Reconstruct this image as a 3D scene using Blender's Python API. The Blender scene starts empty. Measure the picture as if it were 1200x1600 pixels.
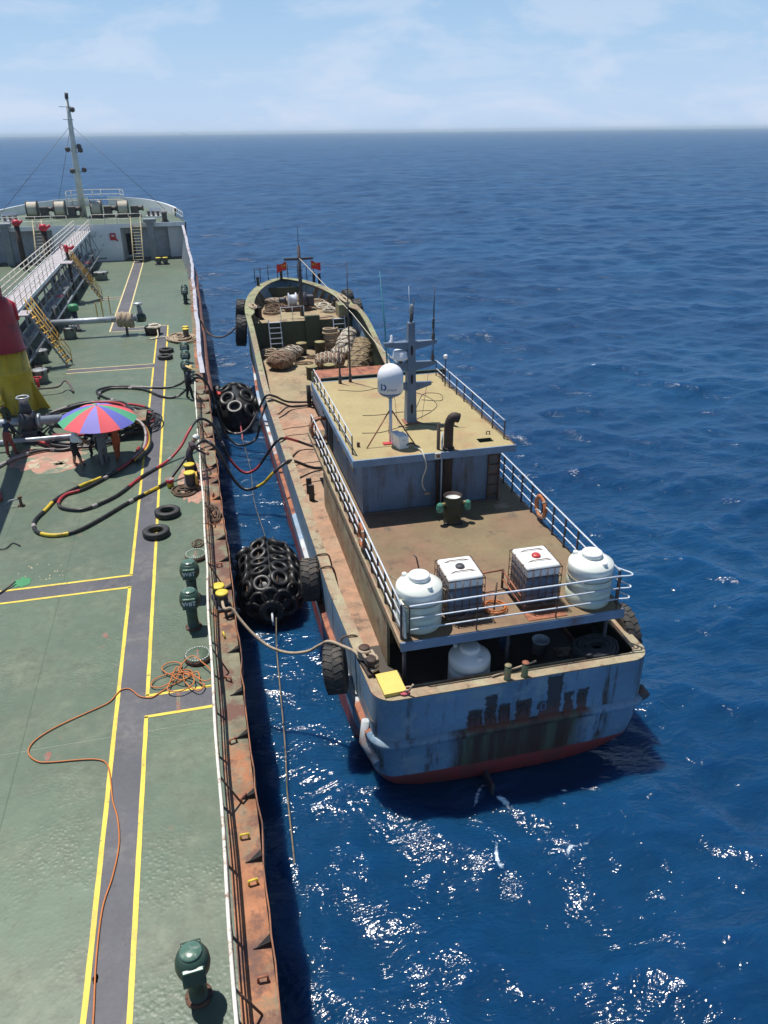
import bpy, bmesh, math, random
import numpy as np
from mathutils import Vector, Matrix, Euler, noise as mnoise

random.seed(7)
R = math.radians
scene = bpy.context.scene
col = scene.collection
PI = math.pi

# ------------------------------------------------------------------ camera
H_CAM = 16.0
cam_d = bpy.data.cameras.new('camera')
cam = bpy.data.objects.new('camera', cam_d)
col.objects.link(cam)
scene.camera = cam
cam_d.sensor_fit = 'VERTICAL'
cam_d.sensor_height = 36.0
cam_d.lens = 27.0
cam_d.clip_start = 0.1
cam_d.clip_end = 100000
PITCH, YAW, ROLL = R(26.37), R(13.2), R(0.67)
fw = Vector((math.sin(YAW)*math.cos(PITCH), math.cos(YAW)*math.cos(PITCH), -math.sin(PITCH)))
r0 = Vector((math.cos(YAW), -math.sin(YAW), 0))
u0 = r0.cross(fw)
rt = r0*math.cos(ROLL) - u0*math.sin(ROLL)
up = u0*math.cos(ROLL) + r0*math.sin(ROLL)
M = Matrix((rt, up, -fw)).transposed().to_4x4()
M.translation = Vector((0, 0, H_CAM))
cam.matrix_world = M

# ------------------------------------------------------------------ sky and sun
SUN_EL, SUN_AZ = R(72), R(-34)          # azimuth from +Y, clockwise seen from above
world = bpy.data.worlds.new('World')
scene.world = world
world.use_nodes = True
wn, wl = world.node_tree.nodes, world.node_tree.links
wn.clear()
w_out = wn.new('ShaderNodeOutputWorld')
w_bg = wn.new('ShaderNodeBackground')
w_bg.inputs['Strength'].default_value = 0.065
sky = wn.new('ShaderNodeTexSky')
sky.sky_type = 'NISHITA'
sky.sun_disc = False
sky.sun_elevation = SUN_EL
sky.sun_rotation = SUN_AZ
sky.altitude = 0
sky.air_density = 1.0
sky.dust_density = 0.2
sky.ozone_density = 2.5
# marine haze brightening the sky towards the horizon all round, and thin low cumulus in it
w_tc = wn.new('ShaderNodeTexCoord')
w_sep = wn.new('ShaderNodeSeparateXYZ')
wl.new(w_tc.outputs['Generated'], w_sep.inputs[0])
w_el = wn.new('ShaderNodeMapRange')
w_el.inputs['From Min'].default_value = 0.0; w_el.inputs['From Max'].default_value = 0.50
w_el.inputs['To Min'].default_value = 1.0; w_el.inputs['To Max'].default_value = 0.0
wl.new(w_sep.outputs[2], w_el.inputs['Value'])
w_pw = wn.new('ShaderNodeMath'); w_pw.operation = 'POWER'; w_pw.inputs[1].default_value = 1.15
wl.new(w_el.outputs[0], w_pw.inputs[0])
w_hc = wn.new('ShaderNodeMixRGB')
w_hc.inputs['Color1'].default_value = (4.9, 8.5, 13.0, 1)
w_hc.inputs['Color2'].default_value = (7.2, 9.2, 12.2, 1)
w_e2 = wn.new('ShaderNodeMapRange')
w_e2.inputs['From Min'].default_value = 0.0; w_e2.inputs['From Max'].default_value = 0.17
w_e2.inputs['To Min'].default_value = 1.0; w_e2.inputs['To Max'].default_value = 0.0
wl.new(w_sep.outputs[2], w_e2.inputs['Value']); wl.new(w_e2.outputs[0], w_hc.inputs['Fac'])
w_hz = wn.new('ShaderNodeMixRGB')
wl.new(w_pw.outputs[0], w_hz.inputs['Fac'])
wl.new(sky.outputs['Color'], w_hz.inputs['Color1']); wl.new(w_hc.outputs[0], w_hz.inputs['Color2'])
w_map = wn.new('ShaderNodeMapping')
w_map.inputs['Scale'].default_value = (3.4, 3.4, 11.0)
wl.new(w_tc.outputs['Generated'], w_map.inputs['Vector'])
w_n = wn.new('ShaderNodeTexNoise')
w_n.inputs['Scale'].default_value = 2.1
w_n.inputs['Detail'].default_value = 10
w_n.inputs['Roughness'].default_value = 0.6
w_n.inputs['Distortion'].default_value = 0.4
wl.new(w_map.outputs['Vector'], w_n.inputs['Vector'])
w_r = wn.new('ShaderNodeValToRGB')
w_r.color_ramp.elements[0].position = 0.47
w_r.color_ramp.elements[1].position = 0.62
w_r.color_ramp.elements[0].color = (0, 0, 0, 1)
w_r.color_ramp.elements[1].color = (0.5, 0.5, 0.5, 1)
wl.new(w_n.outputs['Fac'], w_r.inputs['Fac'])
w_cm = wn.new('ShaderNodeMath'); w_cm.operation = 'MULTIPLY'
wl.new(w_r.outputs['Color'], w_cm.inputs[0]); wl.new(w_pw.outputs[0], w_cm.inputs[1])
w_mix = wn.new('ShaderNodeMixRGB')
w_mix.inputs['Color2'].default_value = (9.6, 10.5, 12.4, 1)
wl.new(w_cm.outputs[0], w_mix.inputs['Fac'])
wl.new(w_hz.outputs['Color'], w_mix.inputs['Color1'])
wl.new(w_mix.outputs['Color'], w_bg.inputs['Color'])
wl.new(w_bg.outputs['Background'], w_out.inputs['Surface'])

sun_d = bpy.data.lights.new('sun', 'SUN')
sun_d.energy = 4.6
sun_d.angle = R(0.53)
sun_d.color = (1.0, 0.955, 0.89)
sun = bpy.data.objects.new('sun', sun_d)
col.objects.link(sun)
sd = Vector((math.cos(SUN_EL)*math.sin(SUN_AZ), math.cos(SUN_EL)*math.cos(SUN_AZ), math.sin(SUN_EL)))
sun.rotation_euler = sd.to_track_quat('Z', 'Y').to_euler()
sun.location = sd*60

scene.view_settings.view_transform = 'Standard'
scene.view_settings.look = 'None'
scene.view_settings.exposure = 0.22
scene.view_settings.gamma = 1.0
scene.view_settings.use_curve_mapping = False
scene.cycles.max_bounces = 6
scene.cycles.diffuse_bounces = 3
scene.cycles.glossy_bounces = 3
scene.cycles.transparent_max_bounces = 6
scene.cycles.caustics_reflective = False
scene.cycles.caustics_refractive = False
scene.cycles.sample_clamp_indirect = 4.0
scene.cycles.use_denoising = True

# ------------------------------------------------------------------ materials
MATS = {}

def mat(name, c, rough=0.6, metal=0.0, var=0.18, vscale=1.5, c2=None, t2=0.62, s2=1.2, w2=0.08,
        streak=None, bump=0.0, bscale=30.0, spec=0.5, fine=0.1, c3=None, t3=0.68, s3=4.0):
    """painted or worn surface: base colour with tone variation, patches of a second and third colour
    (rust, dirt, bare paint) and fine relief"""
    m = bpy.data.materials.new(name)
    m.use_nodes = True
    n, l = m.node_tree.nodes, m.node_tree.links
    b = n['Principled BSDF']
    b.inputs['Roughness'].default_value = rough
    b.inputs['Metallic'].default_value = metal
    b.inputs['Specular IOR Level'].default_value = spec
    tc = n.new('ShaderNodeTexCoord')
    vec = tc.outputs['Object']
    mp = n.new('ShaderNodeMapping')
    oi = n.new('ShaderNodeObjectInfo')
    vm = n.new('ShaderNodeVectorMath'); vm.operation = 'SCALE'
    cb = n.new('ShaderNodeCombineXYZ')
    for k in range(3):
        l.new(oi.outputs['Random'], cb.inputs[k])
    l.new(cb.outputs[0], vm.inputs[0]); vm.inputs['Scale'].default_value = 37.0
    l.new(vec, mp.inputs['Vector']); l.new(vm.outputs[0], mp.inputs['Location'])
    vec = mp.outputs['Vector']

    def nz(scale, detail=6, rg=0.6, v=None):
        t = n.new('ShaderNodeTexNoise')
        t.inputs['Scale'].default_value = scale
        t.inputs['Detail'].default_value = detail
        t.inputs['Roughness'].default_value = rg
        l.new(v or vec, t.inputs['Vector'])
        return t.outputs['Fac']

    def ramp(f, a, bb):
        r = n.new('ShaderNodeMapRange')
        r.inputs['From Min'].default_value = a; r.inputs['From Max'].default_value = bb
        l.new(f, r.inputs['Value'])
        return r.outputs['Result']

    def mix(f, a, bb, mode='MIX'):
        x = n.new('ShaderNodeMixRGB'); x.blend_type = mode
        if isinstance(f, float): x.inputs['Fac'].default_value = f
        else: l.new(f, x.inputs['Fac'])
        for sock, v in (('Color1', a), ('Color2', bb)):
            if isinstance(v, tuple): x.inputs[sock].default_value = (*v, 1)
            else: l.new(v, x.inputs[sock])
        return x.outputs['Color']
    lo = tuple(x*(1-var) for x in c); hi = tuple(min(1, x*(1+var)) for x in c)
    cur = mix(ramp(nz(vscale), 0.3, 0.7), lo, hi)
    if fine:
        g = ramp(nz(vscale*18, 3), 0.25, 0.75)
        cur = mix(g, mix(1.0, cur, (1-fine,)*3, 'MULTIPLY'), mix(1.0, cur, (1+fine,)*3, 'MULTIPLY'))
    if c2:
        v2 = None
        if streak:
            m2 = n.new('ShaderNodeMapping'); m2.inputs['Scale'].default_value = streak
            l.new(vec, m2.inputs['Vector']); v2 = m2.outputs['Vector']
        cc = mix(ramp(nz(s2*5, 4), 0.3, 0.7), tuple(x*0.6 for x in c2), tuple(x*1.25 for x in c2))
        cur = mix(ramp(nz(s2, 8, 0.68, v2), t2-w2, t2+w2), cur, cc)
    if c3:
        cur = mix(ramp(nz(s3, 8, 0.7), t3-0.05, t3+0.05), cur, c3)
    l.new(cur, b.inputs['Base Color'])
    if bump:
        bp = n.new('ShaderNodeBump')
        bp.inputs['Strength'].default_value = bump
        bp.inputs['Distance'].default_value = 0.02
        l.new(nz(bscale, 5), bp.inputs['Height'])
        l.new(bp.outputs['Normal'], b.inputs['Normal'])
    MATS[name] = m
    return m

RUST = (0.20, 0.075, 0.03)
DRUST = (0.075, 0.035, 0.022)
mat('white_paint', (0.82, 0.83, 0.84), 0.45, c2=RUST, t2=0.70, s2=1.4, var=0.06)
mat('rail_white', (0.76, 0.72, 0.62), 0.45, c2=RUST, t2=0.61, s2=5, var=0.08)
mat('rail_galv', (0.60, 0.65, 0.72), 0.42, c2=(0.22, 0.15, 0.11), t2=0.66, s2=6, var=0.1)
mat('post_dark', (0.045, 0.05, 0.065), 0.55, c2=RUST, t2=0.62, s2=6)
mat('post_rust', (0.13, 0.065, 0.04), 0.8, c2=(0.03, 0.03, 0.035), t2=0.55, s2=6)
mat('yellow_paint', (0.66, 0.50, 0.05), 0.55, c2=RUST, t2=0.66, s2=2.5, c3=(0.05, 0.04, 0.03), t3=0.72)
mat('line_yellow', (0.72, 0.55, 0.07), 0.6, var=0.18, vscale=1.3, c2=(0.16, 0.15, 0.10), t2=0.65, s2=5, w2=0.03, fine=0.15, c3=(0.52, 0.40, 0.09), t3=0.60, s3=2)
mat('line_cream', (0.62, 0.52, 0.25), 0.6, var=0.12, vscale=3, c2=(0.16, 0.15, 0.10), t2=0.66, s2=7, w2=0.03)
mat('crane_yellow', (0.60, 0.42, 0.03), 0.45, c2=(0.13, 0.075, 0.02), t2=0.62, s2=1.0, streak=(2.2, 2.2, 0.5))
mat('crane_red', (0.36, 0.022, 0.03), 0.45, c2=(0.10, 0.02, 0.02), t2=0.62, s2=1.2)
mat('fire_red', (0.50, 0.025, 0.045), 0.45)
mat('vent_green', (0.024, 0.058, 0.042), 0.42, c2=(0.09, 0.075, 0.05), t2=0.62, s2=5, var=0.2, fine=0.15, bump=0.1, bscale=40)
mat('vent_top', (0.075, 0.15, 0.115), 0.25, c2=(0.30, 0.34, 0.30), t2=0.62, s2=9)
mat('lettering_white', (0.62, 0.66, 0.62), 0.6)
mat('black_rubber', (0.020, 0.020, 0.022), 0.62, c2=(0.055, 0.05, 0.045), t2=0.60, s2=3, bump=0.15, bscale=25)
mat('fender_rubber', (0.020, 0.020, 0.022), 0.42, c2=(0.05, 0.045, 0.04), t2=0.60, s2=3, bump=0.15, bscale=25)
mat('tyre_worn', (0.045, 0.042, 0.040), 0.75, c2=(0.11, 0.09, 0.07), t2=0.56, s2=3, bump=0.2, bscale=25)
mat('hose_black', (0.020, 0.019, 0.020), 0.40, var=0.3, vscale=2, c2=(0.07, 0.055, 0.05), t2=0.62, s2=3)
mat('hose_red', (0.36, 0.028, 0.035), 0.5, c2=(0.05, 0.02, 0.02), t2=0.64, s2=3)
mat('hose_yellow', (0.62, 0.44, 0.03), 0.5, c2=(0.07, 0.05, 0.02), t2=0.62, s2=3)
mat('hose_grey', (0.34, 0.30, 0.29), 0.5, c2=(0.07, 0.05, 0.05), t2=0.6, s2=3)
mat('hose_orange', (0.52, 0.17, 0.045), 0.5, var=0.1)
mat('rope_pale', (0.44, 0.35, 0.25), 0.9, var=0.25, vscale=4, c2=(0.20, 0.14, 0.09), t2=0.6, s2=4, bump=0.5, bscale=60)
mat('rope_white', (0.60, 0.55, 0.45), 0.9, var=0.2, vscale=4, c2=(0.28, 0.21, 0.14), t2=0.62, s2=4, bump=0.5, bscale=60)
mat('rope_line', (0.22, 0.18, 0.12), 0.9, var=0.3, vscale=2, c2=(0.08, 0.08, 0.06), t2=0.55, s2=2)
mat('rope_brown', (0.13, 0.085, 0.055), 0.9, var=0.3, vscale=4, bump=0.5, bscale=60)
mat('rope_black', (0.035, 0.037, 0.043), 0.8, var=0.3, vscale=8, bump=0.6, bscale=70)
mat('wire_grey', (0.16, 0.17, 0.19), 0.6)
mat('cable_dark', (0.05, 0.045, 0.05), 0.7)
mat('steel_pipe', (0.42, 0.46, 0.50), 0.42, metal=0.35, c2=(0.17, 0.16, 0.16), t2=0.62, s2=2)
mat('dark_pipe', (0.09, 0.085, 0.085), 0.6, c2=RUST, t2=0.60, s2=3)
mat('rust_pipe', (0.038, 0.024, 0.020), 0.7, c2=(0.085, 0.04, 0.025), t2=0.58, s2=3)
mat('grey_paint', (0.24, 0.26, 0.28), 0.5, c2=RUST, t2=0.70, s2=3)
mat('grating', (0.40, 0.37, 0.40), 0.6, c2=(0.20, 0.17, 0.17), t2=0.6, s2=4)
mat('boat_blue', (0.12, 0.185, 0.285), 0.5, c2=(0.085, 0.07, 0.06), t2=0.60, s2=1.0, streak=(2.2, 2.2, 0.35), w2=0.1, var=0.22, vscale=0.7, c3=(0.12, 0.07, 0.045), t3=0.70, s3=2)
mat('mast_blue', (0.135, 0.185, 0.26), 0.45, c2=(0.15, 0.08, 0.05), t2=0.70, s2=2)
mat('boat_fascia', (0.17, 0.25, 0.36), 0.5, c2=(0.16, 0.08, 0.05), t2=0.66, s2=1.4)
mat('boat_upper_deck', (0.205, 0.16, 0.085), 0.72, var=0.25, vscale=0.45, c2=(0.22, 0.115, 0.075), t2=0.54, s2=0.35, w2=0.14,
    c3=(0.11, 0.085, 0.06), t3=0.63, s3=1.6, bump=0.2, bscale=20)
mat('boat_roof', (0.37, 0.30, 0.145), 0.72, var=0.10, vscale=0.6, c2=(0.36, 0.20, 0.11), t2=0.63, s2=0.55, w2=0.12,
    c3=(0.25, 0.20, 0.11), t3=0.72, s3=3, bump=0.12, bscale=20)
mat('boat_main_deck', (0.36, 0.255, 0.17), 0.78, var=0.16, vscale=0.7, c2=(0.40, 0.21, 0.13), t2=0.52, s2=0.5, w2=0.16,
    c3=(0.15, 0.105, 0.075), t3=0.58, s3=1.2, bump=0.3, bscale=14)
mat('boat_fore_deck', (0.33, 0.27, 0.16), 0.78, var=0.28, vscale=0.7, c2=(0.36, 0.22, 0.13), t2=0.58, s2=0.5, w2=0.14,
    c3=(0.15, 0.11, 0.075), t3=0.58, s3=1.4, bump=0.3, bscale=14)
mat('bulwark_cap', (0.34, 0.31, 0.20), 0.65, var=0.25, c2=(0.33, 0.20, 0.13), t2=0.51, s2=1.1, w2=0.12, c3=(0.13, 0.075, 0.05), t3=0.61, s3=2.4)
mat('bow_green', (0.25, 0.26, 0.14), 0.65, var=0.25, c2=(0.28, 0.19, 0.12), t2=0.55, s2=1.0, c3=(0.10, 0.07, 0.05), t3=0.60, s3=2)
mat('dark_green', (0.035, 0.055, 0.030), 0.6, c2=(0.10, 0.06, 0.035), t2=0.66, s2=1.5)
mat('olive_drum', (0.028, 0.032, 0.018), 0.6, c2=(0.10, 0.06, 0.03), t2=0.64, s2=2)
mat('olive_top', (0.30, 0.26, 0.12), 0.7, c2=(0.2, 0.1, 0.05), t2=0.6, s2=4)
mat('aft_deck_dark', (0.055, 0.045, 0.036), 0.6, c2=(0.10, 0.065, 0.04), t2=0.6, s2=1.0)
mat('dark_recess', (0.018, 0.017, 0.017), 0.8)
mat('band_white', (0.50, 0.53, 0.55), 0.6, c2=(0.34, 0.12, 0.06), t2=0.58, s2=1.2)
mat('band_blue', (0.26, 0.36, 0.48), 0.6, c2=(0.34, 0.12, 0.06), t2=0.60, s2=1.2)
mat('band_rust', (0.34, 0.13, 0.07), 0.75, c2=(0.16, 0.05, 0.04), t2=0.55, s2=2)
mat('plastic_white', (0.80, 0.81, 0.79), 0.35, var=0.03, vscale=2, fine=0.02)
mat('bucket_white', (0.70, 0.74, 0.80), 0.4, var=0.05)
mat('ibc_liquid_shade', (0.13, 0.165, 0.22), 0.35, var=0.2, vscale=2)
mat('bucket_blue', (0.08, 0.16, 0.34), 0.4)
mat('radome_white', (0.80, 0.81, 0.84), 0.3, var=0.02, fine=0.02)
mat('radome_blue', (0.10, 0.18, 0.33), 0.4)
mat('logo_blue', (0.03, 0.10, 0.30), 0.4)
mat('logo_grey', (0.25, 0.28, 0.33), 0.5)
mat('life_orange', (0.42, 0.13, 0.045), 0.6, c2=(0.42, 0.26, 0.18), t2=0.58, s2=3)
mat('flag_red', (0.62, 0.035, 0.03), 0.8)
mat('flag_yellow', (0.75, 0.52, 0.04), 0.8)
mat('box_yellow', (0.70, 0.52, 0.13), 0.6, var=0.06)
mat('pink_cloth', (0.55, 0.12, 0.15), 0.8)
mat('green_bag', (0.05, 0.22, 0.15), 0.5, c2=(0.12, 0.32, 0.26), t2=0.55, s2=6)
mat('red_cap', (0.48, 0.05, 0.05), 0.4)
mat('cage_rust', (0.16, 0.085, 0.05), 0.6, metal=0.2, c2=(0.32, 0.30, 0.28), t2=0.6, s2=5)
mat('net_brown', (0.17, 0.085, 0.055), 0.95, var=0.35, vscale=5, c2=(0.33, 0.25, 0.18), t2=0.55, s2=5, bump=0.9, bscale=22)
mat('net_pale', (0.52, 0.48, 0.41), 0.95, var=0.3, vscale=4, c2=(0.18, 0.13, 0.09), t2=0.55, s2=5, bump=0.9, bscale=22)
mat('net_ochre', (0.30, 0.23, 0.13), 0.95, var=0.3, vscale=4, c2=(0.12, 0.08, 0.05), t2=0.55, s2=5, bump=0.9, bscale=22)
mat('tarp', (0.30, 0.25, 0.19), 0.9, var=0.2, vscale=3)
mat('skin', (0.36, 0.20, 0.13), 0.6, var=0.05)
mat('cloth_white', (0.78, 0.79, 0.80), 0.9, var=0.06)
mat('cloth_black', (0.018, 0.018, 0.022), 0.9)
mat('cloth_grey', (0.15, 0.15, 0.16), 0.9)
mat('cloth_orange', (0.42, 0.095, 0.035), 0.9)
mat('cloth_navy', (0.03, 0.033, 0.055), 0.9)
mat('cloth_maroon', (0.23, 0.06, 0.05), 0.9)
mat('cloth_olive', (0.06, 0.065, 0.035), 0.9)
mat('cloth_plum', (0.065, 0.045, 0.055), 0.9)
mat('helmet_white', (0.75, 0.75, 0.73), 0.35)
mat('helmet_yellow', (0.70, 0.52, 0.03), 0.35)
mat('straw', (0.62, 0.46, 0.20), 0.9, bump=0.4, bscale=60)
mat('hair_black', (0.012, 0.011, 0.011), 0.7)
mat('umb_red', (0.72, 0.10, 0.12), 0.75, var=0.05)
mat('umb_violet', (0.25, 0.22, 0.58), 0.75, var=0.05)
mat('umb_blue', (0.13, 0.14, 0.50), 0.75, var=0.05)
mat('umb_green', (0.08, 0.36, 0.20), 0.75, var=0.05)
mat('bulkhead_white', (0.78, 0.82, 0.86), 0.5, c2=RUST, t2=0.74, s2=1.5, var=0.05)
mat('fore_grey', (0.50, 0.54, 0.60), 0.55, c2=RUST, t2=0.72, s2=1.5)
mat('ladder_cream', (0.60, 0.52, 0.33), 0.6, c2=RUST, t2=0.64, s2=4)
mat('stair_orange', (0.60, 0.36, 0.06), 0.55, c2=RUST, t2=0.62, s2=3)
mat('mast_cream', (0.72, 0.71, 0.64), 0.5, c2=RUST, t2=0.66, s2=1.5)
mat('glass_dark', (0.012, 0.016, 0.02), 0.12)
mat('anti_blue', (0.04, 0.22, 0.26), 0.5)
mat('hull_brown', (0.13, 0.055, 0.045), 0.75, c2=(0.24, 0.11, 0.06), t2=0.58, s2=1.2, streak=(1, 2, 0.5), c3=(0.04, 0.03, 0.03), t3=0.64, s3=2)
mat('waterway', (0.33, 0.135, 0.06), 0.7, var=0.45, vscale=1.2, c2=(0.19, 0.18, 0.115), t2=0.48, s2=0.42, w2=0.05,
    c3=(0.14, 0.065, 0.045), t3=0.53, s3=1.4, bump=0.6, bscale=8)
mat('gunwale_rust', (0.28, 0.12, 0.06), 0.75, c2=(0.11, 0.05, 0.035), t2=0.52, s2=1.2)
mat('bulwark_grey', (0.42, 0.42, 0.48), 0.6, c2=(0.25, 0.12, 0.08), t2=0.60, s2=0.8, var=0.1)
mat('paint_pink', (0.42, 0.22, 0.16), 0.7, c2=(0.17, 0.22, 0.155), t2=0.55, s2=1.2, w2=0.05, c3=(0.62, 0.50, 0.36), t3=0.66, s3=0.9)
mat('chip_cream', (0.42, 0.36, 0.25), 0.75)
mat('red_mark', (0.26, 0.10, 0.075), 0.7, c2=(0.17, 0.17, 0.13), t2=0.5, s2=9, w2=0.04)
mat('spill_green', (0.05, 0.24, 0.10), 0.5)
mat('walk_grey', (0.085, 0.085, 0.10), 0.62, var=0.2, vscale=0.5, c2=(0.14, 0.135, 0.135), t2=0.60, s2=1.1, w2=0.1, c3=(0.045, 0.04, 0.045), t3=0.66, s3=4, bump=0.3, bscale=9)
mat('tank_liquid', (0.70, 0.74, 0.60), 0.35, var=0.05, fine=0.02)
mat('transparent_tank', (0.78, 0.81, 0.74), 0.35, var=0.03, fine=0.02)


def deck_material():
    """blistered grey-green deck paint: plate seams, patches, rust spots, raised brush and blister relief"""
    m = mat('deck_green', (0.104, 0.146, 0.100), 0.45, var=0.20, vscale=0.16, c2=(0.150, 0.172, 0.120), t2=0.57, s2=0.7, w2=0.14,
            c3=(0.20, 0.15, 0.10), t3=0.685, s3=1.1, spec=0.42, fine=0.10)
    n, l = m.node_tree.nodes, m.node_tree.links
    b = n['Principled BSDF']
    g = n.new('ShaderNodeNewGeometry')
    # blisters: large soft lumps plus small ones, denser in some areas
    vo = n.new('ShaderNodeTexVoronoi'); vo.inputs['Scale'].default_value = 10.0
    vo.feature = 'SMOOTH_F1'
    vo.inputs['Smoothness'].default_value = 0.35
    l.new(g.outputs['Position'], vo.inputs['Vector'])
    no = n.new('ShaderNodeTexNoise'); no.inputs['Scale'].default_value = 9; no.inputs['Detail'].default_value = 6; no.inputs['Distortion'].default_value = 0.8
    l.new(g.outputs['Position'], no.inputs['Vector'])
    nm = n.new('ShaderNodeTexNoise'); nm.inputs['Scale'].default_value = 0.45; nm.inputs['Detail'].default_value = 3
    l.new(g.outputs['Position'], nm.inputs['Vector'])
    mr = n.new('ShaderNodeMapRange'); mr.inputs['From Min'].default_value = 0.46; mr.inputs['From Max'].default_value = 0.66
    mr.inputs['To Min'].default_value = 0.16
    l.new(nm.outputs['Fac'], mr.inputs['Value'])
    inv = n.new('ShaderNodeMath'); inv.operation = 'MULTIPLY'
    sub = n.new('ShaderNodeMath'); sub.operation = 'SUBTRACT'; sub.inputs[0].default_value = 0.55; sub.use_clamp = True
    l.new(vo.outputs['Distance'], sub.inputs[1])
    l.new(sub.outputs[0], inv.inputs[0]); l.new(mr.outputs[0], inv.inputs[1])
    add = n.new('ShaderNodeMath'); add.operation = 'MULTIPLY_ADD'; add.inputs[1].default_value = 0.62
    l.new(no.outputs['Fac'], add.inputs[0]); l.new(sub.outputs[0], add.inputs[2])
    msk = n.new('ShaderNodeMath'); msk.operation = 'MULTIPLY'; l.new(add.outputs[0], msk.inputs[0]); l.new(mr.outputs[0], msk.inputs[1])
    # weld seams every 2.4 m across and 8 m along
    sx = n.new('ShaderNodeSeparateXYZ'); l.new(g.outputs['Position'], sx.inputs[0])
    def seam(out, period, off, w):
        a = n.new('ShaderNodeMath'); a.operation = 'ADD'; a.inputs[1].default_value = off; l.new(out, a.inputs[0])
        p = n.new('ShaderNodeMath'); p.operation = 'PINGPONG'; p.inputs[1].default_value = period/2; l.new(a.outputs[0], p.inputs[0])
        q = n.new('ShaderNodeMapRange'); q.inputs['From Min'].default_value = 0; q.inputs['From Max'].default_value = w
        q.inputs['To Min'].default_value = 1; q.inputs['To Max'].default_value = 0; l.new(p.outputs[0], q.inputs['Value'])
        return q.outputs[0]
    s1 = seam(sx.outputs[0], 2.4, 0.35, 0.018); s2 = seam(sx.outputs[1], 8.0, 1.0, 0.018)
    mxs = n.new('ShaderNodeMath'); mxs.operation = 'MAXIMUM'; l.new(s1, mxs.inputs[0]); l.new(s2, mxs.inputs[1])
    ad2 = n.new('ShaderNodeMath'); ad2.operation = 'MULTIPLY_ADD'; ad2.inputs[1].default_value = 0.25
    l.new(mxs.outputs[0], ad2.inputs[0]); l.new(msk.outputs[0], ad2.inputs[2])
    bp = n.new('ShaderNodeBump'); bp.inputs['Strength'].default_value = 1.0; bp.inputs['Distance'].default_value = 0.015
    l.new(ad2.outputs[0], bp.inputs['Height'])
    l.new(bp.outputs['Normal'], b.inputs['Normal'])
    # walked-in dirt in the seams and short pale scuffs
    src = b.inputs['Base Color'].links[0].from_socket
    mx = n.new('ShaderNodeMixRGB'); mx.blend_type = 'MULTIPLY'; mx.inputs['Color2'].default_value = (0.72, 0.74, 0.72, 1)
    l.new(mxs.outputs[0], mx.inputs['Fac']); l.new(src, mx.inputs['Color1'])
    sm = n.new('ShaderNodeMapping'); sm.inputs['Scale'].default_value = (1.2, 7.0, 1.0)
    l.new(g.outputs['Position'], sm.inputs['Vector'])
    sn = n.new('ShaderNodeTexNoise'); sn.inputs['Scale'].default_value = 3.0; sn.inputs['Detail'].default_value = 6; sn.inputs['Roughness'].default_value = 0.7
    l.new(sm.outputs[0], sn.inputs['Vector'])
    sr = n.new('ShaderNodeMapRange'); sr.inputs['From Min'].default_value = 0.63; sr.inputs['From Max'].default_value = 0.74
    sr.inputs['To Max'].default_value = 0.55
    l.new(sn.outputs['Fac'], sr.inputs['Value'])
    mx2 = n.new('ShaderNodeMixRGB'); mx2.inputs['Color2'].default_value = (0.25, 0.30, 0.235, 1)
    l.new(sr.outputs[0], mx2.inputs['Fac']); l.new(mx.outputs[0], mx2.inputs['Color1'])
    # small dark bruises where the paint is worn
    dn = n.new('ShaderNodeTexNoise'); dn.inputs['Scale'].default_value = 5.5; dn.inputs['Detail'].default_value = 5; dn.inputs['Roughness'].default_value = 0.6
    l.new(g.outputs['Position'], dn.inputs['Vector'])
    dr_ = n.new('ShaderNodeMapRange'); dr_.inputs['From Min'].default_value = 0.60; dr_.inputs['From Max'].default_value = 0.70; dr_.inputs['To Max'].default_value = 0.6
    l.new(dn.outputs['Fac'], dr_.inputs['Value'])
    mx3 = n.new('ShaderNodeMixRGB'); mx3.inputs['Color2'].default_value = (0.085, 0.10, 0.07, 1)
    l.new(dr_.outputs[0], mx3.inputs['Fac']); l.new(mx2.outputs[0], mx3.inputs['Color1'])
    l.new(mx3.outputs[0], b.inputs['Base Color'])
deck_material()


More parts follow.
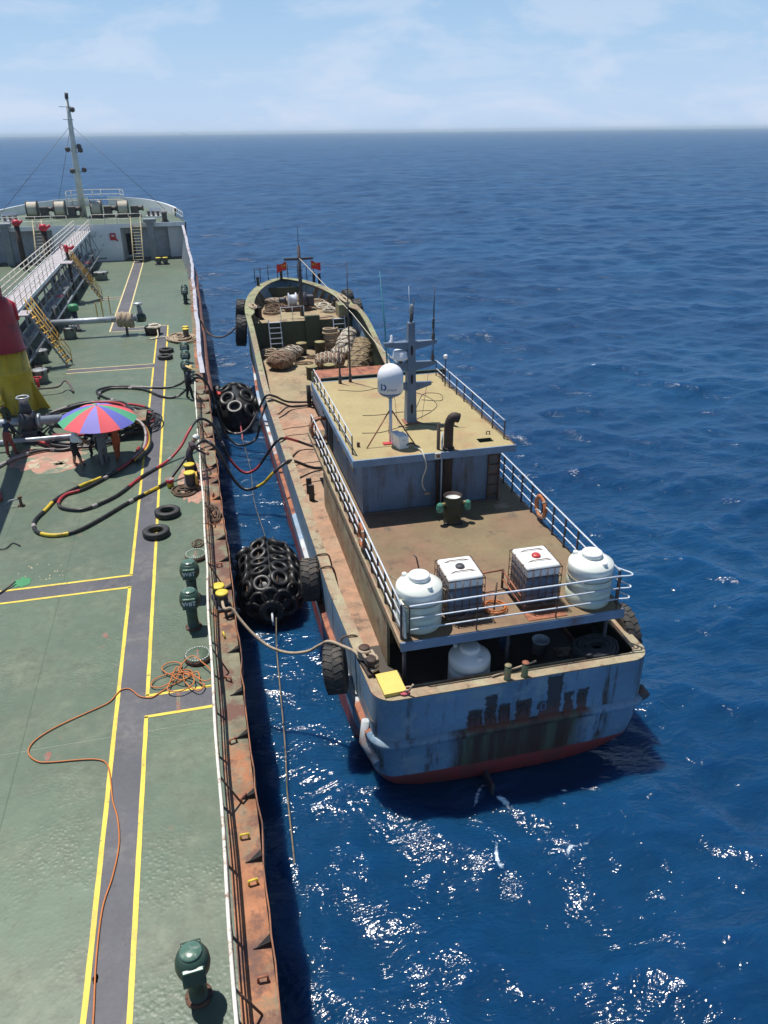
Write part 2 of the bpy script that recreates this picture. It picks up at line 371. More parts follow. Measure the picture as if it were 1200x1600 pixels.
def hull_material():
    """faded blue hull, red below the boot line, rust run-off from the welded name on the transom"""
    m = mat('boat_hull', (0.175, 0.285, 0.40), 0.5, var=0.20, vscale=0.5, c2=(0.085, 0.065, 0.05), t2=0.60, s2=1.1, streak=(3.0, 3.0, 0.22), w2=0.05,
            c3=(0.27, 0.35, 0.41), t3=0.57, s3=0.9)
    n, l = m.node_tree.nodes, m.node_tree.links
    b = n['Principled BSDF']
    src = b.inputs['Base Color'].links[0].from_socket
    g = n.new('ShaderNodeNewGeometry')
    sx = n.new('ShaderNodeSeparateXYZ'); l.new(g.outputs['Position'], sx.inputs[0])

    def mr(v, a, bb, c0=0.0, c1=1.0):
        x = n.new('ShaderNodeMapRange'); x.inputs['From Min'].default_value = a; x.inputs['From Max'].default_value = bb
        x.inputs['To Min'].default_value = c0; x.inputs['To Max'].default_value = c1
        l.new(v, x.inputs['Value']); return x.outputs[0]

    def mul(a, c):
        x = n.new('ShaderNodeMath'); x.operation = 'MULTIPLY'; l.new(a, x.inputs[0])
        if isinstance(c, float): x.inputs[1].default_value = c
        else: l.new(c, x.inputs[1])
        return x.outputs[0]

    def noise(sc, scale, det=6):
        mp = n.new('ShaderNodeMapping'); mp.inputs['Scale'].default_value = sc
        l.new(g.outputs['Position'], mp.inputs['Vector'])
        t = n.new('ShaderNodeTexNoise'); t.inputs['Scale'].default_value = scale; t.inputs['Detail'].default_value = det
        t.inputs['Roughness'].default_value = 0.65
        l.new(mp.outputs[0], t.inputs['Vector']); return t.outputs['Fac']
    X, Y, Z = sx.outputs[0], sx.outputs[1], sx.outputs[2]
    stern = mr(Y, 15.3, 15.0)
    st = noise((3.2, 1, 0.12), 1.6, 7)
    # run-off below the ledge
    below = mul(mr(Z, 2.10, 2.04), mr(Z, 0.45, 0.75))
    xj = n.new('ShaderNodeMath'); xj.operation = 'MULTIPLY_ADD'; xj.inputs[1].default_value = 1.1; xj.inputs[2].default_value = -0.55
    l.new(noise((1.2, 1, 0.25), 2.2), xj.inputs[0])
    xw = n.new('ShaderNodeMath'); xw.operation = 'ADD'; l.new(X, xw.inputs[0]); l.new(xj.outputs[0], xw.inputs[1])
    wid = mul(mr(xw.outputs[0], 5.05, 5.45), mr(xw.outputs[0], 9.15, 8.65))
    run = mul(mul(mul(below, wid), mr(st, 0.22, 0.34)), stern)
    mx = n.new('ShaderNodeMixRGB'); l.new(run, mx.inputs['Fac']); l.new(src, mx.inputs['Color1'])
    rc = n.new('ShaderNodeMixRGB'); rc.inputs['Color1'].default_value = (0.070, 0.034, 0.022, 1); rc.inputs['Color2'].default_value = (0.10, 0.11, 0.07, 1)
    l.new(mr(noise((2.0, 1, 0.1), 1.3), 0.45, 0.6), rc.inputs['Fac']); l.new(rc.outputs[0], mx.inputs['Color2'])
    cur = mx.outputs[0]
    # blistered blocks of rust round each welded character
    ragged = noise((1, 1, 1), 5.0)
    def block(x0, x1, ztop):
        e = n.new('ShaderNodeMath'); e.operation = 'MULTIPLY_ADD'; e.inputs[1].default_value = 0.34; e.inputs[2].default_value = -0.17
        l.new(ragged, e.inputs[0])
        def off(v):
            a = n.new('ShaderNodeMath'); a.operation = 'ADD'; l.new(v, a.inputs[0]); l.new(e.outputs[0], a.inputs[1]); return a.outputs[0]
        return mul(mul(mr(off(X), x0-0.02, x0+0.02), mr(off(X), x1+0.02, x1-0.02)), mr(off(Z), ztop+0.03, ztop-0.03))
    acc = None
    for x0, x1, zt in ((5.55, 5.98, 2.62), (6.02, 6.36, 3.02), (6.40, 6.72, 2.66), (6.88, 7.32, 2.72), (7.50, 7.78, 2.5), (7.72, 8.16, 3.34), (8.25, 8.50, 2.72), (8.60, 8.90, 2.72)):
        v = block(x0, x1, zt)
        if acc is None: acc = v
        else:
            a = n.new('ShaderNodeMath'); a.operation = 'MAXIMUM'; l.new(acc, a.inputs[0]); l.new(v, a.inputs[1]); acc = a.outputs[0]
    blk = mul(mul(acc, mr(Z, 1.98, 2.02)), stern)
    bc = n.new('ShaderNodeMixRGB'); bc.inputs['Color1'].default_value = (0.16, 0.055, 0.035, 1); bc.inputs['Color2'].default_value = (0.05, 0.033, 0.028, 1)
    l.new(mr(Z, 2.05, 2.45), bc.inputs['Fac'])
    mx = n.new('ShaderNodeMixRGB'); l.new(mul(blk, 0.93), mx.inputs['Fac']); l.new(cur, mx.inputs['Color1']); l.new(bc.outputs[0], mx.inputs['Color2'])
    cur = mx.outputs[0]
    # red boot top
    red = mr(Z, 0.76, 0.72)
    rr = n.new('ShaderNodeMixRGB'); rr.inputs['Color1'].default_value = (0.34, 0.05, 0.045, 1); rr.inputs['Color2'].default_value = (0.20, 0.06, 0.05, 1)
    l.new(mr(noise((1, 1, 0.5), 2.0), 0.4, 0.65), rr.inputs['Fac'])
    mx = n.new('ShaderNodeMixRGB'); l.new(red, mx.inputs['Fac']); l.new(cur, mx.inputs['Color1']); l.new(rr.outputs[0], mx.inputs['Color2'])
    l.new(mx.outputs[0], b.inputs['Base Color'])
hull_material()

# ------------------------------------------------------------------ mesh helpers
class MB:
    """collects shapes, builds ONE mesh object"""
    def __init__(self):
        self.v, self.f, self.m, self.s = [], [], [], []

    def add(self, verts, faces, mi=0, smooth=False):
        o = len(self.v)
        self.v += [tuple(p) for p in verts]
        self.f += [tuple(i+o for i in f) for f in faces]
        self.m += [mi]*len(faces)
        self.s += [smooth]*len(faces)
        return self

    def box(self, c, s, rz=0.0, mi=0, rot=None, ch=0.0):
        """box of size s at centre c; ch is a small chamfer"""
        hx, hy, hz = s[0]/2, s[1]/2, s[2]/2
        if ch:
            bm = bmesh.new()
            bmesh.ops.create_cube(bm, size=1)
            for p in bm.verts: p.co = Vector((p.co.x*s[0], p.co.y*s[1], p.co.z*s[2]))
            bmesh.ops.bevel(bm, geom=bm.edges[:], offset=ch, segments=2, affect='EDGES', profile=0.5)
            bm.verts.index_update()
            V = [p.co.copy() for p in bm.verts]; F = [[q.index for q in f.verts] for f in bm.faces]
            bm.free()
        else:
            V = [Vector((x, y, z)) for x in (-hx, hx) for y in (-hy, hy) for z in (-hz, hz)]
            F = [(0, 1, 3, 2), (4, 6, 7, 5), (0, 4, 5, 1), (2, 3, 7, 6), (0, 2, 6, 4), (1, 5, 7, 3)]
        Rm = rot if rot is not None else Matrix.Rotation(rz, 3, 'Z')
        return self.add([Rm @ p + Vector(c) for p in V], F, mi)

    def tube(self, pts, r, n=8, closed=False, mi=0, caps=True, smooth=True, mis=None):
        pts = [Vector(p) for p in pts]
        k = len(pts)
        rs = r if isinstance(r, (list, tuple)) else [r]*k
        V, F, MI = [], [], []
        prev = None
        for i, p in enumerate(pts):
            if closed: t = pts[(i+1) % k] - pts[i-1]
            else: t = pts[min(i+1, k-1)] - pts[max(i-1, 0)]
            if t.length < 1e-9: t = Vector((0, 0, 1))
            t.normalize()
            if prev is None:
                a = Vector((0, 0, 1)) if abs(t.z) < 0.9 else Vector((1, 0, 0))
                nx = t.cross(a).normalized()
            else:
                nx = (prev - t*prev.dot(t))
                if nx.length < 1e-6: nx = t.orthogonal()
                nx.normalize()
            prev = nx
            ny = t.cross(nx)
            for j in range(n):
                a = 2*PI*j/n
                V.append(p + (nx*math.cos(a) + ny*math.sin(a))*rs[i])
        seg = k if closed else k-1
        for i in range(seg):
            for j in range(n):
                a, b = i*n+j, i*n+(j+1) % n
                c, d = ((i+1) % k)*n+(j+1) % n, ((i+1) % k)*n+j
                F.append((a, b, c, d)); MI.append(mis[i] if mis else mi)
        o = len(self.v)
        self.v += [tuple(p) for p in V]
        self.f += [tuple(q+o for q in f) for f in F]
        self.m += MI; self.s += [smooth]*len(F)
        if caps and not closed:
            self.f.append(tuple(o+j for j in range(n-1, -1, -1))); self.m.append(mis[0] if mis else mi); self.s.append(False)
            self.f.append(tuple(o+(k-1)*n+j for j in range(n))); self.m.append(mis[-1] if mis else mi); self.s.append(False)
        return self

    def lathe(self, prof, n=24, c=(0, 0, 0), rot=None, mi=0, smooth=True, closed=False, mis=None, caps=True):
        """profile of (r, z) turned round z; closed joins last to first (a ring)"""
        c = Vector(c)
        Rm = rot if rot is not None else Matrix.Identity(3)
        V, F, MI = [], [], []
        k = len(prof)
        for r, z in prof:
            for j in range(n):
                a = 2*PI*j/n
                V.append(Rm @ Vector((r*math.cos(a), r*math.sin(a), z)) + c)
        for i in range(k if closed else k-1):
            i2 = (i+1) % k
            for j in range(n):
                F.append((i*n+j, i*n+(j+1) % n, i2*n+(j+1) % n, i2*n+j)); MI.append(mis[i] if mis else mi)
        o = len(self.v)
        self.v += [tuple(p) for p in V]
        self.f += [tuple(q+o for q in f) for f in F]
        self.m += MI; self.s += [smooth]*len(F)
        if not closed and caps:
            if prof[0][0] > 1e-4:
                self.f.append(tuple(o+j for j in range(n-1, -1, -1))); self.m.append(MI[0]); self.s.append(False)
            if prof[-1][0] > 1e-4:
                self.f.append(tuple(o+(k-1)*n+j for j in range(n))); self.m.append(MI[-1]); self.s.append(False)
        return self

    def prism(self, poly, z0, z1, mi=0):
        """flat outline (x, y) raised from z0 to z1"""
        k = len(poly)
        V = [(x, y, z0) for x, y in poly] + [(x, y, z1) for x, y in poly]
        F = [tuple(range(k-1, -1, -1)), tuple(range(k, 2*k))] + [(i, (i+1) % k, k+(i+1) % k, k+i) for i in range(k)]
        return self.add(V, F, mi)

    def plate(self, poly3, th):
        """flat polygon in space given a thickness along its normal"""
        P = [Vector(p) for p in poly3]
        nrm = (P[1]-P[0]).cross(P[2]-P[0]).normalized()*th/2
        k = len(P)
        V = [p-nrm for p in P] + [p+nrm for p in P]
        F = [tuple(range(k-1, -1, -1)), tuple(range(k, 2*k))] + [(i, (i+1) % k, k+(i+1) % k, k+i) for i in range(k)]
        return self.add(V, F)

    def build(self, name, mats, parent=None, origin=None, local=False):
        """links the mesh; world coordinates are taken relative to the parent's root (or origin) unless local"""
        o = Vector((0, 0, 0))
        if not local:
            if parent is not None:
                q = parent
                while q is not None:
                    o = o + q.location
                    q = q.parent
            elif origin is not None:
                o = Vector(origin)
        me = bpy.data.meshes.new(name)
        me.from_pydata([(p[0]-o.x, p[1]-o.y, p[2]-o.z) for p in self.v], [], self.f)
        ms = mats if isinstance(mats, (list, tuple)) else [mats]
        for mm in ms: me.materials.append(MATS[mm])
        if len(ms) > 1: me.polygons.foreach_set('material_index', self.m)
        me.polygons.foreach_set('use_smooth', self.s)
        me.update()
        ob = bpy.data.objects.new(name, me)
        col.objects.link(ob)
        if parent is not None: ob.parent = parent
        elif origin is not None: ob.location = origin
        return ob


def tag(o, label=None, cat=None, group=None, kind=None):
    if label: o['label'] = label
    if cat: o['category'] = cat
    if group: o['group'] = group
    if kind: o['kind'] = kind
    return o


def thing(name, label, cat, loc=(0, 0, 0), group=None):
    o = bpy.data.objects.new(name, None)
    col.objects.link(o)
    o.location = loc
    o.empty_display_size = 0.3
    return tag(o, label, cat, group)


def dup(root, loc, rz=None, label=None, group=None, rot=None, scale=None):
    """copy of a thing with copies of its parts and sub-parts"""
    def rec(o, par):
        c = o.copy(); col.objects.link(c)
        c.parent = par
        for ch in list(o.children): rec(ch, c)
        return c
    r = rec(root, None)
    r.location = loc
    if rz is not None: r.rotation_euler = (0, 0, rz)
    if rot is not None: r.rotation_euler = rot
    if scale is not None: r.scale = (scale,)*3
    if label: r['label'] = label
    if group: r['group'] = group
    return r


def copy_part(o, parent, loc=None, rot=None):
    c = o.copy(); col.objects.link(c); c.parent = parent
    if loc is not None: c.location = loc
    if rot is not None: c.rotation_euler = rot
    return c


def smooth_path(pts, per=6, closed=False):
    """Catmull-Rom through the points"""
    P = [Vector(p) for p in pts]
    k = len(P); out = []
    rng = range(k) if closed else range(k-1)
    for i in rng:
        if closed: a, b, c, d = P[i-1], P[i], P[(i+1) % k], P[(i+2) % k]
        else: a, b, c, d = P[max(i-1, 0)], P[i], P[i+1], P[min(i+2, k-1)]
        for j in range(per):
            t = j/per
            out.append(0.5*((2*b) + (c-a)*t + (2*a-5*b+4*c-d)*t*t + (3*b-a-3*c+d)*t**3))
    if not closed: out.append(P[-1])
    return out


def text_mesh(s, size, depth=0.0, bold=0.0):
    cu = bpy.data.curves.new('lettering', 'FONT')
    cu.body = s; cu.size = size; cu.extrude = depth; cu.align_x = 'CENTER'; cu.align_y = 'CENTER'
    cu.resolution_u = 3; cu.offset = bold
    ob = bpy.data.objects.new('lettering', cu)
    col.objects.link(ob)
    dg = bpy.context.evaluated_depsgraph_get()
    me = bpy.data.meshes.new_from_object(ob.evaluated_get(dg))
    V = [v.co.copy() for v in me.vertices]; F = [tuple(p.vertices) for p in me.polygons]
    bpy.data.objects.remove(ob); bpy.data.curves.remove(cu); bpy.data.meshes.remove(me)
    return V, F


def fbm(x, y, z=0.0, o=4):
    return mnoise.fractal(Vector((x, y, z)), 1.0, 2.0, o)

# ------------------------------------------------------------------ the sea
def sea_material():
    m = bpy.data.materials.new('sea_water')
    m.use_nodes = True
    n, l = m.node_tree.nodes, m.node_tree.links
    b = n['Principled BSDF']
    b.inputs['Roughness'].default_value = 0.06
    b.inputs['IOR'].default_value = 1.333
    g = n.new('ShaderNodeNewGeometry')
    def nz(sc, scale, det, rg=0.6, dist=0.0):
        mp = n.new('ShaderNodeMapping'); mp.inputs['Scale'].default_value = sc
        mp.inputs['Rotation'].default_value = (0, 0, R(-16))
        l.new(g.outputs['Position'], mp.inputs['Vector'])
        t = n.new('ShaderNodeTexNoise'); t.inputs['Scale'].default_value = scale; t.inputs['Detail'].default_value = det
        t.inputs['Roughness'].default_value = rg; t.inputs['Distortion'].default_value = dist
        l.new(mp.outputs[0], t.inputs['Vector']); return t.outputs['Fac']
    # body colour of deep clear water, slightly patchy
    cr = n.new('ShaderNodeMixRGB')
    cr.inputs['Color1'].default_value = (0.0022, 0.0260, 0.088, 1)
    cr.inputs['Color2'].default_value = (0.0080, 0.0740, 0.180, 1)
    l.new(nz((1, 1, 1), 0.045, 3), cr.inputs['Fac'])
    foam = n.new('ShaderNodeAttribute'); foam.attribute_name = 'foam'
    fn = nz((1, 1, 1), 3.2, 8, 0.72, 0.6)
    fm = n.new('ShaderNodeMath'); fm.operation = 'ADD'; l.new(foam.outputs['Fac'], fm.inputs[0]); l.new(fn, fm.inputs[1])
    fr = n.new('ShaderNodeMapRange'); fr.inputs['From Min'].default_value = 1.02; fr.inputs['From Max'].default_value = 1.18
    l.new(fm.outputs[0], fr.inputs['Value'])
    mx = n.new('ShaderNodeMixRGB'); mx.inputs['Color2'].default_value = (0.60, 0.70, 0.80, 1)
    l.new(fr.outputs[0], mx.inputs['Fac']); l.new(cr.outputs[0], mx.inputs['Color1'])
    l.new(mx.outputs[0], b.inputs['Base Color'])
    # wave slopes too small for the mesh far out are carried by the roughness; gusts vary it
    ra = n.new('ShaderNodeAttribute'); ra.attribute_name = 'slope'
    gn = n.new('ShaderNodeMapRange'); gn.inputs['From Min'].default_value = 0.3; gn.inputs['From Max'].default_value = 0.7
    gn.inputs['To Min'].default_value = 0.72; gn.inputs['To Max'].default_value = 1.2
    l.new(nz((0.35, 1.0, 1), 0.09, 5, 0.65), gn.inputs['Value'])
    gm = n.new('ShaderNodeMath'); gm.operation = 'MULTIPLY'; l.new(ra.outputs['Fac'], gm.inputs[0]); l.new(gn.outputs[0], gm.inputs[1])
    rr = n.new('ShaderNodeMath'); rr.operation = 'MAXIMUM'
    fr6 = n.new('ShaderNodeMath'); fr6.operation = 'MULTIPLY'; fr6.inputs[1].default_value = 0.6
    l.new(fr.outputs[0], fr6.inputs[0])
    l.new(gm.outputs[0], rr.inputs[0]); l.new(fr6.outputs[0], rr.inputs[1]); l.new(rr.outputs[0], b.inputs['Roughness'])
    # light scattered back from inside the water spreads sideways
    b.inputs['Subsurface Weight'].default_value = 1.0
    b.inputs['Subsurface Radius'].default_value = (1.0, 1.6, 2.2)
    b.inputs['Subsurface Scale'].default_value = 1.0
    # wind ripples on top of the modelled waves
    b1 = n.new('ShaderNodeBump'); b1.inputs['Strength'].default_value = 1.0; b1.inputs['Distance'].default_value = 0.26
    l.new(nz((0.55, 1.25, 1), 1.15, 4, 0.58, 0.35), b1.inputs['Height'])
    b2 = n.new('ShaderNodeBump'); b2.inputs['Strength'].default_value = 1.0; b2.inputs['Distance'].default_value = 0.028
    l.new(nz((0.8, 1.1, 1), 5.5, 3, 0.55, 0.2), b2.inputs['Height'])
    ca = n.new('ShaderNodeAttribute'); ca.attribute_name = 'calm'
    l.new(ca.outputs['Fac'], b1.inputs['Strength']); l.new(ca.outputs['Fac'], b2.inputs['Strength'])
    l.new(b1.outputs['Normal'], b2.inputs['Normal'])
    l.new(b2.outputs['Normal'], b.inputs['Normal'])
    MATS['sea_water'] = m
sea_material()


def build_sea():
    # a fan of rings round the ships: fine close by, coarser with distance
    r = [1.5]
    while r[-1] < 14500:
        q = r[-1]
        if q < 26: r.append(q+0.16)
        elif q < 1500: r.append(q*1.0052)
        else: r.append(q*1.035)
    r = np.array(r)
    a0 = np.radians(np.arange(-40, 60.01, 0.17))
    a1 = np.radians(np.arange(65, 318, 5.0))
    ang = np.concatenate([a0, a1])
    na, nr = len(ang), len(r)
    A, RR = np.meshgrid(ang, r)
    X = RR*np.sin(A); Y = RR*np.cos(A)
    dr = np.gradient(r)
    sp = np.maximum(np.repeat(dr[:, None], na, 1), RR*np.where(A < R(61), np.radians(0.17), np.radians(5)))
    rng = np.random.default_rng(11)
    Z = np.zeros_like(X); DX = np.zeros_like(X); DY = np.zeros_like(X); J = np.zeros_like(X)
    near = slice(0, int(np.searchsorted(r, 2600)))
    Xn, Yn, spn = X[near], Y[near], sp[near]
    Zn = np.zeros_like(Xn); DXn = np.zeros_like(Xn); DYn = np.zeros_like(Xn); Jn = np.zeros_like(Xn)
    lost = np.zeros_like(Xn); NW = 120
    for i in range(NW):
        lam = 0.6*(22/0.6)**((i+rng.random())/NW)
        k = 2*PI/lam
        th = R(196) + rng.normal(0, 0.85 if lam < 5 else 0.5)
        steep = 0.030 if lam < 1.5 else (0.029 if lam < 6.0 else (0.022 if lam < 10 else 0.011))
        amp = steep/k*(0.6+0.8*rng.random())
        ph = rng.random()*2*PI
        kx, ky = k*math.sin(th), k*math.cos(th)
        fade = np.clip((lam/spn-2.0)/2.0, 0, 1)
        p = kx*Xn+ky*Yn+ph
        c = np.cos(p)*fade*amp; s = np.sin(p)*fade*amp
        Zn += c
        lost += (1-fade**2)*steep**2*0.5
        DXn -= math.sin(th)*s*0.9; DYn -= math.cos(th)*s*0.9
        Jn += k*c
    # the strip between the hulls and under the counter is sheltered
    sh = 1-0.25*np.exp(-((Xn-1.5)/2.2)**2)*np.clip((Yn-12)/6, 0, 1)*np.clip((60-Yn)/6, 0, 1)
    Zn *= sh; DXn *= sh; DYn *= sh
    slope = np.full_like(X, 0.40)
    fine = 0.005*np.clip((np.hypot(Xn, Yn)-25)/160, 0, 1)
    slope[near] = np.clip(np.sqrt(np.sqrt(2*(lost+fine))), 0.030, 0.40)
    X[near] += DXn; Y[near] += DYn; Z[near] = Zn; J[near] = Jn
    foam = np.clip((J-0.46)*8, 0, 0.56)*np.clip((RR-24)/20, 0, 1)
    # churned water round the rudder
    cx, cy = 6.9, 12.9
    d = np.hypot((X-cx)*0.80, (Y-cy)*1.0)
    aa = np.arctan2(Y-cy, X-cx)
    wob = 0.22*np.sin(3*aa+1.0)+0.13*np.sin(7*aa)
    ring = np.exp(-((d-1.35-wob)/0.11)**2)*0.66*(0.45+0.55*np.sin(2*aa+0.4)**2)
    jet = np.exp(-((X-6.35-0.25*(14-Y))/0.17)**2)*np.clip((14.4-Y)*2, 0, 1)*np.clip((Y-12.7), 0, 1)*0.75
    foam = np.maximum(foam, np.maximum(ring, jet))
    # faint lace of old foam between the hulls
    lace = np.exp(-((X-1.9-0.35*np.sin(Y*0.5))/0.16)**2)*0.37*((Y > 28) & (Y < 41))
    foam = np.maximum(foam, lace)
    V = np.stack([X.ravel(), Y.ravel(), Z.ravel()], 1)
    idx = np.arange(nr*na).reshape(nr, na)
    nxt = np.roll(idx, -1, axis=1)
    F = np.stack([idx[:-1].ravel(), idx[1:].ravel(), nxt[1:].ravel(), nxt[:-1].ravel()], 1)
    me = bpy.data.meshes.new('sea')
    me.vertices.add(len(V)); me.vertices.foreach_set('co', V.ravel())
    me.loops.add(F.size); me.loops.foreach_set('vertex_index', F.ravel())
    me.polygons.add(len(F))
    me.polygons.foreach_set('loop_start', np.arange(0, F.size, 4))
    me.polygons.foreach_set('use_smooth', np.ones(len(F), bool))
    me.update(calc_edges=True); me.validate()
    at = me.attributes.new('foam', 'FLOAT', 'POINT')
    at.data.foreach_set('value', foam.ravel().astype(np.float32))
    gap = np.clip((X+0.4)/0.5, 0, 1)*np.clip((3.4-X)/0.5, 0, 1)*np.clip((Y-12)/5, 0, 1)*np.clip((62-Y)/5, 0, 1)
    calm = 1-0.25*gap
    at = me.attributes.new('calm', 'FLOAT', 'POINT')
    at.data.foreach_set('value', calm.ravel().astype(np.float32))
    at = me.attributes.new('slope', 'FLOAT', 'POINT')
    at.data.foreach_set('value', slope.ravel().astype(np.float32))
    me.materials.append(MATS['sea_water'])
    o = bpy.data.objects.new('sea', me); col.objects.link(o)
    if me.polygons[len(F)//2].normal.z < 0: me.flip_normals()
    tag(o, 'deep blue open sea with small wind waves', 'sea', kind='structure')
build_sea()

# ------------------------------------------------------------------ the tanker
D = 3.3                     # tanker deck height above the sea
CX = -12.0                  # tanker centreline
tanker = thing('tanker_ship', 'large tanker with grey-green deck and yellow lined grey walkway, seen from its own bridge', 'ship', (CX, 50, 0))
FCY = 94.5                  # forecastle bulkhead
FZ = 7.1                    # forecastle deck
def tb(y, z=D):
    """half breadth of the tanker"""
    if y < 76: return 12.0
    t = min((y-76)/(46.5), 1.0)
    fl = 1.0 + 0.035*max(0, (z-3.3)/3.8)*min(1, (y-76)/15)
    return 12.0*max(0.0, 1-t**2.6)**0.62*fl

def dent(y):
    return 0.035*fbm(y*0.55, 3.1) + 0.05*fbm(y*0.13, 8.7)

# hull sides
ys = [4+0.5*i for i in range(int((122.3-4)/0.5)+1)] + [122.45]
for side, sgn in (('stbd', 1), ('port', -1)):
    m = MB(); V = []; F = []
    for y in ys:
        ztop = D if y < FCY-2 else (D + (FZ-D)*min(1, (y-FCY+2)/2.0))
        for j, z in enumerate((-1.5, 0.6, 2.2, ztop-0.001)):
            x = CX + sgn*(tb(y, z) + (dent(y) if z > 2 else 0.6*dent(y+7)))
            V.append((x, y, z))
    for i in range(len(ys)-1):
        for j in range(3):
            q = (i*4+j, i*4+j+1, (i+1)*4+j+1, (i+1)*4+j)
            F.append(q if sgn < 0 else q[::-1])
    m.add(V, F, smooth=True)
    m.build('hull_side', 'hull_brown', tanker)

# deck plate
m = MB()
pts = [(CX+tb(y)-0.62, y) for y in ys if y <= FCY+6] + [(CX-tb(y)+0.62, y) for y in reversed(ys) if y <= FCY+6]
m.add([(x, y, D) for x, y in pts], [tuple(range(len(pts)))])
m.build('deck', 'deck_green', tanker)
# rusty waterway along the edge
for sgn in (1, -1):
    m = MB(); V = []; F = []
    yy = [y for y in ys if y <= FCY+6]
    for y in yy:
        e = dent(y)
        V += [(CX+sgn*(tb(y)-0.621), y, D+0.001), (CX+sgn*(tb(y)-0.02+e), y, D-0.02)]
    for i in range(len(yy)-1):
        F.append((2*i, 2*i+1, 2*i+3, 2*i+2) if sgn > 0 else (2*i, 2*i+2, 2*i+3, 2*i+1))
    m.add(V, F); m.build('waterway', 'waterway', tanker)

# gunwale plate: a low bent lip close by, a full bulwark from the hose station forward
m = MB(); V = []; F = []
yy = [y for y in ys if y <= 42.5]
def lip(y): return 0.13 + 0.05*fbm(y*0.8, 20.0) - (0.07 if (y % 5.2) < 0.6 else 0)
for y in yy:
    e = dent(y)*1.5+0.05*fbm(y*1.1, 2.0)
    V += [(e-0.005, y, D-0.3), (e-0.005, y, D+lip(y)), (e+0.022, y, D+lip(y)), (e+0.022, y, D-0.3)]
for i in range(len(yy)-1):
    for a, b in ((0, 1), (1, 2), (2, 3)):
        F.append((4*i+a, 4*(i+1)+a, 4*(i+1)+b, 4*i+b))
m.add(V, F); m.build('gunwale_lip', 'gunwale_rust', tanker)
for sgn in (1, -1):
    m = MB(); V = []; F = []
    yy = [y for y in ys if 43.0 <= y <= FCY-1.5]
    for y in yy:
        e = dent(y)*1.6
        x1 = CX+sgn*(tb(y, 4.3)+e-0.10)
        hgt = D + 1.0 + (0 if y < 80 else 2.6*((y-80)/13.0)**2) - (0.25*max(0, 1-(y-43)/1.0))
        V += [(CX+sgn*(tb(y)+e*0.6), y, D-0.2), (x1, y, hgt), (x1-sgn*0.26, y, hgt+0.012), (x1-sgn*0.26, y, hgt-0.05), (x1-sgn*0.06, y, hgt-0.05), (CX+sgn*(tb(y)+e*0.6-0.05), y, D)]
    for i in range(len(yy)-1):
        for a in range(5):
            q = (6*i+a, 6*(i+1)+a, 6*(i+1)+a+1, 6*i+a+1)
            F.append(q if sgn > 0 else q[::-1])
    m.add(V, F); m.build('bulwark', 'bulwark_grey', tanker)
# rusty half-round belting outside the bulwark
for sgn in (1, -1):
    MB().tube([(CX+sgn*(tb(y)+0.02+dent(y)), y, D-0.05+0.15*math.sin(y*0.21)*0.2) for y in ys if 41.5 <= y <= 90], 0.24, 10).build('belting', 'hull_brown', tanker)
# bulwark stays near the bow
for i in range(9):
    y = 79.5+1.6*i
    hgt = D+1.0+(2.6*((y-80)/13.0)**2 if y > 80 else 0)
    x = CX+tb(y)
    MB().plate([(x-0.10, y, hgt-0.12), (x-0.08, y, D), (x-0.75, y, D)], 0.05).build('bulwark_stay', 'bulkhead_white', tanker)

# triangular brackets and lugs along the waterway
br = MB().plate([(-0.02, 0, 0.12), (-0.02, 0, 0.0), (-0.34, 0, 0.0)], 0.02)
br.add([(-0.02, -0.02, 0.002), (-0.30, 0.0, 0.002), (-0.02, 0.16, 0.10)], [(0, 1, 2)])
br0 = br.build('bracket', 'dark_recess', tanker, local=True)
br0.location = (12, 8.9-50, D)
y = 9.0
first = True
while y < 42:
    if not first: copy_part(br0, tanker, (12+dent(y), y-50, D))
    first = False
    y += 1.55 + 0.5*random.random()
lug = MB().tube([(-0.08, 0, 0), (-0.08, 0, 0.11), (0.08, 0, 0.11), (0.08, 0, 0)], 0.026, 6)
lg0 = lug.build('deck_lug', 'band_rust', tanker, local=True)
lg1 = lug.build('deck_lug', 'yellow_paint', tanker, local=True)
lg1.location = (11.70, 11.3-50, D)
lg0.location = (11.78, 8.3-50, D)
for i, y in enumerate((10.2, 12.3, 14.1, 16.4, 18.4, 20.9, 22.4, 25.3, 28.0, 32.5, 36.2)):
    c = copy_part(lg1 if i in (0, 4) else lg0, tanker, (11.62+0.16*random.random(), y-50, D), (0, 0, random.random()*3))

# painted walkways: grey strips with yellow edge lines, a coat of paint thick
W1, W2, W3 = D+0.004, D+0.008, D+0.012
def strip(x0, x1, y0, y1, z=W1):
    MB().add([(x0, y0, z), (x1, y0, z), (x1, y1, z), (x0, y1, z)], [(0, 1, 2, 3)]).build('walkway', 'walk_grey', tanker)
strip(-3.08, -2.36, 5, 59.2)
strip(-13, -3.08, 21.85, 22.5)
strip(-2.36, -0.72, 15.52, 16.28)
strip(-8.1, -3.08, 47.75, 48.5)
strip(-6.4, -5.4, 59.2, 93.6)
strip(-6.4, -2.36, 58.2, 59.2, W1+0.002)
strip(-8.3, -6.4, 71.0, 71.7)
def line(p, q, w=0.095, mt='line_yellow'):
    """painted line with slightly uneven edges"""
    p, q = Vector((*p, 0)), Vector((*q, 0)); d = (q-p); L = d.length; d.normalize(); nn = Vector((-d.y, d.x, 0))
    k = max(2, int(L/0.35)); V = []; F = []
    for i in range(k+1):
        c = p + d*(L*i/k)
        a = w/2*(1+0.18*fbm(c.x*2, c.y*2)); b = w/2*(1+0.18*fbm(c.x*2, c.y*2, 5.0))
        V += [(c+nn*a)+Vector((0, 0, W2)), (c-nn*b)+Vector((0, 0, W2))]
    for i in range(k): F.append((2*i, 2*i+1, 2*i+3, 2*i+2))
    MB().add(V, F).build('painted_line', mt, tanker)
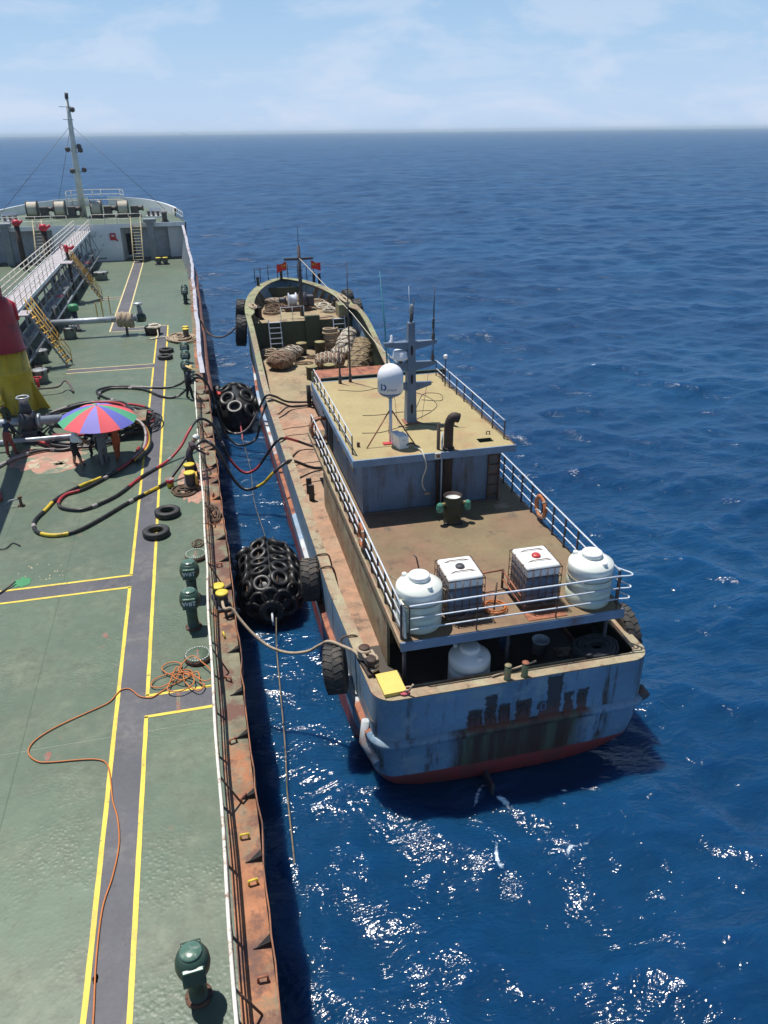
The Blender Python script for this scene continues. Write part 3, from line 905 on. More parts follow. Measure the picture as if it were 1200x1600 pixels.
line((-3.08, 5), (-3.08, 21.8)); line((-3.08, 22.55), (-3.08, 47.7)); line((-3.08, 48.55), (-3.08, 58.1))
line((-2.36, 5), (-2.36, 15.5)); line((-2.36, 16.3), (-2.36, 59.25))
line((-13, 21.8), (-3.04, 21.8)); line((-13, 22.55), (-3.04, 22.55))
line((-2.40, 15.5), (-0.75, 15.5)); line((-2.40, 16.3), (-0.75, 16.3))
line((-8.1, 47.7), (-3.04, 47.7), mt='line_cream'); line((-8.1, 48.55), (-3.04, 48.55), mt='line_cream')
line((-3.04, 58.15), (-6.3, 58.15), 0.10, 'line_cream'); line((-2.30, 59.25), (-5.4, 59.25), 0.10, 'line_cream')
line((-6.4, 58.2), (-6.4, 93.6), 0.11, 'line_cream'); line((-5.4, 59.25), (-5.4, 93.6), 0.11, 'line_cream')
line((-8.3, 70.95), (-6.45, 70.95), 0.10, 'line_cream'); line((-8.3, 71.75), (-6.45, 71.75), 0.10, 'line_cream')
# scraped patch of old pink primer, spill and marks
def blot(name, mt, cx, cy, rx, ry, z, n=40, rough=0.35, seed=0):
    V = [(cx, cy, z)]
    for i in range(n):
        a = 2*PI*i/n
        k = 1+rough*fbm(3*math.cos(a)+seed, 3*math.sin(a), seed*1.7)
        V.append((cx+rx*k*math.cos(a), cy+ry*k*math.sin(a), z))
    F = [(0, 1+i, 1+(i+1) % n) for i in range(n)]
    return MB().add(V, F).build(name, mt, tanker)
blot('primer_patch', 'paint_pink', -7.1, 34.1, 1.75, 2.0, W1, seed=2)
blot('primer_patch', 'paint_pink', -0.95, 29.6, 0.6, 2.2, W1, seed=5)
for i in range(9):
    blot('paint_chip', 'chip_cream', -7.7+1.5*random.random(), 32.5+0.9*random.random(), 0.10+0.22*random.random(), 0.06+0.2*random.random(), W2, 14, 0.9, 10+i)
blot('paint_spill', 'spill_green', -6.42, 22.95, 0.26, 0.30, W3, 30, 0.5, 3)
for i in range(26):
    a = random.random()
    blot('paint_chip', 'chip_cream', -6.9+1.6*a+0.3*random.random(), 22.9+1.2*random.random(), 0.012+0.018*random.random(), 0.015+0.03*random.random(), W1, 8, 0.7, 40+i)
blot('rust_mark', 'red_mark', -3.62, 19.3, 0.09, 0.12, W1, 16, 0.6, 4)
blot('rust_mark', 'red_mark', -4.50, 14.7, 0.08, 0.14, W1, 16, 0.6, 6)
blot('rust_mark', 'red_mark', -2.95, 9.0, 0.05, 0.09, W1, 16, 0.6, 7)
MB().box((-1.6, 15.9, W2), (0.10, 0.72, 0.004)).build('rust_mark', 'red_mark', tanker)

# side railing
rail = MB()
rail_p = bpy.data.objects.new('side_railing', None); col.objects.link(rail_p); rail_p.parent = tanker
rail_p.location = (12, -50+6, D)
def railx(y): return -0.66+0.012*math.sin(y*1.3)+(0.02 if y > 20 else 0)+0.02*math.sin(y*0.31)
for z, r_, nm, y1 in ((1.05, 0.034, 'top_rail', 41.2), (0.72, 0.017, 'middle_rail', 41.2), (0.40, 0.017, 'middle_rail', 41.2)):
    for a, b in ((5.0, 33.2), (34.2, 41.2)):
        MB().tube([(railx(y), y, D+z+0.02*math.sin(y*0.9)) for y in np.arange(a, b+0.01, 0.7)], r_, 8).build(nm, 'rail_white' if z > 1 else 'post_rust', rail_p)
yy = 6.2
k = 0
while yy < 41.2:
    MB().box((railx(yy), yy, D+0.52), (0.02, 0.07, 1.04)).build('post', 'post_rust', rail_p)
    if k % 3 == 1:
        MB().tube([(railx(yy), yy, D+0.9), (railx(yy)+0.36, yy+0.05, D+0.01)], 0.022, 6).build('stay', 'post_rust', rail_p)
    yy += 1.5; k += 1

# ---- forecastle
fc = bpy.data.objects.new('forecastle', None); col.objects.link(fc); fc.parent = tanker; fc.location = (0, FCY-50, D)
yb = [FCY+0.5*i for i in range(int((122.3-FCY)/0.5)+1)]
m = MB()
pts = [(CX+tb(y, FZ), y) for y in yb] + [(CX-tb(y, FZ), y) for y in reversed(yb)]
m.prism(pts, FZ-0.22, FZ); m.build('forecastle_deck', 'deck_green', fc)
MB().box((CX, FCY-0.06, FZ-0.16), (2*tb(FCY, FZ)-0.3, 0.08, 0.42)).build('deck_edge', 'white_paint', fc)
# bulkhead: a white block standing forward to the walkway, the sides set back under the deck
def wall(x0, x1, y, z0, z1, mt, nm='bulkhead', th=0.1):
    MB().box(((x0+x1)/2, y, (z0+z1)/2), (x1-x0, th, z1-z0)).build(nm, mt, fc)
MB().prism([(-14.6, FCY-0.15), (-7.5, FCY-0.15), (-7.1, FCY+2.0), (-14.6, FCY+2.0)], D, FZ-0.222).build('bulkhead', 'bulkhead_white', fc)
wall(CX+2.9, CX+9.6, FCY+2.05, D, FZ-0.222, 'fore_grey')
wall(CX+9.6, CX+11.6, FCY+1.2, D, FZ-0.222, 'bulkhead_white')
wall(CX-11.6, CX-2.6, FCY+2.05, D, FZ-0.222, 'fore_grey')
d_ = MB().box((-6.75, FCY+1.96, D+1.45), (0.95, 0.08, 2.3)).build('doorway', 'dark_recess', fc)
MB().box((-6.75, FCY+1.93, D+0.25), (1.25, 0.10, 0.12)).build('sill', 'bulkhead_white', d_)
MB().box((-7.33, FCY+1.93, D+1.4), (0.12, 0.10, 2.4)).build('door_frame', 'bulkhead_white', d_)
MB().box((-6.17, FCY+1.93, D+1.4), (0.12, 0.10, 2.4)).build('door_frame', 'bulkhead_white', d_)
# stiffener marks and rubbing plates on the white block
for i in range(7):
    MB().box((-10.6+1.1*random.random(), FCY-0.17, D+0.8+2.3*random.random()), (0.05, 0.03, 0.35), rot=Matrix.Rotation(R(45), 3, 'Y')).build('bulkhead_bracket', 'grey_paint', fc)
MB().box((-9.9, FCY-0.17, D+0.3), (1.1, 0.03, 0.14)).build('bulkhead_bracket', 'grey_paint', fc)
# bulwark and rails round the bow
m = MB(); V = []; F = []
for i, y in enumerate(yb):
    h = 0.75 + 0.35*min(1, (y-FCY)/20)
    for sgn in (1,):
        xx = CX+tb(y, FZ)
        V += [(xx, y, FZ-0.1), (xx+0.25, y, FZ+h), (xx-0.05, y, FZ+h+0.01), (xx-0.08, y, FZ)]
st = 16
for i in range(st, len(yb)-1):
    for a in range(3): F.append((4*i+a, 4*i+a+1, 4*(i+1)+a+1, 4*(i+1)+a)[::-1])
m.add(V, F); m.build('bow_bulwark', 'white_paint', fc)
m = MB(); V2 = [(2*CX-x, y, z) for x, y, z in V]; m.add(V2, [f[::-1] for f in F]); m.build('bow_bulwark', 'white_paint', fc)
def fence(parent, pts, hs, mt, rr=0.025, post_mt=None, nm='rail', pr=None, step=1):
    for h in hs:
        MB().tube([(x, y, z+h) for x, y, z in pts], rr, 6).build(nm, mt, parent)
    for x, y, z in pts[::step]:
        MB().tube([(x, y, z), (x, y, z+max(hs))], pr or rr, 6).build('post', post_mt or mt, parent)
def sub(name, parent, loc):
    o = bpy.data.objects.new(name, None); col.objects.link(o); o.parent = parent
    q, w = parent, Vector((0, 0, 0))
    while q is not None: w += q.location; q = q.parent
    o.location = Vector(loc)-w
    return o
rl = sub('forecastle_railing', tanker, (CX, FCY, FZ))
fence(rl, [(x, FCY+0.05, FZ) for x in np.arange(-10.3, -5.0, 1.3)], (0.55, 1.05), 'rail_white', 0.035)
fence(rl, [(x, FCY+0.05, FZ) for x in np.arange(-22.5, -12.8, 1.6)], (0.55, 1.05), 'rail_white', 0.035)
fence(rl, [(CX+tb(y, FZ)-0.25, y, FZ) for y in np.arange(FCY+0.3, 103.5, 1.7)], (0.5, 1.0), 'rail_white', 0.035)
fence(rl, [(CX-tb(y, FZ)+0.25, y, FZ) for y in np.arange(FCY+0.3, 103.5, 1.7)], (0.5, 1.0), 'rail_white', 0.035)
rl2 = sub('bow_railing', tanker, (CX, 119, FZ))
fence(rl2, [(CX-3.6, 118.0, FZ+0.1), (CX-3.2, 120.2, FZ+0.1), (CX-0.5, 120.9, FZ+0.1), (CX+0.6, 120.9, FZ+0.1), (CX+3.2, 120.2, FZ+0.1), (CX+3.8, 117.5, FZ+0.1)], (0.7, 1.4, 2.0), 'rail_white', 0.045)

# red box on the bulkhead
b_ = thing('fire_hose_box', 'small red fire hose box on the white forecastle bulkhead', 'box', (-8.35, FCY-0.25, D+2.2))
MB().box((0, 0, 0.35), (0.62, 0.22, 0.72), ch=0.04).build('case', 'fire_red', b_, local=True)
MB().box((0.02, -0.125, 0.47), (0.3, 0.02, 0.16)).build('label_plate', 'lettering_white', b_, local=True)
MB().tube([(0.28, 0, 0.1), (0.45, 0, -0.12)], 0.07, 8).build('nozzle', 'fire_red', b_, local=True)

# grey vent columns before the forecastle
def vent_column(x, y, label):
    t = thing('vent_column', label, 'vent', (x, y, D), 'grey vent columns')
    MB().box((0, 0, 2.0), (0.72, 0.72, 4.0), ch=0.05).build('column', 'grey_paint', t, local=True)
    MB().box((0, 0, 4.15), (1.35, 1.1, 0.4), ch=0.06).build('cap', 'grey_paint', t, local=True)
    return t
vent_column(-4.2, FCY-0.6, 'grey square vent column right of the cream ladder, at the forecastle')
vent_column(-19.2, FCY-0.6, 'grey square vent column far left at the forecastle')

# inclined ladder up to the forecastle
def ladder(name, label, foot, top, w, mt, steps, cat='ladder', rails=True, group=None, tread=None, h=0.9, sides=(1, -1), rail_mt=None):
    t = thing(name, label, cat, foot, group)
    f, p = Vector(foot), Vector(top)
    d = p-f; hor = Vector((d.x, d.y, 0))
    s = Vector((-hor.y, hor.x, 0)).normalized() if hor.length > 1e-3 else Vector((1, 0, 0))
    for k in (1, -1):
        o = s*k*w/2
        MB().plate([f+o, f+o+Vector((0, 0, 0.22)), p+o+Vector((0, 0, 0.12)), p+o-Vector((0, 0, 0.12))], 0.05).build('stringer', mt, t)
    for i in range(1, steps):
        c = f+d*(i/steps)
        ang = math.atan2(s.y, s.x)
        MB().box(c+Vector((0, 0, 0.03)), (w-0.05, 0.24 if tread is None else tread, 0.035), ang).build('tread', mt if rail_mt is None else rail_mt, t)
    if rails:
        for k in sides:
            o = s*k*w/2+Vector((0, 0, 0))
            for hh in (h, h*0.55):
                a = f+o+Vector((0, 0, hh)); b = p+o+Vector((0, 0, hh))
                MB().tube([f+o+Vector((0, 0, 0.1)) if hh == h else a, a, b], 0.028, 6).build('handrail', rail_mt or mt, t)
            for q in (0.33, 0.66, 0.97):
                c = f+d*q+o
                MB().tube([c, c+Vector((0, 0, h))], 0.026, 6).build('rail_post', rail_mt or mt, t)
    return t
ladder('deck_ladder', 'cream inclined ladder rising from the walkway to the forecastle deck', (-5.85, FCY-2.6, D), (-5.7, FCY-0.1, FZ), 1.05, 'ladder_cream', 13, h=0.8)
ladder('deck_ladder', 'cream inclined ladder at far left under the forecastle rail', (-15.9, FCY-2.4, D), (-15.9, FCY-0.1, FZ), 0.9, 'ladder_cream', 12, h=0.8)

# foremast with stays
fm = thing('foremast', 'tall cream foremast with lamps and stays on the tanker bow', 'mast', (-12.3, 105.0, FZ))
MB().tube([(-12.3, 105, FZ), (-12.2, 105, 12), (-12.0, 105.1, 17.5), (-11.95, 105.1, 19.7)], [0.42, 0.36, 0.26, 0.16], 12).build('pole', 'mast_cream', fm)
MB().tube([(-11.95, 105.1, 19.7), (-11.9, 105.1, 20.3)], 0.2, 10).build('masthead_light', 'dark_pipe', fm)
for z, w in ((18.9, 0.9), (17.6, 0.7)):
    MB().tube([(-12-w, 104.9, z), (-12+w*0.6, 104.9, z-0.05)], 0.04, 6).build('crosstree', 'grey_paint', fm)
for x, z in ((-12.75, 14.2), (-11.45, 14.5), (-12.65, 11.9), (-11.3, 12.0), (-11.5, 18.3), (-11.35, 14.1)):
    MB().lathe([(0.05, 0), (0.28, 0.12), (0.28, 0.45), (0.12, 0.55)], 10, (x, 104.6, z)).build('floodlight', 'dark_pipe', fm)
    MB().tube([(x, 104.7, z+0.1), (-12.1, 105, z+0.1)], 0.04, 6).build('lamp_arm', 'grey_paint', fm)
for i in range(15):
    z = FZ+0.8+i*0.75
    MB().tube([(-12.05+0.01*i, 104.55, z), (-11.85, 104.5, z+0.02)], 0.03, 5).build('rung', 'mast_cream', fm)
for q in ((-2.6, 102.0, FZ+0.8), (-21.0, 102.0, FZ+0.8), (-16.3, 112.0, FZ)):
    MB().tube([(-12.0, 105, 17.0), q], 0.028, 5).build('stay', 'wire_grey', fm)

# mooring winches on the forecastle
def drum_part(t, x, y, rr, w, rope):
    rot = Matrix.Rotation(R(90), 3, 'Y')
    MB().lathe([(rr*1.18, -w/2-0.06), (rr*1.18, -w/2), (rr*0.4, -w/2), (rr*0.4, w/2), (rr*1.18, w/2), (rr*1.18, w/2+0.06)], 20, (x, y, 1.0), rot).build('flange', 'dark_pipe', t, local=True)
    MB().lathe([(rr*0.4, -w/2+0.02)] + [(rr*(1+0.025*((i % 2)*2-1)), -w/2+0.03+(w-0.06)*i/15) for i in range(16)] + [(rr*0.4, w/2-0.02)], 20, (x, y, 1.0), rot).build('rope_drum', rope, t, local=True)
def winch(x, y, label):
    t = thing('mooring_winch', label, 'winch', (x, y, FZ), 'mooring winches on the tanker bow')
    drum_part(t, -0.55, 0, 0.82, 1.15, 'rope_white')
    MB().box((0.75, 0, 0.7), (0.9, 0.9, 1.1), ch=0.08).build('gearbox', 'dark_pipe', t, local=True)
    MB().lathe([(0.3, -0.35), (0.22, 0), (0.34, 0.35)], 14, (1.45, 0, 0.95), Matrix.Rotation(R(90), 3, 'Y')).build('warping_head', 'dark_pipe', t, local=True)
    MB().box((0, 0, 0.12), (2.9, 1.3, 0.24)).build('bed', 'dark_pipe', t, local=True)
    return t
winch(-17.4, 105.2, 'leftmost mooring winch with pale rope drum on the tanker bow')
winch(-14.2, 104.5, 'mooring winch with pale rope drum just left of the foremast')
winch(-10.0, 103.6, 'mooring winch with pale rope drum just right of the foremast')
winch(-6.9, 102.9, 'rightmost mooring winch with pale rope drum on the tanker bow')
# fairleads and chocks at the rail, white
def chock(x, y, rz, label):
    t = thing('roller_fairlead', label, 'fairlead', (x, y, FZ), 'fairleads on the tanker bow')
    t.rotation_euler = (0, 0, rz)
    MB().box((0, 0, 0.08), (1.8, 0.6, 0.16)).build('base', 'white_paint', t, local=True)
    for k in (-0.6, 0, 0.6):
        MB().lathe([(0.16, 0.16), (0.13, 0.4), (0.2, 0.62), (0.2, 0.68)], 12, (k, 0, 0)).build('roller', 'dark_pipe', t, local=True)
    MB().plate([(-0.9, 0.35, 0.1), (0.9, 0.35, 0.1), (0.7, 0.55, 1.0), (-0.7, 0.55, 1.0)], 0.08).build('horn', 'white_paint', t, local=True)
chock(-4.0, 101.5, R(-25), 'white roller fairlead beside the right bow bulwark')
chock(-19.9, 101.5, R(25), 'white roller fairlead beside the left bow bulwark')
def bitts(name, x, y, z, rz, label, h=0.75, r_=0.19, top='yellow_paint', body='dark_pipe', gap=0.72, group=None):
    t = thing(name, label, 'bollard', (x, y, z), group)
    t.rotation_euler = (0, 0, rz)
    MB().box((0, 0, 0.05), (r_*2.6, gap+r_*3, 0.1), ch=0.02).build('base_plate', body, t, local=True)
    for k in (-1, 1):
        p = MB().lathe([(r_*0.96, 0.1), (r_*0.92, h*0.35), (r_*0.92, h-0.12), (r_*1.1, h-0.06), (r_*1.1, h)], 18, (0, k*gap/2, 0)).build('post', body, t, local=True)
        MB().lathe([(r_*1.12, h-0.02), (r_*1.12, h+0.02), (r_*0.9, h+0.035), (0.001, h+0.04)], 18, (0, k*gap/2, 0)).build('cap', top, p, local=True)
    return t
bitts('mooring_bitts', -2.6, FCY+1.5, FZ, R(0), 'black mooring bitts at the right corner of the forecastle deck', 1.0, 0.3, 'dark_pipe')
bitts('mooring_bitts', -3.3, FCY-4.6, D, R(90), 'yellow topped bollards on the main deck below the grey vent column', 0.7, 0.28)
bitts('mooring_bitts', -20.8, FCY-4.6, D, R(90), 'yellow topped bollards at far left below the forecastle', 0.7, 0.28)
bitts('mooring_bitts', -1.05, 54.6, D, R(0), 'yellow topped bollards heaped with pale rope beside the far bulwark', 0.75, 0.2)

# ---- catwalk along the centreline with pipes below
cw = thing('catwalk', 'raised white railed catwalk over the cargo pipes, running to the forecastle', 'catwalk', (-11.4, 70, D))
CZ = 6.55
MB().box((-11.4, 68.4, CZ), (1.5, 52.0, 0.07)).build('walk_grating', 'grating', cw)
for s in (-1, 1):
    MB().box((-11.4+s*0.78, 68.4, CZ-0.08), (0.06, 52.0, 0.22)).build('side_beam', 'white_paint', cw)
    segs = [(43.5, 66.5), (71.6, 94.3)] if s > 0 else [(43.5, 94.3)]
    for a, b in segs:
        for h in (1.1, 0.72, 0.36):
            MB().tube([(-11.4+s*0.78, a, CZ+h), (-11.4+s*0.78, b, CZ+h)], 0.035, 6).build('handrail', 'rail_white', cw)
        for y in np.arange(a, b+0.01, (b-a)/max(1, round((b-a)/1.8))):
            MB().tube([(-11.4+s*0.78, y, CZ), (-11.4+s*0.78, y, CZ+1.1)], 0.03, 6).build('rail_post', 'rail_white', cw)
for y in np.arange(45, 94, 4.0):
    for s in (-1, 1):
        MB().tube([(-11.4+s*0.7, y, D), (-11.4+s*0.7, y, CZ-0.1)], 0.07, 8).build('support_leg', 'grey_paint', cw)
    MB().tube([(-10.6, y, D+0.1), (-9.9, y, D+1.1), (-10.6, y, CZ-0.2)], 0.045, 6).build('brace', 'grey_paint', cw)
# platforms with the two stairs
for y0, lab in ((49.75, 'nearer stair with orange handrails and yellow nosings, down from the catwalk'), (70.4, 'farther stair with orange handrails, down from the catwalk to the walkway')):
    MB().box((-10.2, y0, CZ), (0.9, 1.6, 0.07)).build('landing', 'grating', cw)
    t = ladder('catwalk_stair', lab, (-8.05, y0-0.3 if y0 < 60 else y0+0.8, D), (-9.8, y0+0.1, CZ), 0.8, 'grey_paint', 11, 'stair', True, 'catwalk stairs', h=0.95, rail_mt='stair_orange')
# cargo pipes along the deck beside the catwalk: each a thing
for i, (x, z, r_) in enumerate(((-11.0, 4.3, 0.28), (-11.8, 4.3, 0.22), (-10.3, 4.7, 0.15), (-12.5, 4.6, 0.2), (-10.0, 4.1, 0.10))):
    t = MB().tube([(x, 42, z), (x, 92.5, z)], r_, 12).build('cargo_pipe', 'dark_pipe' if i % 2 else 'grey_paint', None, (x, 67, D))
    tag(t, ('thick grey cargo pipe under the middle of the catwalk', 'dark cargo pipe under the left side of the catwalk', 'grey pipe along the right edge of the catwalk frame',
            'dark cargo pipe left of the catwalk', 'thin grey pipe lowest at the right of the catwalk')[i], 'pipe')
for i in range(11):   # vertical drops and valves under the catwalk
    y = 45.5+i*4.4+random.uniform(-0.8, 0.8)
    x = -10.3+0.5*random.random()
    t = thing('pipe_valve', 'upright valve with handwheel beside the catwalk pipes', 'valve', (x, y, D), 'valves under the catwalk')
    MB().tube([(x, y, D), (x, y, D+1.0+0.7*random.random())], 0.12, 10).build('stem', 'dark_pipe', t)
    MB().lathe([(0.22, 0.55), (0.22, 0.62)], 14, (x, y, D)).build('flange', 'grey_paint', t)
    MB().tube([(x+0.25*math.cos(a), y+0.25*math.sin(a), D+1.75) for a in np.arange(0, 2*PI, PI/8)], 0.025, 5, closed=True).build('handwheel', 'fire_red' if i % 4 == 0 else 'grey_paint', t)
    MB().tube([(x, y, D+1.0), (x, y, D+1.75)], 0.03, 6).build('spindle', 'grey_paint', t)

# fire monitors on tall posts
def monitor(x, y, h, label, r_=0.2):
    t = thing('fire_monitor', label, 'fire monitor', (x, y, D), 'red fire monitors')
    MB().tube([(0, 0, 0), (0, 0, h)], r_, 10).build('post', 'rust_pipe', t, local=True)
    MB().lathe([(r_*0.9, h), (r_*1.5, h+0.1), (r_*1.5, h+0.4), (r_, h+0.6)], 12).build('swivel', 'fire_red', t, local=True)
    MB().tube([(0, 0, h+0.35), (0.4, -0.1, h+0.3), (0.62, -0.15, h+0.5)], 0.13, 8).build('barrel', 'fire_red', t, local=True)
    MB().tube([(0.15*math.cos(a)-0.35, 0, h+0.45+0.2*math.sin(a)) for a in np.arange(0, 2*PI, PI/6)], 0.03, 5, closed=True).build('handwheel', 'fire_red', t, local=True)
    return t
monitor(-12.9, 79.0, 4.9, 'tall brown post with red fire monitor, in front of the catwalk', 0.24)
monitor(-17.2, 90.0, 4.4, 'brown post with red fire monitor, far left of the catwalk', 0.26)
monitor(-10.2, 71.6, 3.9, 'short red fire monitor on the landing of the farther stair', 0.12)

# crane pedestal with boom housed aft
cr = thing('deck_crane', 'thick yellow crane pedestal with red upper part at the left edge', 'crane', (-9.75, 41.6, D))
MB().lathe([(1.22, 0), (1.22, 0.05), (1.10, 0.06), (1.04, 1.9), (1.07, 1.95), (1.07, 2.05), (1.02, 2.1), (0.98, 3.1)], 32).build('pedestal', 'crane_yellow', cr, local=True)
MB().lathe([(1.06, 3.05), (1.0, 3.1), (0.86, 4.6), (0.82, 5.3), (0.6, 5.6), (0.5, 5.62)], 28).build('slewing_column', 'crane_red', cr, local=True)
for a in range(4):
    q = a*PI/2-0.25
    e = Vector((math.cos(q), math.sin(q), 0))
    MB().plate([e*1.0, e*1.75, e*1.05+Vector((0, 0, 1.5))], 0.05).build('gusset', 'crane_yellow', cr, local=True)
MB().box((-0.35, -0.2, 6.4), (1.5, 1.4, 1.6), ch=0.06).build('winch_house', 'crane_red', cr, local=True)
MB().tube([(-0.05, -0.9, 5.4), (0.35, -8.0, 6.2), (0.6, -14.6, 6.4)], [0.45, 0.36, 0.26], 4, smooth=False).build('boom', 'crane_red', cr, local=True)
MB().tube([(-0.8, 0.6, 5.3), (0.35, 0.75, 5.45), (0.8, 0.5, 5.2), (0.85, 0.4, 4.4)], 0.11, 8).build('hydraulic_pipe', 'fire_red', cr, local=True)
MB().tube([(0.3, -1.02, 0.0), (0.3, -1.0, 2.9)], 0.03, 6).build('conduit', 'crane_yellow', cr, local=True)

# tank hatches with lids
def hatch(x, y, label, r_=0.42, h=0.62, lid='grey_paint'):
    t = thing('tank_hatch', label, 'hatch', (x, y, D), 'round tank hatches')
    MB().lathe([(r_, 0), (r_, h), (r_*1.08, h), (r_*1.08, h+0.06)], 20).build('coaming', 'grey_paint', t, local=True)
    MB().lathe([(r_*1.1, h+0.06), (r_*1.1, h+0.12), (r_*0.8, h+0.17), (0.001, h+0.19)], 20).build('lid', lid, t, local=True)
    for a in range(6):
        q = a*PI/3
        MB().box((r_*1.12*math.cos(q), r_*1.12*math.sin(q), h+0.03), (0.09, 0.09, 0.22), q).build('dog', 'post_rust', t, local=True)
    MB().tube([(-0.2, 0, h+0.19), (-0.2, 0, h+0.32), (0.2, 0, h+0.32), (0.2, 0, h+0.19)], 0.025, 5).build('lid_handle', 'post_rust', t, local=True)
    return t
hatch(-9.25, 46.2, 'grey round tank hatch with red fitting beside the yellow crane pedestal')
hatch(-9.9, 50.9, 'grey round tank hatch half hidden under the nearer stair')
hatch(-8.9, 57.0, 'grey round tank hatch beside the long silver pipe')
hatch(-8.9, 81.5, 'grey round tank hatch farthest along the deck', 0.6)
t = thing('valve_post', 'black post with green cap behind the silver pipe', 'valve', (-8.75, 59.5, D))
MB().lathe([(0.3, 0), (0.3, 0.05), (0.2, 0.06), (0.2, 1.4)], 14).build('post', 'post_dark', t, local=True)
MB().lathe([(0.34, 1.4), (0.36, 1.45), (0.36, 1.75), (0.25, 1.85), (0.001, 1.88)], 16).build('cap', 'spill_green', t, local=True)
t = thing('red_valve', 'small red handwheel valve in front of the tank hatch by the crane', 'valve', (-9.25, 45.2, D))
MB().tube([(0, 0, 0), (0, 0, 0.5)], 0.09, 8).build('stem', 'fire_red', t, local=True)
MB().tube([(0.25*math.cos(a), 0.25*math.sin(a), 0.55) for a in np.arange(0, 2*PI, PI/8)], 0.03, 5, closed=True).build('handwheel', 'fire_red', t, local=True)
t = MB().tube(smooth_path([(-9.3, 44.6, D+0.03), (-8.9, 43.7, D+0.35), (-8.0, 43.8, D+0.35), (-7.7, 44.4, D+0.5), (-7.4, 44.0, D+0.4), (-7.2, 43.5, D+0.05)], 4), 0.06, 8).build('bent_pipe', 'dark_pipe', None, (-8.2, 43.8, D))
tag(t, 'low bent dark pipe on deck beside the yellow crane pedestal', 'pipe')
for i, (x, y) in enumerate(((-7.6, 66.3), (-7.2, 63.0), (-6.8, 64.7), (-7.5, 62.0))):
    t = MB().tube([(x, y, D), (x, y, D+1.35), (x+0.06, y, D+1.4)], 0.04, 6).build('stanchion', 'stair_orange', None, (x, y, D))
    tag(t, 'thin yellow deck stanchion near the walkway by the farther stair', 'stanchion', 'thin yellow stanchions')

# ---- crossover pipes on deck
p1 = thing('crossover_pipe', 'long silver crossover pipe on posts with handwheel valve at its end', 'pipe', (-6.5, 57.0, D))
MB().tube([(-10.5, 57.0, D+1.12), (-4.3, 57.0, D+1.12)], 0.21, 16).build('pipe_run', 'steel_pipe', p1)
for x in (-9.0, -5.1):
    MB().box((x, 57, D+0.45), (0.16, 0.3, 0.9)).build('support', 'dark_pipe', p1)
MB().lathe([(0.32, -0.05), (0.32, 0.05)], 18, (-4.3, 57, D+1.12), Matrix.Rotation(R(90), 3, 'Y')).build('flange', 'steel_pipe', p1)
v = MB().lathe([(0.30, -0.25), (0.34, 0), (0.30, 0.25)], 14, (-4.0, 57, D+1.12)).build('valve_body', 'vent_green', p1)
MB().tube([(-4.0, 57, D+1.3), (-4.1, 57, D+2.05)], [0.2, 0.13], 10).build('bonnet', 'grey_paint', v)
MB().lathe([(0.05, 1.98), (0.30, 2.04), (0.33, 2.1), (0.30, 2.16), (0.05, 2.2)], 16, (-4.12, 57, D)).build('handwheel', 'steel_pipe', v)
def rope_bundle(name, label, c, L, R_, axis, mt, turns=9, rr=0.055):
    """a hank of rope wound round: many turns side by side, slightly uneven"""
    pts = []
    n = turns*18
    ax = Vector(axis).normalized(); u = ax.orthogonal().normalized(); w = ax.cross(u)
    for i in range(n+1):
        a = 2*PI*i/18
        k = R_*(1+0.10*math.sin(i*0.37)+0.07*math.sin(i*1.13))
        pts.append(Vector(c)+ax*(L*(i/n-0.5)+0.04*math.sin(i*0.61))+u*math.cos(a)*k+w*math.sin(a)*k*0.9)
    o = MB().tube(pts, rr, 6).build(name, mt, None, c)
    return tag(o, label, 'rope')
rope_bundle('rope_hank', 'pale rope hank wound round the silver crossover pipe', (-5.1, 57.0, D+1.05), 1.0, 0.46, (1, 0, 0), 'rope_pale', 12, 0.075)
bk = thing('rope_basket', 'dark steel basket of pale rope beside the crossover pipe valve', 'basket', (-3.35, 56.7, D))
MB().lathe([(0.50, 0), (0.56, 0.5), (0.52, 0.52), (0.46, 0.04), (0.001, 0.04)], 20).build('tub', 'rust_pipe', bk, local=True)
def heap(c, rx, ry, hz, n, mt, name, label=None, rr=0.04, parent=None, seed=1, cat='rope'):
    """loose heap of rope: a wandering looped line that piles up"""
    rnd = random.Random(seed); pts = []
    ph = rnd.random()*6
    for i in range(n):
        a = i*0.62+ph
        k = 0.35+0.65*abs(math.sin(i*0.093+seed))
        pts.append((c[0]+rx*k*math.cos(a)+rx*0.25*math.sin(i*0.05), c[1]+ry*k*math.sin(a)+ry*0.25*math.cos(i*0.071),
                    c[2]+rr+hz*max(0, (1-k*0.8))*(0.35+0.65*abs(math.sin(i*0.21+seed)))))
    o = MB().tube(smooth_path(pts, 3), rr, 6).build(name, mt, parent, c if parent is None else None)
    if label: tag(o, label, cat)
    return o
heap((-3.35, 56.7, D+0.42), 0.5, 0.45, 0.35, 70, 'rope_white', 'rope', None, 0.06, bk, 3)
heap((-1.35, 54.4, D), 0.85, 1.1, 0.45, 120, 'rope_pale', 'rope_heap', 'heap of pale mooring rope round the far yellow topped bollards', 0.05, None, 5)
o = MB().tube(smooth_path([(-3.0, 56.2, D+0.4), (-3.0, 55.5, D+0.05), (-3.5, 55.2, D+0.04), (-3.3, 55.0, D+0.05), (-2.6, 55.3, D+0.05), (-1.7, 54.6, D+0.05)], 6), 0.045, 6).build('rope_tail', 'rope_white', None, (-2.6, 55.3, D))
tag(o, 'single pale rope lying from the basket across the walkway', 'rope')

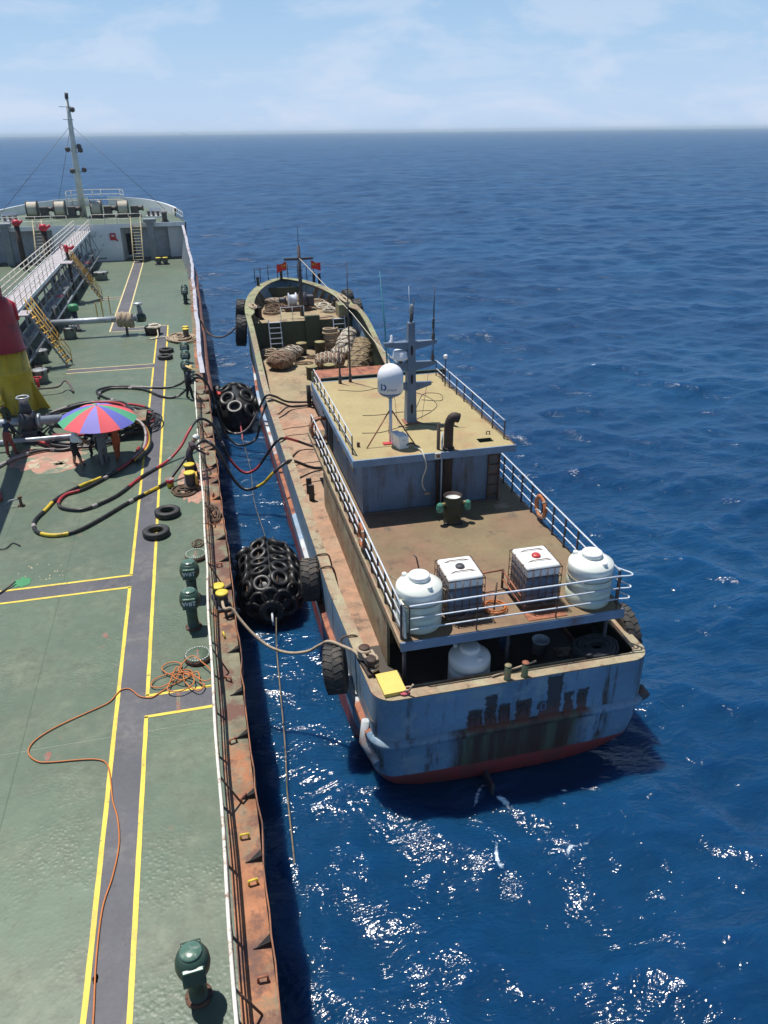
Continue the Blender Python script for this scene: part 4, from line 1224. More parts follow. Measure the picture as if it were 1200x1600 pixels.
p2 = thing('manifold_pipe', 'thick silver manifold pipe with flange and valve at the left edge', 'pipe', (-8.5, 36.2, D))
MB().tube([(-14, 36.3, D+0.95), (-6.7, 36.3, D+0.95)], 0.20, 16).build('pipe_run', 'steel_pipe', p2)
MB().tube([(-6.7, 36.3, D+0.95), (-5.9, 36.25, D+0.95)], 0.14, 14).build('reducer', 'steel_pipe', p2)
MB().lathe([(0.33, -0.06), (0.33, 0.06)], 18, (-7.7, 36.3, D+0.95), Matrix.Rotation(R(90), 3, 'Y')).build('flange', 'steel_pipe', p2)
v = MB().lathe([(0.34, -0.45), (0.42, 0), (0.34, 0.45)], 14, (-8.2, 36.3, D+0.95)).build('valve_body', 'post_dark', p2)
MB().tube([(-8.2, 36.3, D+1.3), (-8.2, 36.3, D+2.0)], [0.3, 0.18], 10).build('bonnet', 'post_dark', v)
MB().tube([(-8.2+0.26*math.cos(a), 36.3+0.26*math.sin(a), D+2.1) for a in np.arange(0, 2*PI, PI/8)], 0.045, 5, closed=True).build('handwheel', 'steel_pipe', v)
MB().box((-8.2, 36.3, D+0.3), (0.7, 0.7, 0.6)).build('support', 'post_dark', p2)
p3 = MB().tube([(-14, 35.2, D+0.45), (-6.3, 35.2, D+0.45), (-6.0, 35.2, D+0.35)], 0.10, 12).build('drain_pipe', 'steel_pipe', None, (-8.5, 35.2, D))
tag(p3, 'thin silver pipe low on deck in front of the thick manifold pipe', 'pipe')
for i, x in enumerate((-7.2, -9.6)):
    MB().box((x, 35.2, D+0.18), (0.12, 0.2, 0.36)).build('support', 'dark_pipe', p3)

# ---- mushroom tank vents
def vent_proto(label, loc, letters=True):
    t = thing('tank_vent', label, 'vent', loc, 'green mushroom tank vents')
    MB().lathe([(0.20, 0), (0.20, 0.03), (0.165, 0.035), (0.15, 0.4), (0.165, 0.72)], 20).build('pipe', 'vent_green', t, local=True)
    fl_ = MB().lathe([(0.215, 0), (0.235, 0.01), (0.235, 0.035), (0.17, 0.045)], 20)
    for q in range(8): fl_.lathe([(0.018, 0.03), (0.018, 0.06)], 6, (0.205*math.cos(q*PI/4), 0.205*math.sin(q*PI/4), 0))
    fl_.build('base_flange', 'post_rust', t, local=True)
    prof = [(0.15, 0.66), (0.22, 0.70), (0.275, 0.80), (0.295, 0.92), (0.285, 1.04), (0.245, 1.15), (0.20, 1.195), (0.17, 1.205)]
    h = MB().lathe(prof, 28).build('head', 'vent_green', t, local=True)
    MB().lathe([(0.185, 1.19), (0.185, 1.235), (0.17, 1.25), (0.04, 1.262), (0.001, 1.262)], 24).build('cap_disc', 'vent_top', h, local=True)
    for k in (1, -1):
        MB().box((0, -k*0.255, 1.085), (0.34, 0.07, 0.05), rot=Matrix.Rotation(R(k*12), 3, 'X'), ch=0.012).build('lip', 'vent_top' if k > 0 else 'vent_green', h, local=True)
    MB().box((0, -0.24, 0.93), (0.38, 0.13, 0.30), rot=Matrix.Rotation(R(-22), 3, 'X'), ch=0.015).build('screen_box', 'vent_green', h, local=True)
    if letters:
        V, F = text_mesh('WBT', 0.165, bold=0.004)
        tl = Matrix.Rotation(R(-22), 3, 'X')
        MB().add([tl @ Vector((v.x, -0.0685, v.y)) + Vector((0, -0.24, 0.94)) for v in V], F).build('lettering', 'lettering_white', h, local=True)
    return t
v0 = vent_proto('large green mushroom vent nearest the camera at the bottom of the deck', (-1.27, 8.3, D), False)
v0.rotation_euler = (0, 0, R(4)); v0.scale = (0.95, 0.95, 0.93)
v1 = vent_proto('green mushroom vent lettered WBT, the nearer of the pair beside the fender', (-1.17, 19.1, D))
v1.rotation_euler = (0, 0, R(-4))
dup(v1, (-1.16, 20.75, D), R(-4), 'green mushroom vent lettered WBT, the farther of the pair beside the fender')
dup(v1, (-1.09, 44.1, D), R(-4), 'green mushroom vent nearest the person in the straw hat')
dup(v1, (-1.09, 46.3, D), R(-4), 'middle green mushroom vent of three beyond the person in the straw hat')
dup(v1, (-1.12, 48.3, D), R(-4), 'farthest green mushroom vent of three beside the loose tyre pair')
dup(v1, (-1.0, 67.2, D), R(-4), 'single green mushroom vent farthest forward along the bulwark')
dup(v1, (-1.0, 69.0, D), R(-4), 'green mushroom vent right behind the farthest forward one')

# ---- manhole covers
def manhole(x, y, label):
    t = thing('manhole_cover', label, 'manhole', (x, y, D), 'bolted manhole covers')
    MB().lathe([(0.36, 0), (0.36, 0.13), (0.001, 0.135)], 32).build('ring', 'post_rust', t, local=True)
    MB().lathe([(0.345, 0.13), (0.345, 0.15), (0.001, 0.152)], 32).build('lid', 'deck_green', t, local=True)
    b = MB()
    for i in range(28):
        a = 2*PI*i/28
        b.lathe([(0.016, 0.15), (0.016, 0.175)], 6, (0.31*math.cos(a), 0.31*math.sin(a), 0))
    tag(b.build('bolt_ring', 'lettering_white', t, local=True), kind='stuff')
    MB().box((0, 0.02, 0.155), (0.05, 0.34, 0.005)).build('paint_mark', 'red_mark', t, local=True)
manhole(-1.03, 23.2, 'round bolted manhole cover behind the WBT vent pair')
manhole(-1.08, 17.55, 'round bolted manhole cover beside the orange hose tangle')

# ---- bollards by the rail, paint bucket, fairleads
bitts('mooring_bitts', -1.10, 29.3, D, R(0), 'yellow topped twin bollards wrapped in brown rope behind the person at the rail', 0.72, 0.2, 'yellow_paint', 'post_dark', 0.85)
bitts('mooring_bitts', -0.33, 20.15, D, R(12), 'yellow topped bollards outside the railing holding the pale mooring rope', 0.5, 0.17, 'yellow_paint', 'post_dark', 0.42)
heap((-1.45, 28.7, D), 0.45, 0.45, 0.12, 46, 'rope_brown', 'rope_heap', 'brown rope heap at the foot of the yellow topped twin bollards', 0.035, None, 8)
heap((-1.1, 28.85, D+0.1), 0.27, 0.27, 0.2, 26, 'rope_brown', 'rope_wrap', 'dark rope wrapped round the twin bollard post nearest the camera', 0.04, None, 9)
heap((-0.95, 24.1, D), 0.2, 0.32, 0.08, 22, 'rope_brown', 'rope_heap', 'small brown rope heap beside the manhole cover', 0.022, None, 11)
heap((-0.35, 26.3, D), 0.22, 0.7, 0.3, 40, 'rope_brown', 'rope_heap', 'brown rope tangle outside the railing on the rusty edge', 0.025, None, 12)
bu = thing('paint_bucket', 'open red and yellow paint bucket beside the yellow line', 'bucket', (-1.9, 29.3, D))
MB().lathe([(0.13, 0), (0.155, 0.36), (0.14, 0.36), (0.12, 0.05), (0.001, 0.05)], 18, mis=[0, 0, 1, 1]).build('pail', ['hose_yellow', 'grey_paint'], bu, local=True)
MB().lathe([(0.146, 0.2), (0.158, 0.37), (0.160, 0.37), (0.148, 0.2)], 18, closed=True).build('painted_band', 'fire_red', bu, local=True)
MB().tube([(0.155*math.cos(a), 0.155*math.sin(a), 0.33-0.16*math.sin(a)*0.3) for a in np.arange(0, PI+0.01, PI/10)], 0.008, 5).build('handle', 'post_dark', bu, local=True)
t = MB().box((-0.86, 29.0, D+0.3), (0.1, 0.5, 0.6), ch=0.02).build('fairlead_plate', 'stair_orange', None, (-0.86, 29.0, D))
tag(t, 'orange upright plate beside the twin bollards at the railing', 'plate')
t = MB().tube(smooth_path([(-0.69, 16.2, D+1.02), (-0.67, 16.4, D+0.82), (-0.69, 16.9, D+0.95), (-0.66, 17.5, D+0.8), (-0.68, 18.3, D+1.0)], 6), 0.03, 6).build('safety_chain', 'yellow_paint', None, (-0.68, 17, D))
tag(t, 'yellow chain hanging along the white railing beside the orange hose tangle', 'chain')

# ---- loose tyres on deck
def tyre_profile(R_, W, hole):
    h = W/2
    return [(hole, -h*0.55), (hole+0.02, -h*0.9), (R_*0.78, -h*1.06), (R_*0.93, -h*0.95), (R_, -h*0.68), (R_, h*0.68), (R_*0.93, h*0.95), (R_*0.78, h*1.06), (hole+0.02, h*0.9), (hole, h*0.55), (hole*1.12, 0)]
def tyre_mesh(R_, W, hole, lugs=0, n=36, grooves=0):
    m = MB().lathe(tyre_profile(R_, W, hole), n, closed=True)
    for i in range(lugs):
        a = 2*PI*i/lugs
        for s in (-1, 1):
            m.box((R_*math.cos(a+s*PI/lugs/2), R_*math.sin(a+s*PI/lugs/2), s*W*0.22), (R_*0.045, 2*PI*R_/lugs*0.66, W*0.44), rot=Matrix.Rotation(a+s*PI/lugs/2, 3, 'Z') @ Matrix.Rotation(R(s*22), 3, 'X'))
    for k in range(grooves):
        z = W*(-0.25+0.5*k/(grooves-1))
        m.lathe([(R_+0.006, z-W*0.09), (R_+0.010, z-W*0.06), (R_+0.010, z+W*0.06), (R_+0.006, z+W*0.09)], n, caps=False)
    return m
ty0 = tyre_mesh(0.46, 0.22, 0.24, 0, 40, 4).build('tyre', 'black_rubber', None, local=True)
ty0.location = (-1.98, 26.75, D+0.12)
tag(ty0, 'black tyre lying on deck, the farther of the two near the walkway bend of hoses', 'tyre', 'tyres lying on the tanker deck')
for loc, rz, rot, lab in (((-2.35, 25.2, D+0.12), 1.0, (0, 0, 1), 'black tyre lying on deck nearest the camera, on the grey walkway'),
                          ((-2.36, 51.3, D+0.12), 0, (0, 0, 0), 'farther black tyre of the pair on the far walkway'),
                          ((-2.40, 49.6, D+0.12), 2, (0, 0, 2), 'nearer black tyre of the pair on the far walkway')):
    c = ty0.copy(); col.objects.link(c); c.location = loc; c.rotation_euler = rot; c['label'] = lab

# ---- cargo hoses
def hose(name, label, pts, r_, pattern, mats, per=5):
    """hose with coloured bands: pattern lists (fraction along, material index)"""
    P = smooth_path(pts, per)
    L = [0]
    for a, b in zip(P[:-1], P[1:]): L.append(L[-1]+(b-a).length)
    mis = []
    for i in range(len(P)-1):
        f = L[i]/L[-1]; mi = 0
        for a, b, k in pattern:
            if a <= f < b: mi = k
        mis.append(mi)
    o = MB().tube(P, r_, 10, mis=mis).build(name, mats, None, pts[len(pts)//2])
    if name == 'cargo_hose':
        for f in (0.14, 0.33, 0.52, 0.7):          # clamped couplings
            i = min(range(len(L)), key=lambda k: abs(L[k]/L[-1]-f))
            if 0 < i < len(P)-1:
                d = (P[i+1]-P[i-1]).normalized()
                MB().tube([P[i]-d*0.11, P[i]-d*0.10, P[i]+d*0.10, P[i]+d*0.11], [r_*1.02, r_*1.22, r_*1.22, r_*1.02], 10, smooth=False).build('coupling', 'hose_grey', o)
    return tag(o, label, 'hose')
HOSE_RED = [(-3.33, 33.92, 3.38), (-3.6, 32.37, 3.38), (-4.51, 30.78, 3.38), (-5.28, 29.81, 3.38), (-5.87, 29.47, 3.38), (-6.07, 28.86, 3.38), (-5.93, 28.3, 3.38), (-5.48, 27.96, 3.38), (-4.99, 27.89, 3.38), (-4.23, 28.5, 3.38), (-3.75, 29.16, 3.38), (-3.12, 30.41, 3.38), (-2.1, 31.82, 3.4), (-1.46, 32.53, 3.75), (-1.06, 33.09, 4.2), (-0.7, 33.65, 4.47), (-0.38, 33.86, 4.48), (0.01, 34.0, 4.11), (0.3, 33.8, 3.41), (0.58, 33.6, 2.58), (1.15, 33.4, 1.89), (1.74, 33.3, 2.03), (2.29, 33.2, 2.74), (2.75, 32.9, 3.45), (3.16, 33.21, 3.45), (3.8, 34.0, 2.95), (4.6, 33.9, 2.62), (5.3, 33.7, 2.6)]
HOSE_YELLOW = [(-3.12, 34.44, 3.38), (-3.3, 33.28, 3.4), (-4.08, 31.56, 3.38), (-4.83, 30.69, 3.38), (-5.33, 30.27, 3.38), (-6.14, 29.24, 3.38), (-6.46, 28.21, 3.38), (-6.69, 27.45, 3.38), (-6.67, 26.87, 3.38), (-6.41, 26.29, 3.38), (-5.8, 25.93, 3.38), (-5.09, 26.1, 3.38), (-4.32, 26.94, 3.38), (-3.67, 27.82, 3.38), (-2.91, 28.69, 3.38), (-2.07, 29.6, 3.4), (-1.65, 30.06, 3.65), (-1.1, 30.64, 4.1), (-0.55, 31.0, 4.47), (-0.23, 31.3, 4.3), (0.14, 31.2, 3.84), (0.47, 30.9, 3.01), (0.81, 30.7, 2.46), (1.19, 30.5, 2.29), (1.82, 30.3, 2.59), (2.3, 30.1, 3.14), (2.87, 30.3, 3.46), (3.28, 30.83, 3.25), (4.19, 31.28, 2.65), (5.2, 31.4, 2.6)]
HOSE_B1 = [(-5.75, 42.0, 3.38), (-5.76, 43.0, 3.38), (-5.12, 43.66, 3.38), (-3.55, 43.04, 3.38), (-2.46, 41.38, 3.38), (-1.71, 41.06, 3.4), (-1.14, 40.9, 3.8), (-0.62, 40.7, 4.42), (-0.1, 40.9, 4.2), (0.15, 41.2, 3.3), (0.31, 41.2, 2.42), (0.64, 40.8, 1.19), (1.16, 40.4, 0.65), (1.69, 40.0, 0.71), (2.26, 39.7, 1.17), (2.62, 39.4, 2.47), (3.05, 38.9, 3.46), (3.72, 39.4, 3.1), (4.35, 40.0, 2.65), (5.6, 40.15, 2.62)]
HOSE_B2 = [(-3.59, 38.47, 3.38), (-4.32, 40.55, 3.38), (-5.41, 42.0, 3.38), (-5.95, 43.3, 3.40), (-5.04, 44.01, 3.38), (-3.57, 43.41, 3.38), (-2.25, 42.99, 3.38), (-1.57, 42.9, 3.5), (-0.98, 42.3, 4.0), (-0.55, 41.7, 4.35), (-0.12, 42.6, 3.6), (0.22, 42.8, 2.43), (0.45, 42.5, 1.49), (0.82, 42.2, 0.82), (1.36, 41.6, 0.81), (1.93, 41.0, 1.29), (2.42, 40.6, 2.17), (2.9, 39.6, 3.46), (3.4, 39.75, 3.4), (4.19, 40.6, 2.75), (5.65, 40.6, 2.62)]
hose('cargo_hose', 'red banded cargo hose looping over the deck and railing to the boat', HOSE_RED, 0.062,
     ((0.0, 0.05, 1), (0.06, 0.11, 1), (0.19, 0.25, 1), (0.405, 0.435, 1), (0.475, 0.60, 1), (0.72, 0.80, 1), (0.88, 0.93, 1)), ['hose_black', 'hose_red'])
hose('cargo_hose', 'yellow banded cargo hose in the widest deck loop, crossing to the boat', HOSE_YELLOW, 0.066,
     ((0.15, 0.19, 1), (0.255, 0.285, 1), (0.36, 0.40, 1), (0.535, 0.57, 1), (0.815, 0.86, 1)), ['hose_black', 'hose_yellow'])
hose('cargo_hose', 'lower of two black cargo hoses under the person in the straw hat', HOSE_B1, 0.06, ((0.02, 0.05, 1), (0.74, 0.80, 1)), ['hose_black', 'hose_grey'])
hose('cargo_hose', 'upper of two black cargo hoses beside the person in the straw hat', HOSE_B2, 0.06, ((0.05, 0.10, 1), (0.30, 0.36, 1), (0.70, 0.8, 1)), ['hose_black', 'hose_grey'])
# coils round the umbrella
lab = ['outermost dark red hose coil ring behind the umbrella', 'dark hose coil ring with red stretch behind the umbrella', 'black hose coil ring with pale stretch behind the umbrella',
       'yellow marked hose coil ring right of the umbrella', 'inner red hose coil ring under the umbrella', 'innermost black hose coil ring at the umbrella', 'top red hose coil ring near the pipe end']
for i in range(7):
    rx, ry = 2.75-0.16*i+0.1*math.sin(i*2), 3.2-0.22*i
    cxx, cyy = -5.75+0.12*math.sin(i*1.7), 37.6+0.25*math.cos(i*2.3)
    pts = []
    for k in range(26):
        a = 2*PI*k/26+i
        wob = 1+0.05*math.sin(3*a+i)+0.04*math.sin(5*a+2*i)
        pts.append((cxx+rx*wob*math.cos(a), cyy+ry*wob*math.sin(a)*(1.0 if math.sin(a) > 0 else 0.95), D+0.08+0.085*i+0.05*math.sin(2*a+i)))
    m2 = ['hose_black', 'hose_red', 'hose_grey', 'hose_yellow']
    pat = [((0.1, 0.45, 1), (0.6, 0.7, 2)), ((0.3, 0.5, 1), (0.8, 0.95, 1)), ((0.2, 0.3, 2), (0.7, 0.8, 2)), ((0.65, 0.72, 3), (0.9, 0.97, 2)), ((0.0, 0.5, 1),), ((0.5, 0.6, 2),), ((0.1, 0.3, 1), (0.55, 0.62, 3), (0.75, 0.9, 1))][i]
    tag(hose('hose_coil', lab[i], pts, 0.07, pat, m2, 4), group='coiled hoses round the umbrella')
rk = thing('hose_rack', 'low rusty rack with hose ends right of the umbrella', 'rack', (-3.5, 36.2, D))
for x in (-0.7, 0.5):
    for yv in (-0.8, 0.8):
        MB().box((x, yv, 0.4), (0.08, 0.08, 0.8)).build('leg', 'rust_pipe', rk, local=True)
for z in (0.3, 0.55, 0.8):
    MB().box((-0.1, -0.8, z), (1.3, 0.05, 0.08)).build('bar', 'rust_pipe', rk, local=True)
    MB().box((0.5, 0, z), (0.05, 1.6, 0.08)).build('bar', 'post_rust', rk, local=True)
MB().box((-0.1, 0, 0.83), (1.25, 1.6, 0.03)).build('shelf', 'waterway', rk, local=True)
heap((-3.1, 37.3, D+0.1), 0.6, 1.2, 0.5, 60, 'hose_black', 'hose_tangle', 'tangle of thin black hoses beside the rusty rack', 0.04, None, 21, 'hose')
for i in range(4):
    pts = [(-5.2, 35.2+0.1*i, D+0.9-0.09*i), (-4.2, 35.4+0.1*i, D+0.98-0.1*i), (-3.4+0.06*i, 35.3+0.05*i, D+0.95-0.1*i), (-3.0+0.05*i, 34.6, D+0.7-0.1*i), (-3.05+0.06*i, 33.6, D+0.25-0.03*i), (-3.5+0.06*i, 32.5-0.1*i, D+0.12)]
    hose('hose_end', ('white', 'red', 'yellow', 'black')[i] + ' hose end bending over the rusty rack', pts, 0.065, ((0, 1, 0),), [('hose_grey', 'hose_red', 'hose_yellow', 'hose_black')[i]])
o = hose('cargo_hose', 'black hose snaking from the left edge past the manifold to the umbrella', [(-9.4, 31.0, 3.38), (-9.3, 32.2, 3.38), (-9.0, 33.3, 3.38), (-8.3, 34.2, 3.4), (-7.4, 34.7, 3.4), (-6.6, 34.5, 3.38), (-5.9, 34.8, 3.45), (-5.6, 35.6, 3.6)], 0.07, ((0.3, 0.5, 1),), ['hose_black', 'hose_grey'])
o = hose('cargo_hose', 'short red hose at the lower left edge of the deck', [(-9.6, 31.6, 3.38), (-8.9, 31.3, 3.4), (-8.55, 30.6, 3.38), (-8.3, 29.6, 3.38)], 0.06, ((0, 1, 0),), ['hose_red'])
t = thing('deck_nozzle', 'small brass nozzle fitting on deck near the crane shadow', 'nozzle', (-7.45, 29.0, D))
MB().lathe([(0.14, 0), (0.14, 0.03), (0.06, 0.04), (0.05, 0.3), (0.08, 0.32), (0.08, 0.4)], 12).build('body', 'rope_brown', t, local=True)
MB().tube([(0, 0, 0.3), (-0.35, -0.05, 0.28), (-0.6, -0.1, 0.1)], 0.03, 6).build('arm', 'grey_paint', t, local=True)

# ---- thin orange air hose
AIR = [(-2.92, 7.2, 3.33), (-2.92, 8.24, 3.33), (-2.97, 9.33, 3.33), (-2.95, 10.33, 3.33), (-2.82, 10.99, 3.33), (-2.75, 11.72, 3.33), (-2.82, 12.4, 3.33), (-2.96, 12.96, 3.33), (-3.07, 13.73, 3.33), (-3.19, 14.12, 3.33), (-3.41, 14.28, 3.33), (-3.77, 14.36, 3.33), (-4.39, 14.44, 3.33), (-4.68, 14.53, 3.33), (-4.91, 14.79, 3.33), (-4.95, 15.06, 3.33), (-4.8, 15.34, 3.33), (-4.41, 15.65, 3.33), (-3.72, 16.01, 3.33), (-3.29, 16.24, 3.33), (-3.12, 16.52, 3.33), (-3.01, 16.67, 3.33), (-2.85, 16.68, 3.33), (-2.72, 16.55, 3.33), (-2.55, 16.3, 3.33), (-2.33, 16.19, 3.33)]
COIL = [(-2.2, 16.2), (-1.84, 16.49), (-1.52, 16.67), (-1.25, 16.87), (-1.36, 17.08), (-1.8, 17.01), (-2.17, 16.88), (-2.27, 16.6), (-2.0, 16.49), (-1.63, 16.79), (-1.52, 17.31), (-1.8, 17.46), (-2.02, 17.25), (-1.79, 16.92), (-1.36, 16.81), (-1.09, 16.83), (-1.05, 16.38), (-0.94, 16.26), (-1.11, 16.05), (-1.42, 16.47), (-1.47, 16.84), (-1.63, 17.15), (-1.79, 16.56), (-1.84, 16.23), (-1.53, 16.11), (-1.21, 16.33), (-1.25, 16.69), (-1.58, 16.96), (-1.24, 17.5), (-0.92, 17.06), (-0.76, 16.74), (-0.76, 16.38), (-0.99, 16.36), (-1.36, 16.81), (-1.7, 16.7), (-1.5, 16.5), (-1.3, 16.6), (-1.45, 16.75)]
air = AIR + [(x, y, 3.33+0.0045*i) for i, (x, y) in enumerate(COIL)]
o = MB().tube(smooth_path(air, 6), 0.017, 6).build('air_hose', 'hose_orange', None, (-2.9, 14, D))
tag(o, 'thin orange air hose snaking along the walkway and tangled beside the railing', 'hose')
o = MB().tube(smooth_path([(-9, 21.3, 3.33), (-7.6, 21.6, 3.33), (-6.9, 22.5, 3.34), (-6.6, 22.9, 3.4)], 5), 0.03, 6).build('brush_pole', 'post_dark', None, (-7.6, 21.6, D))
tag(o, 'dark thin pole lying to the green paint spill', 'pole')
o = MB().tube(smooth_path([(-7.9, 25.6, 3.33), (-7.4, 25.4, 3.34), (-7.2, 25.8, 3.33), (-6.9, 25.5, 3.35)], 5), 0.02, 6).build('loose_cable', 'cable_dark', None, (-7.4, 25.6, D))
tag(o, 'short loose black cable on deck at the left edge', 'cable')

# ---- parasol
um = thing('parasol', 'large beach umbrella with red, violet, blue and green panels over the deck crew', 'umbrella', (-4.75, 32.95, D))
um_cols = ['umb_red', 'umb_violet', 'umb_red', 'umb_blue', 'umb_green', 'umb_red', 'umb_blue', 'umb_violet', 'umb_green', 'umb_red', 'umb_blue', 'umb_green']
NP = 12
UR, UZ = 1.60, 1.92
for i in range(NP):
    a0_, a1_ = 2*PI*i/NP, 2*PI*(i+1)/NP
    V = []; F = []
    K = 7
    for k in range(K+1):
        f = k/K
        z = UZ+0.62*(1-f**1.7)
        for j in range(5):
            g = j/4
            a = a0_+(a1_-a0_)*g
            rr = UR*f*(1-0.045*math.sin(PI*g)*f)
            V.append((rr*math.cos(a), rr*math.sin(a), z-0.03*math.sin(PI*g)*f))
    for k in range(K):
        for j in range(4): F.append((k*5+j, (k+1)*5+j, (k+1)*5+j+1, k*5+j+1))
    n0 = len(V)
    V += [(x, y, z-0.006) for x, y, z in V]
    F += [tuple(q+n0 for q in f[::-1]) for f in F]
    # sector order counted from the side facing the camera
    pan = MB().add(V, F, smooth=True).build('panel', um_cols[(i+5) % NP], um, local=True)
    MB().tube([(0.02*math.cos(a0_), 0.02*math.sin(a0_), UZ+0.58), (UR*0.55*math.cos(a0_), UR*0.55*math.sin(a0_), UZ+0.36), (UR*0.97*math.cos(a0_), UR*0.97*math.sin(a0_), UZ-0.02)], 0.008, 5).build('rib', 'grey_paint', um, local=True)
MB().tube([(0, 0, 0), (0, 0, UZ+0.72)], 0.022, 8).build('pole', 'grey_paint', um, local=True)
MB().lathe([(0.22, 0), (0.22, 0.12), (0.05, 0.16), (0.03, 0.3)], 16).build('base', 'post_dark', um, local=True)
um.rotation_euler = (R(3), R(2), R(8))

# ---- people
def person(label, loc, rz, top, legs, hat=None, lean=0.0, arms=((0.25, 0.25, 0.95), (-0.25, 0.25, 0.95)), shorts=False, sleeves=True, step=0.16, h=1.76, crouch=0.0, head_dn=0.2, shoes='cloth_black', hat_mt='helmet_white', group='deck crew'):
    """one continuous skinned body; x is the person's right, +y is forward"""
    t = thing('person', label, 'person', loc, group)
    t.rotation_euler = (0, 0, rz)
    k = h/1.72
    hip = Vector((0, -0.25*lean-0.1*crouch, 0.92-0.42*crouch))
    sp = Matrix.Rotation(-lean, 3, 'X')
    J = {}
    J['pel'] = hip
    J['wst'] = hip+sp @ Vector((0, 0, 0.18)); J['chs'] = hip+sp @ Vector((0, 0.01, 0.38)); J['shb'] = hip+sp @ Vector((0, 0, 0.50))
    J['nck'] = hip+sp @ Vector((0, 0.01, 0.58)); hd = Matrix.Rotation(-lean*0.6-head_dn, 3, 'X')
    J['hd0'] = J['nck']+hd @ Vector((0, 0.015, 0.07)); J['hd1'] = J['nck']+hd @ Vector((0, 0.03, 0.15)); J['hd2'] = J['nck']+hd @ Vector((0, 0.02, 0.235))
    E = [('pel', 'wst'), ('wst', 'chs'), ('chs', 'shb'), ('shb', 'nck'), ('nck', 'hd0'), ('hd0', 'hd1'), ('hd1', 'hd2')]
    rad = {'pel': 0.165, 'wst': 0.155, 'chs': 0.175, 'shb': 0.14, 'nck': 0.06, 'hd0': 0.075, 'hd1': 0.098, 'hd2': 0.075}
    reg = {('pel', 'wst'): 1, ('wst', 'chs'): 0, ('chs', 'shb'): 0, ('shb', 'nck'): 0, ('nck', 'hd0'): 2, ('hd0', 'hd1'): 2, ('hd1', 'hd2'): 2}
    fingers = []
    for s, nm in ((1, 'R'), (-1, 'L')):
        J['hp'+nm] = hip+Vector((0.095*s, 0, -0.05))
        fy = step*s
        ank = Vector((0.11*s, fy*0.8-0.02, 0.085)); 
        kn = (J['hp'+nm]+ank)/2+Vector((0.01*s, 0.05+0.30*crouch, 0.02))
        J['kn'+nm] = kn; J['an'+nm] = ank; J['ft'+nm] = ank+Vector((0.02*s, 0.15, -0.045))
        E += [('pel', 'hp'+nm), ('hp'+nm, 'kn'+nm), ('kn'+nm, 'an'+nm), ('an'+nm, 'ft'+nm)]
        rad.update({'hp'+nm: 0.118, 'kn'+nm: 0.085, 'an'+nm: 0.064, 'ft'+nm: 0.046})
        reg.update({('pel', 'hp'+nm): 1, ('hp'+nm, 'kn'+nm): 1, ('kn'+nm, 'an'+nm): 2 if shorts else 1, ('an'+nm, 'ft'+nm): 3})
        sh = hip+sp @ Vector((0.185*s, 0, 0.47)); J['sh'+nm] = sh
        ax, ay, az = arms[0 if s > 0 else 1]
        hand = Vector((ax, ay, az))
        dv = hand-sh; L = min(dv.length, 0.57); hand = sh+dv.normalized()*L
        bend = math.sqrt(max(0.0, 0.29**2-(L/2)**2))
        out = Vector((0.6*s, -0.4, -0.6)); out -= dv.normalized()*out.dot(dv.normalized()); out.normalize()
        el = (sh+hand)/2+out*bend
        J['el'+nm] = el; J['wr'+nm] = hand
        dd = (hand-el).normalized()
        J['pm'+nm] = hand+dd*0.075
        E += [('shb', 'sh'+nm), ('sh'+nm, 'el'+nm), ('el'+nm, 'wr'+nm), ('wr'+nm, 'pm'+nm)]
        rad.update({'sh'+nm: 0.08, 'el'+nm: 0.056, 'wr'+nm: 0.04, 'pm'+nm: 0.038})
        reg.update({('shb', 'sh'+nm): 0, ('sh'+nm, 'el'+nm): 0, ('el'+nm, 'wr'+nm): 0 if sleeves else 2, ('wr'+nm, 'pm'+nm): 2})
        sd_ = dd.orthogonal().normalized(); ud = dd.cross(sd_)
        for q in range(5):
            base = J['pm'+nm]+sd_*(0.016*(q-1.5)) if q < 4 else hand+dd*0.03+sd_*0.03
            dirn = dd if q < 4 else (dd*0.6+sd_*0.8).normalized()
            ln = (0.066, 0.078, 0.072, 0.055, 0.055)[q]
            fingers.append([base, base+dirn*ln*0.5+ud*0.004, base+dirn*ln*0.85+ud*0.022])
    names = list(J)
    idx = {n_: i for i, n_ in enumerate(names)}
    me = bpy.data.meshes.new('body_skeleton')
    me.from_pydata([J[n_]*k for n_ in names], [(idx[a], idx[b]) for a, b in E], [])
    ob = bpy.data.objects.new('body_skeleton', me); col.objects.link(ob)
    ob.modifiers.new('skin', 'SKIN')
    sm = ob.modifiers.new('sub', 'SUBSURF'); sm.levels = 1; sm.render_levels = 1
    for n_ in names:
        sv = me.skin_vertices[0].data[idx[n_]]
        sv.radius = (rad[n_]*k, rad[n_]*k)
        sv.use_root = (n_ == 'pel')
    for n_ in ('pel', 'wst', 'chs'):
        rr = rad[n_]*k; me.skin_vertices[0].data[idx[n_]].radius = (rr*1.12, rr*0.82)
    dg = bpy.context.evaluated_depsgraph_get()
    em = bpy.data.meshes.new_from_object(ob.evaluated_get(dg))
    V = [v.co.copy() for v in em.vertices]; F = [tuple(p.vertices) for p in em.polygons]
    bpy.data.objects.remove(ob); bpy.data.meshes.remove(em)
    mis = []
    segs = [(J[a]*k, J[b]*k, reg[(a, b)], (rad[a]+rad[b])/2*k) for a, b in E]
    for f in F:
        c = sum((V[i] for i in f), Vector())/len(f)
        best = None
        for a, b, g, rr in segs:
            ab = b-a; u = max(0, min(1, (c-a).dot(ab)/ab.length_squared))
            dist = (c-(a+ab*u)).length/rr
            if best is None or dist < best[0]: best = (dist, g)
        mis.append(best[1])
    m = MB(); m.v = [tuple(v) for v in V]; m.f = F; m.m = mis; m.s = [True]*len(F)
    for fg in fingers: m.tube([p*k for p in fg], [0.0095*k, 0.009*k, 0.007*k], 6, mi=2)
    hc = J['hd1']*k
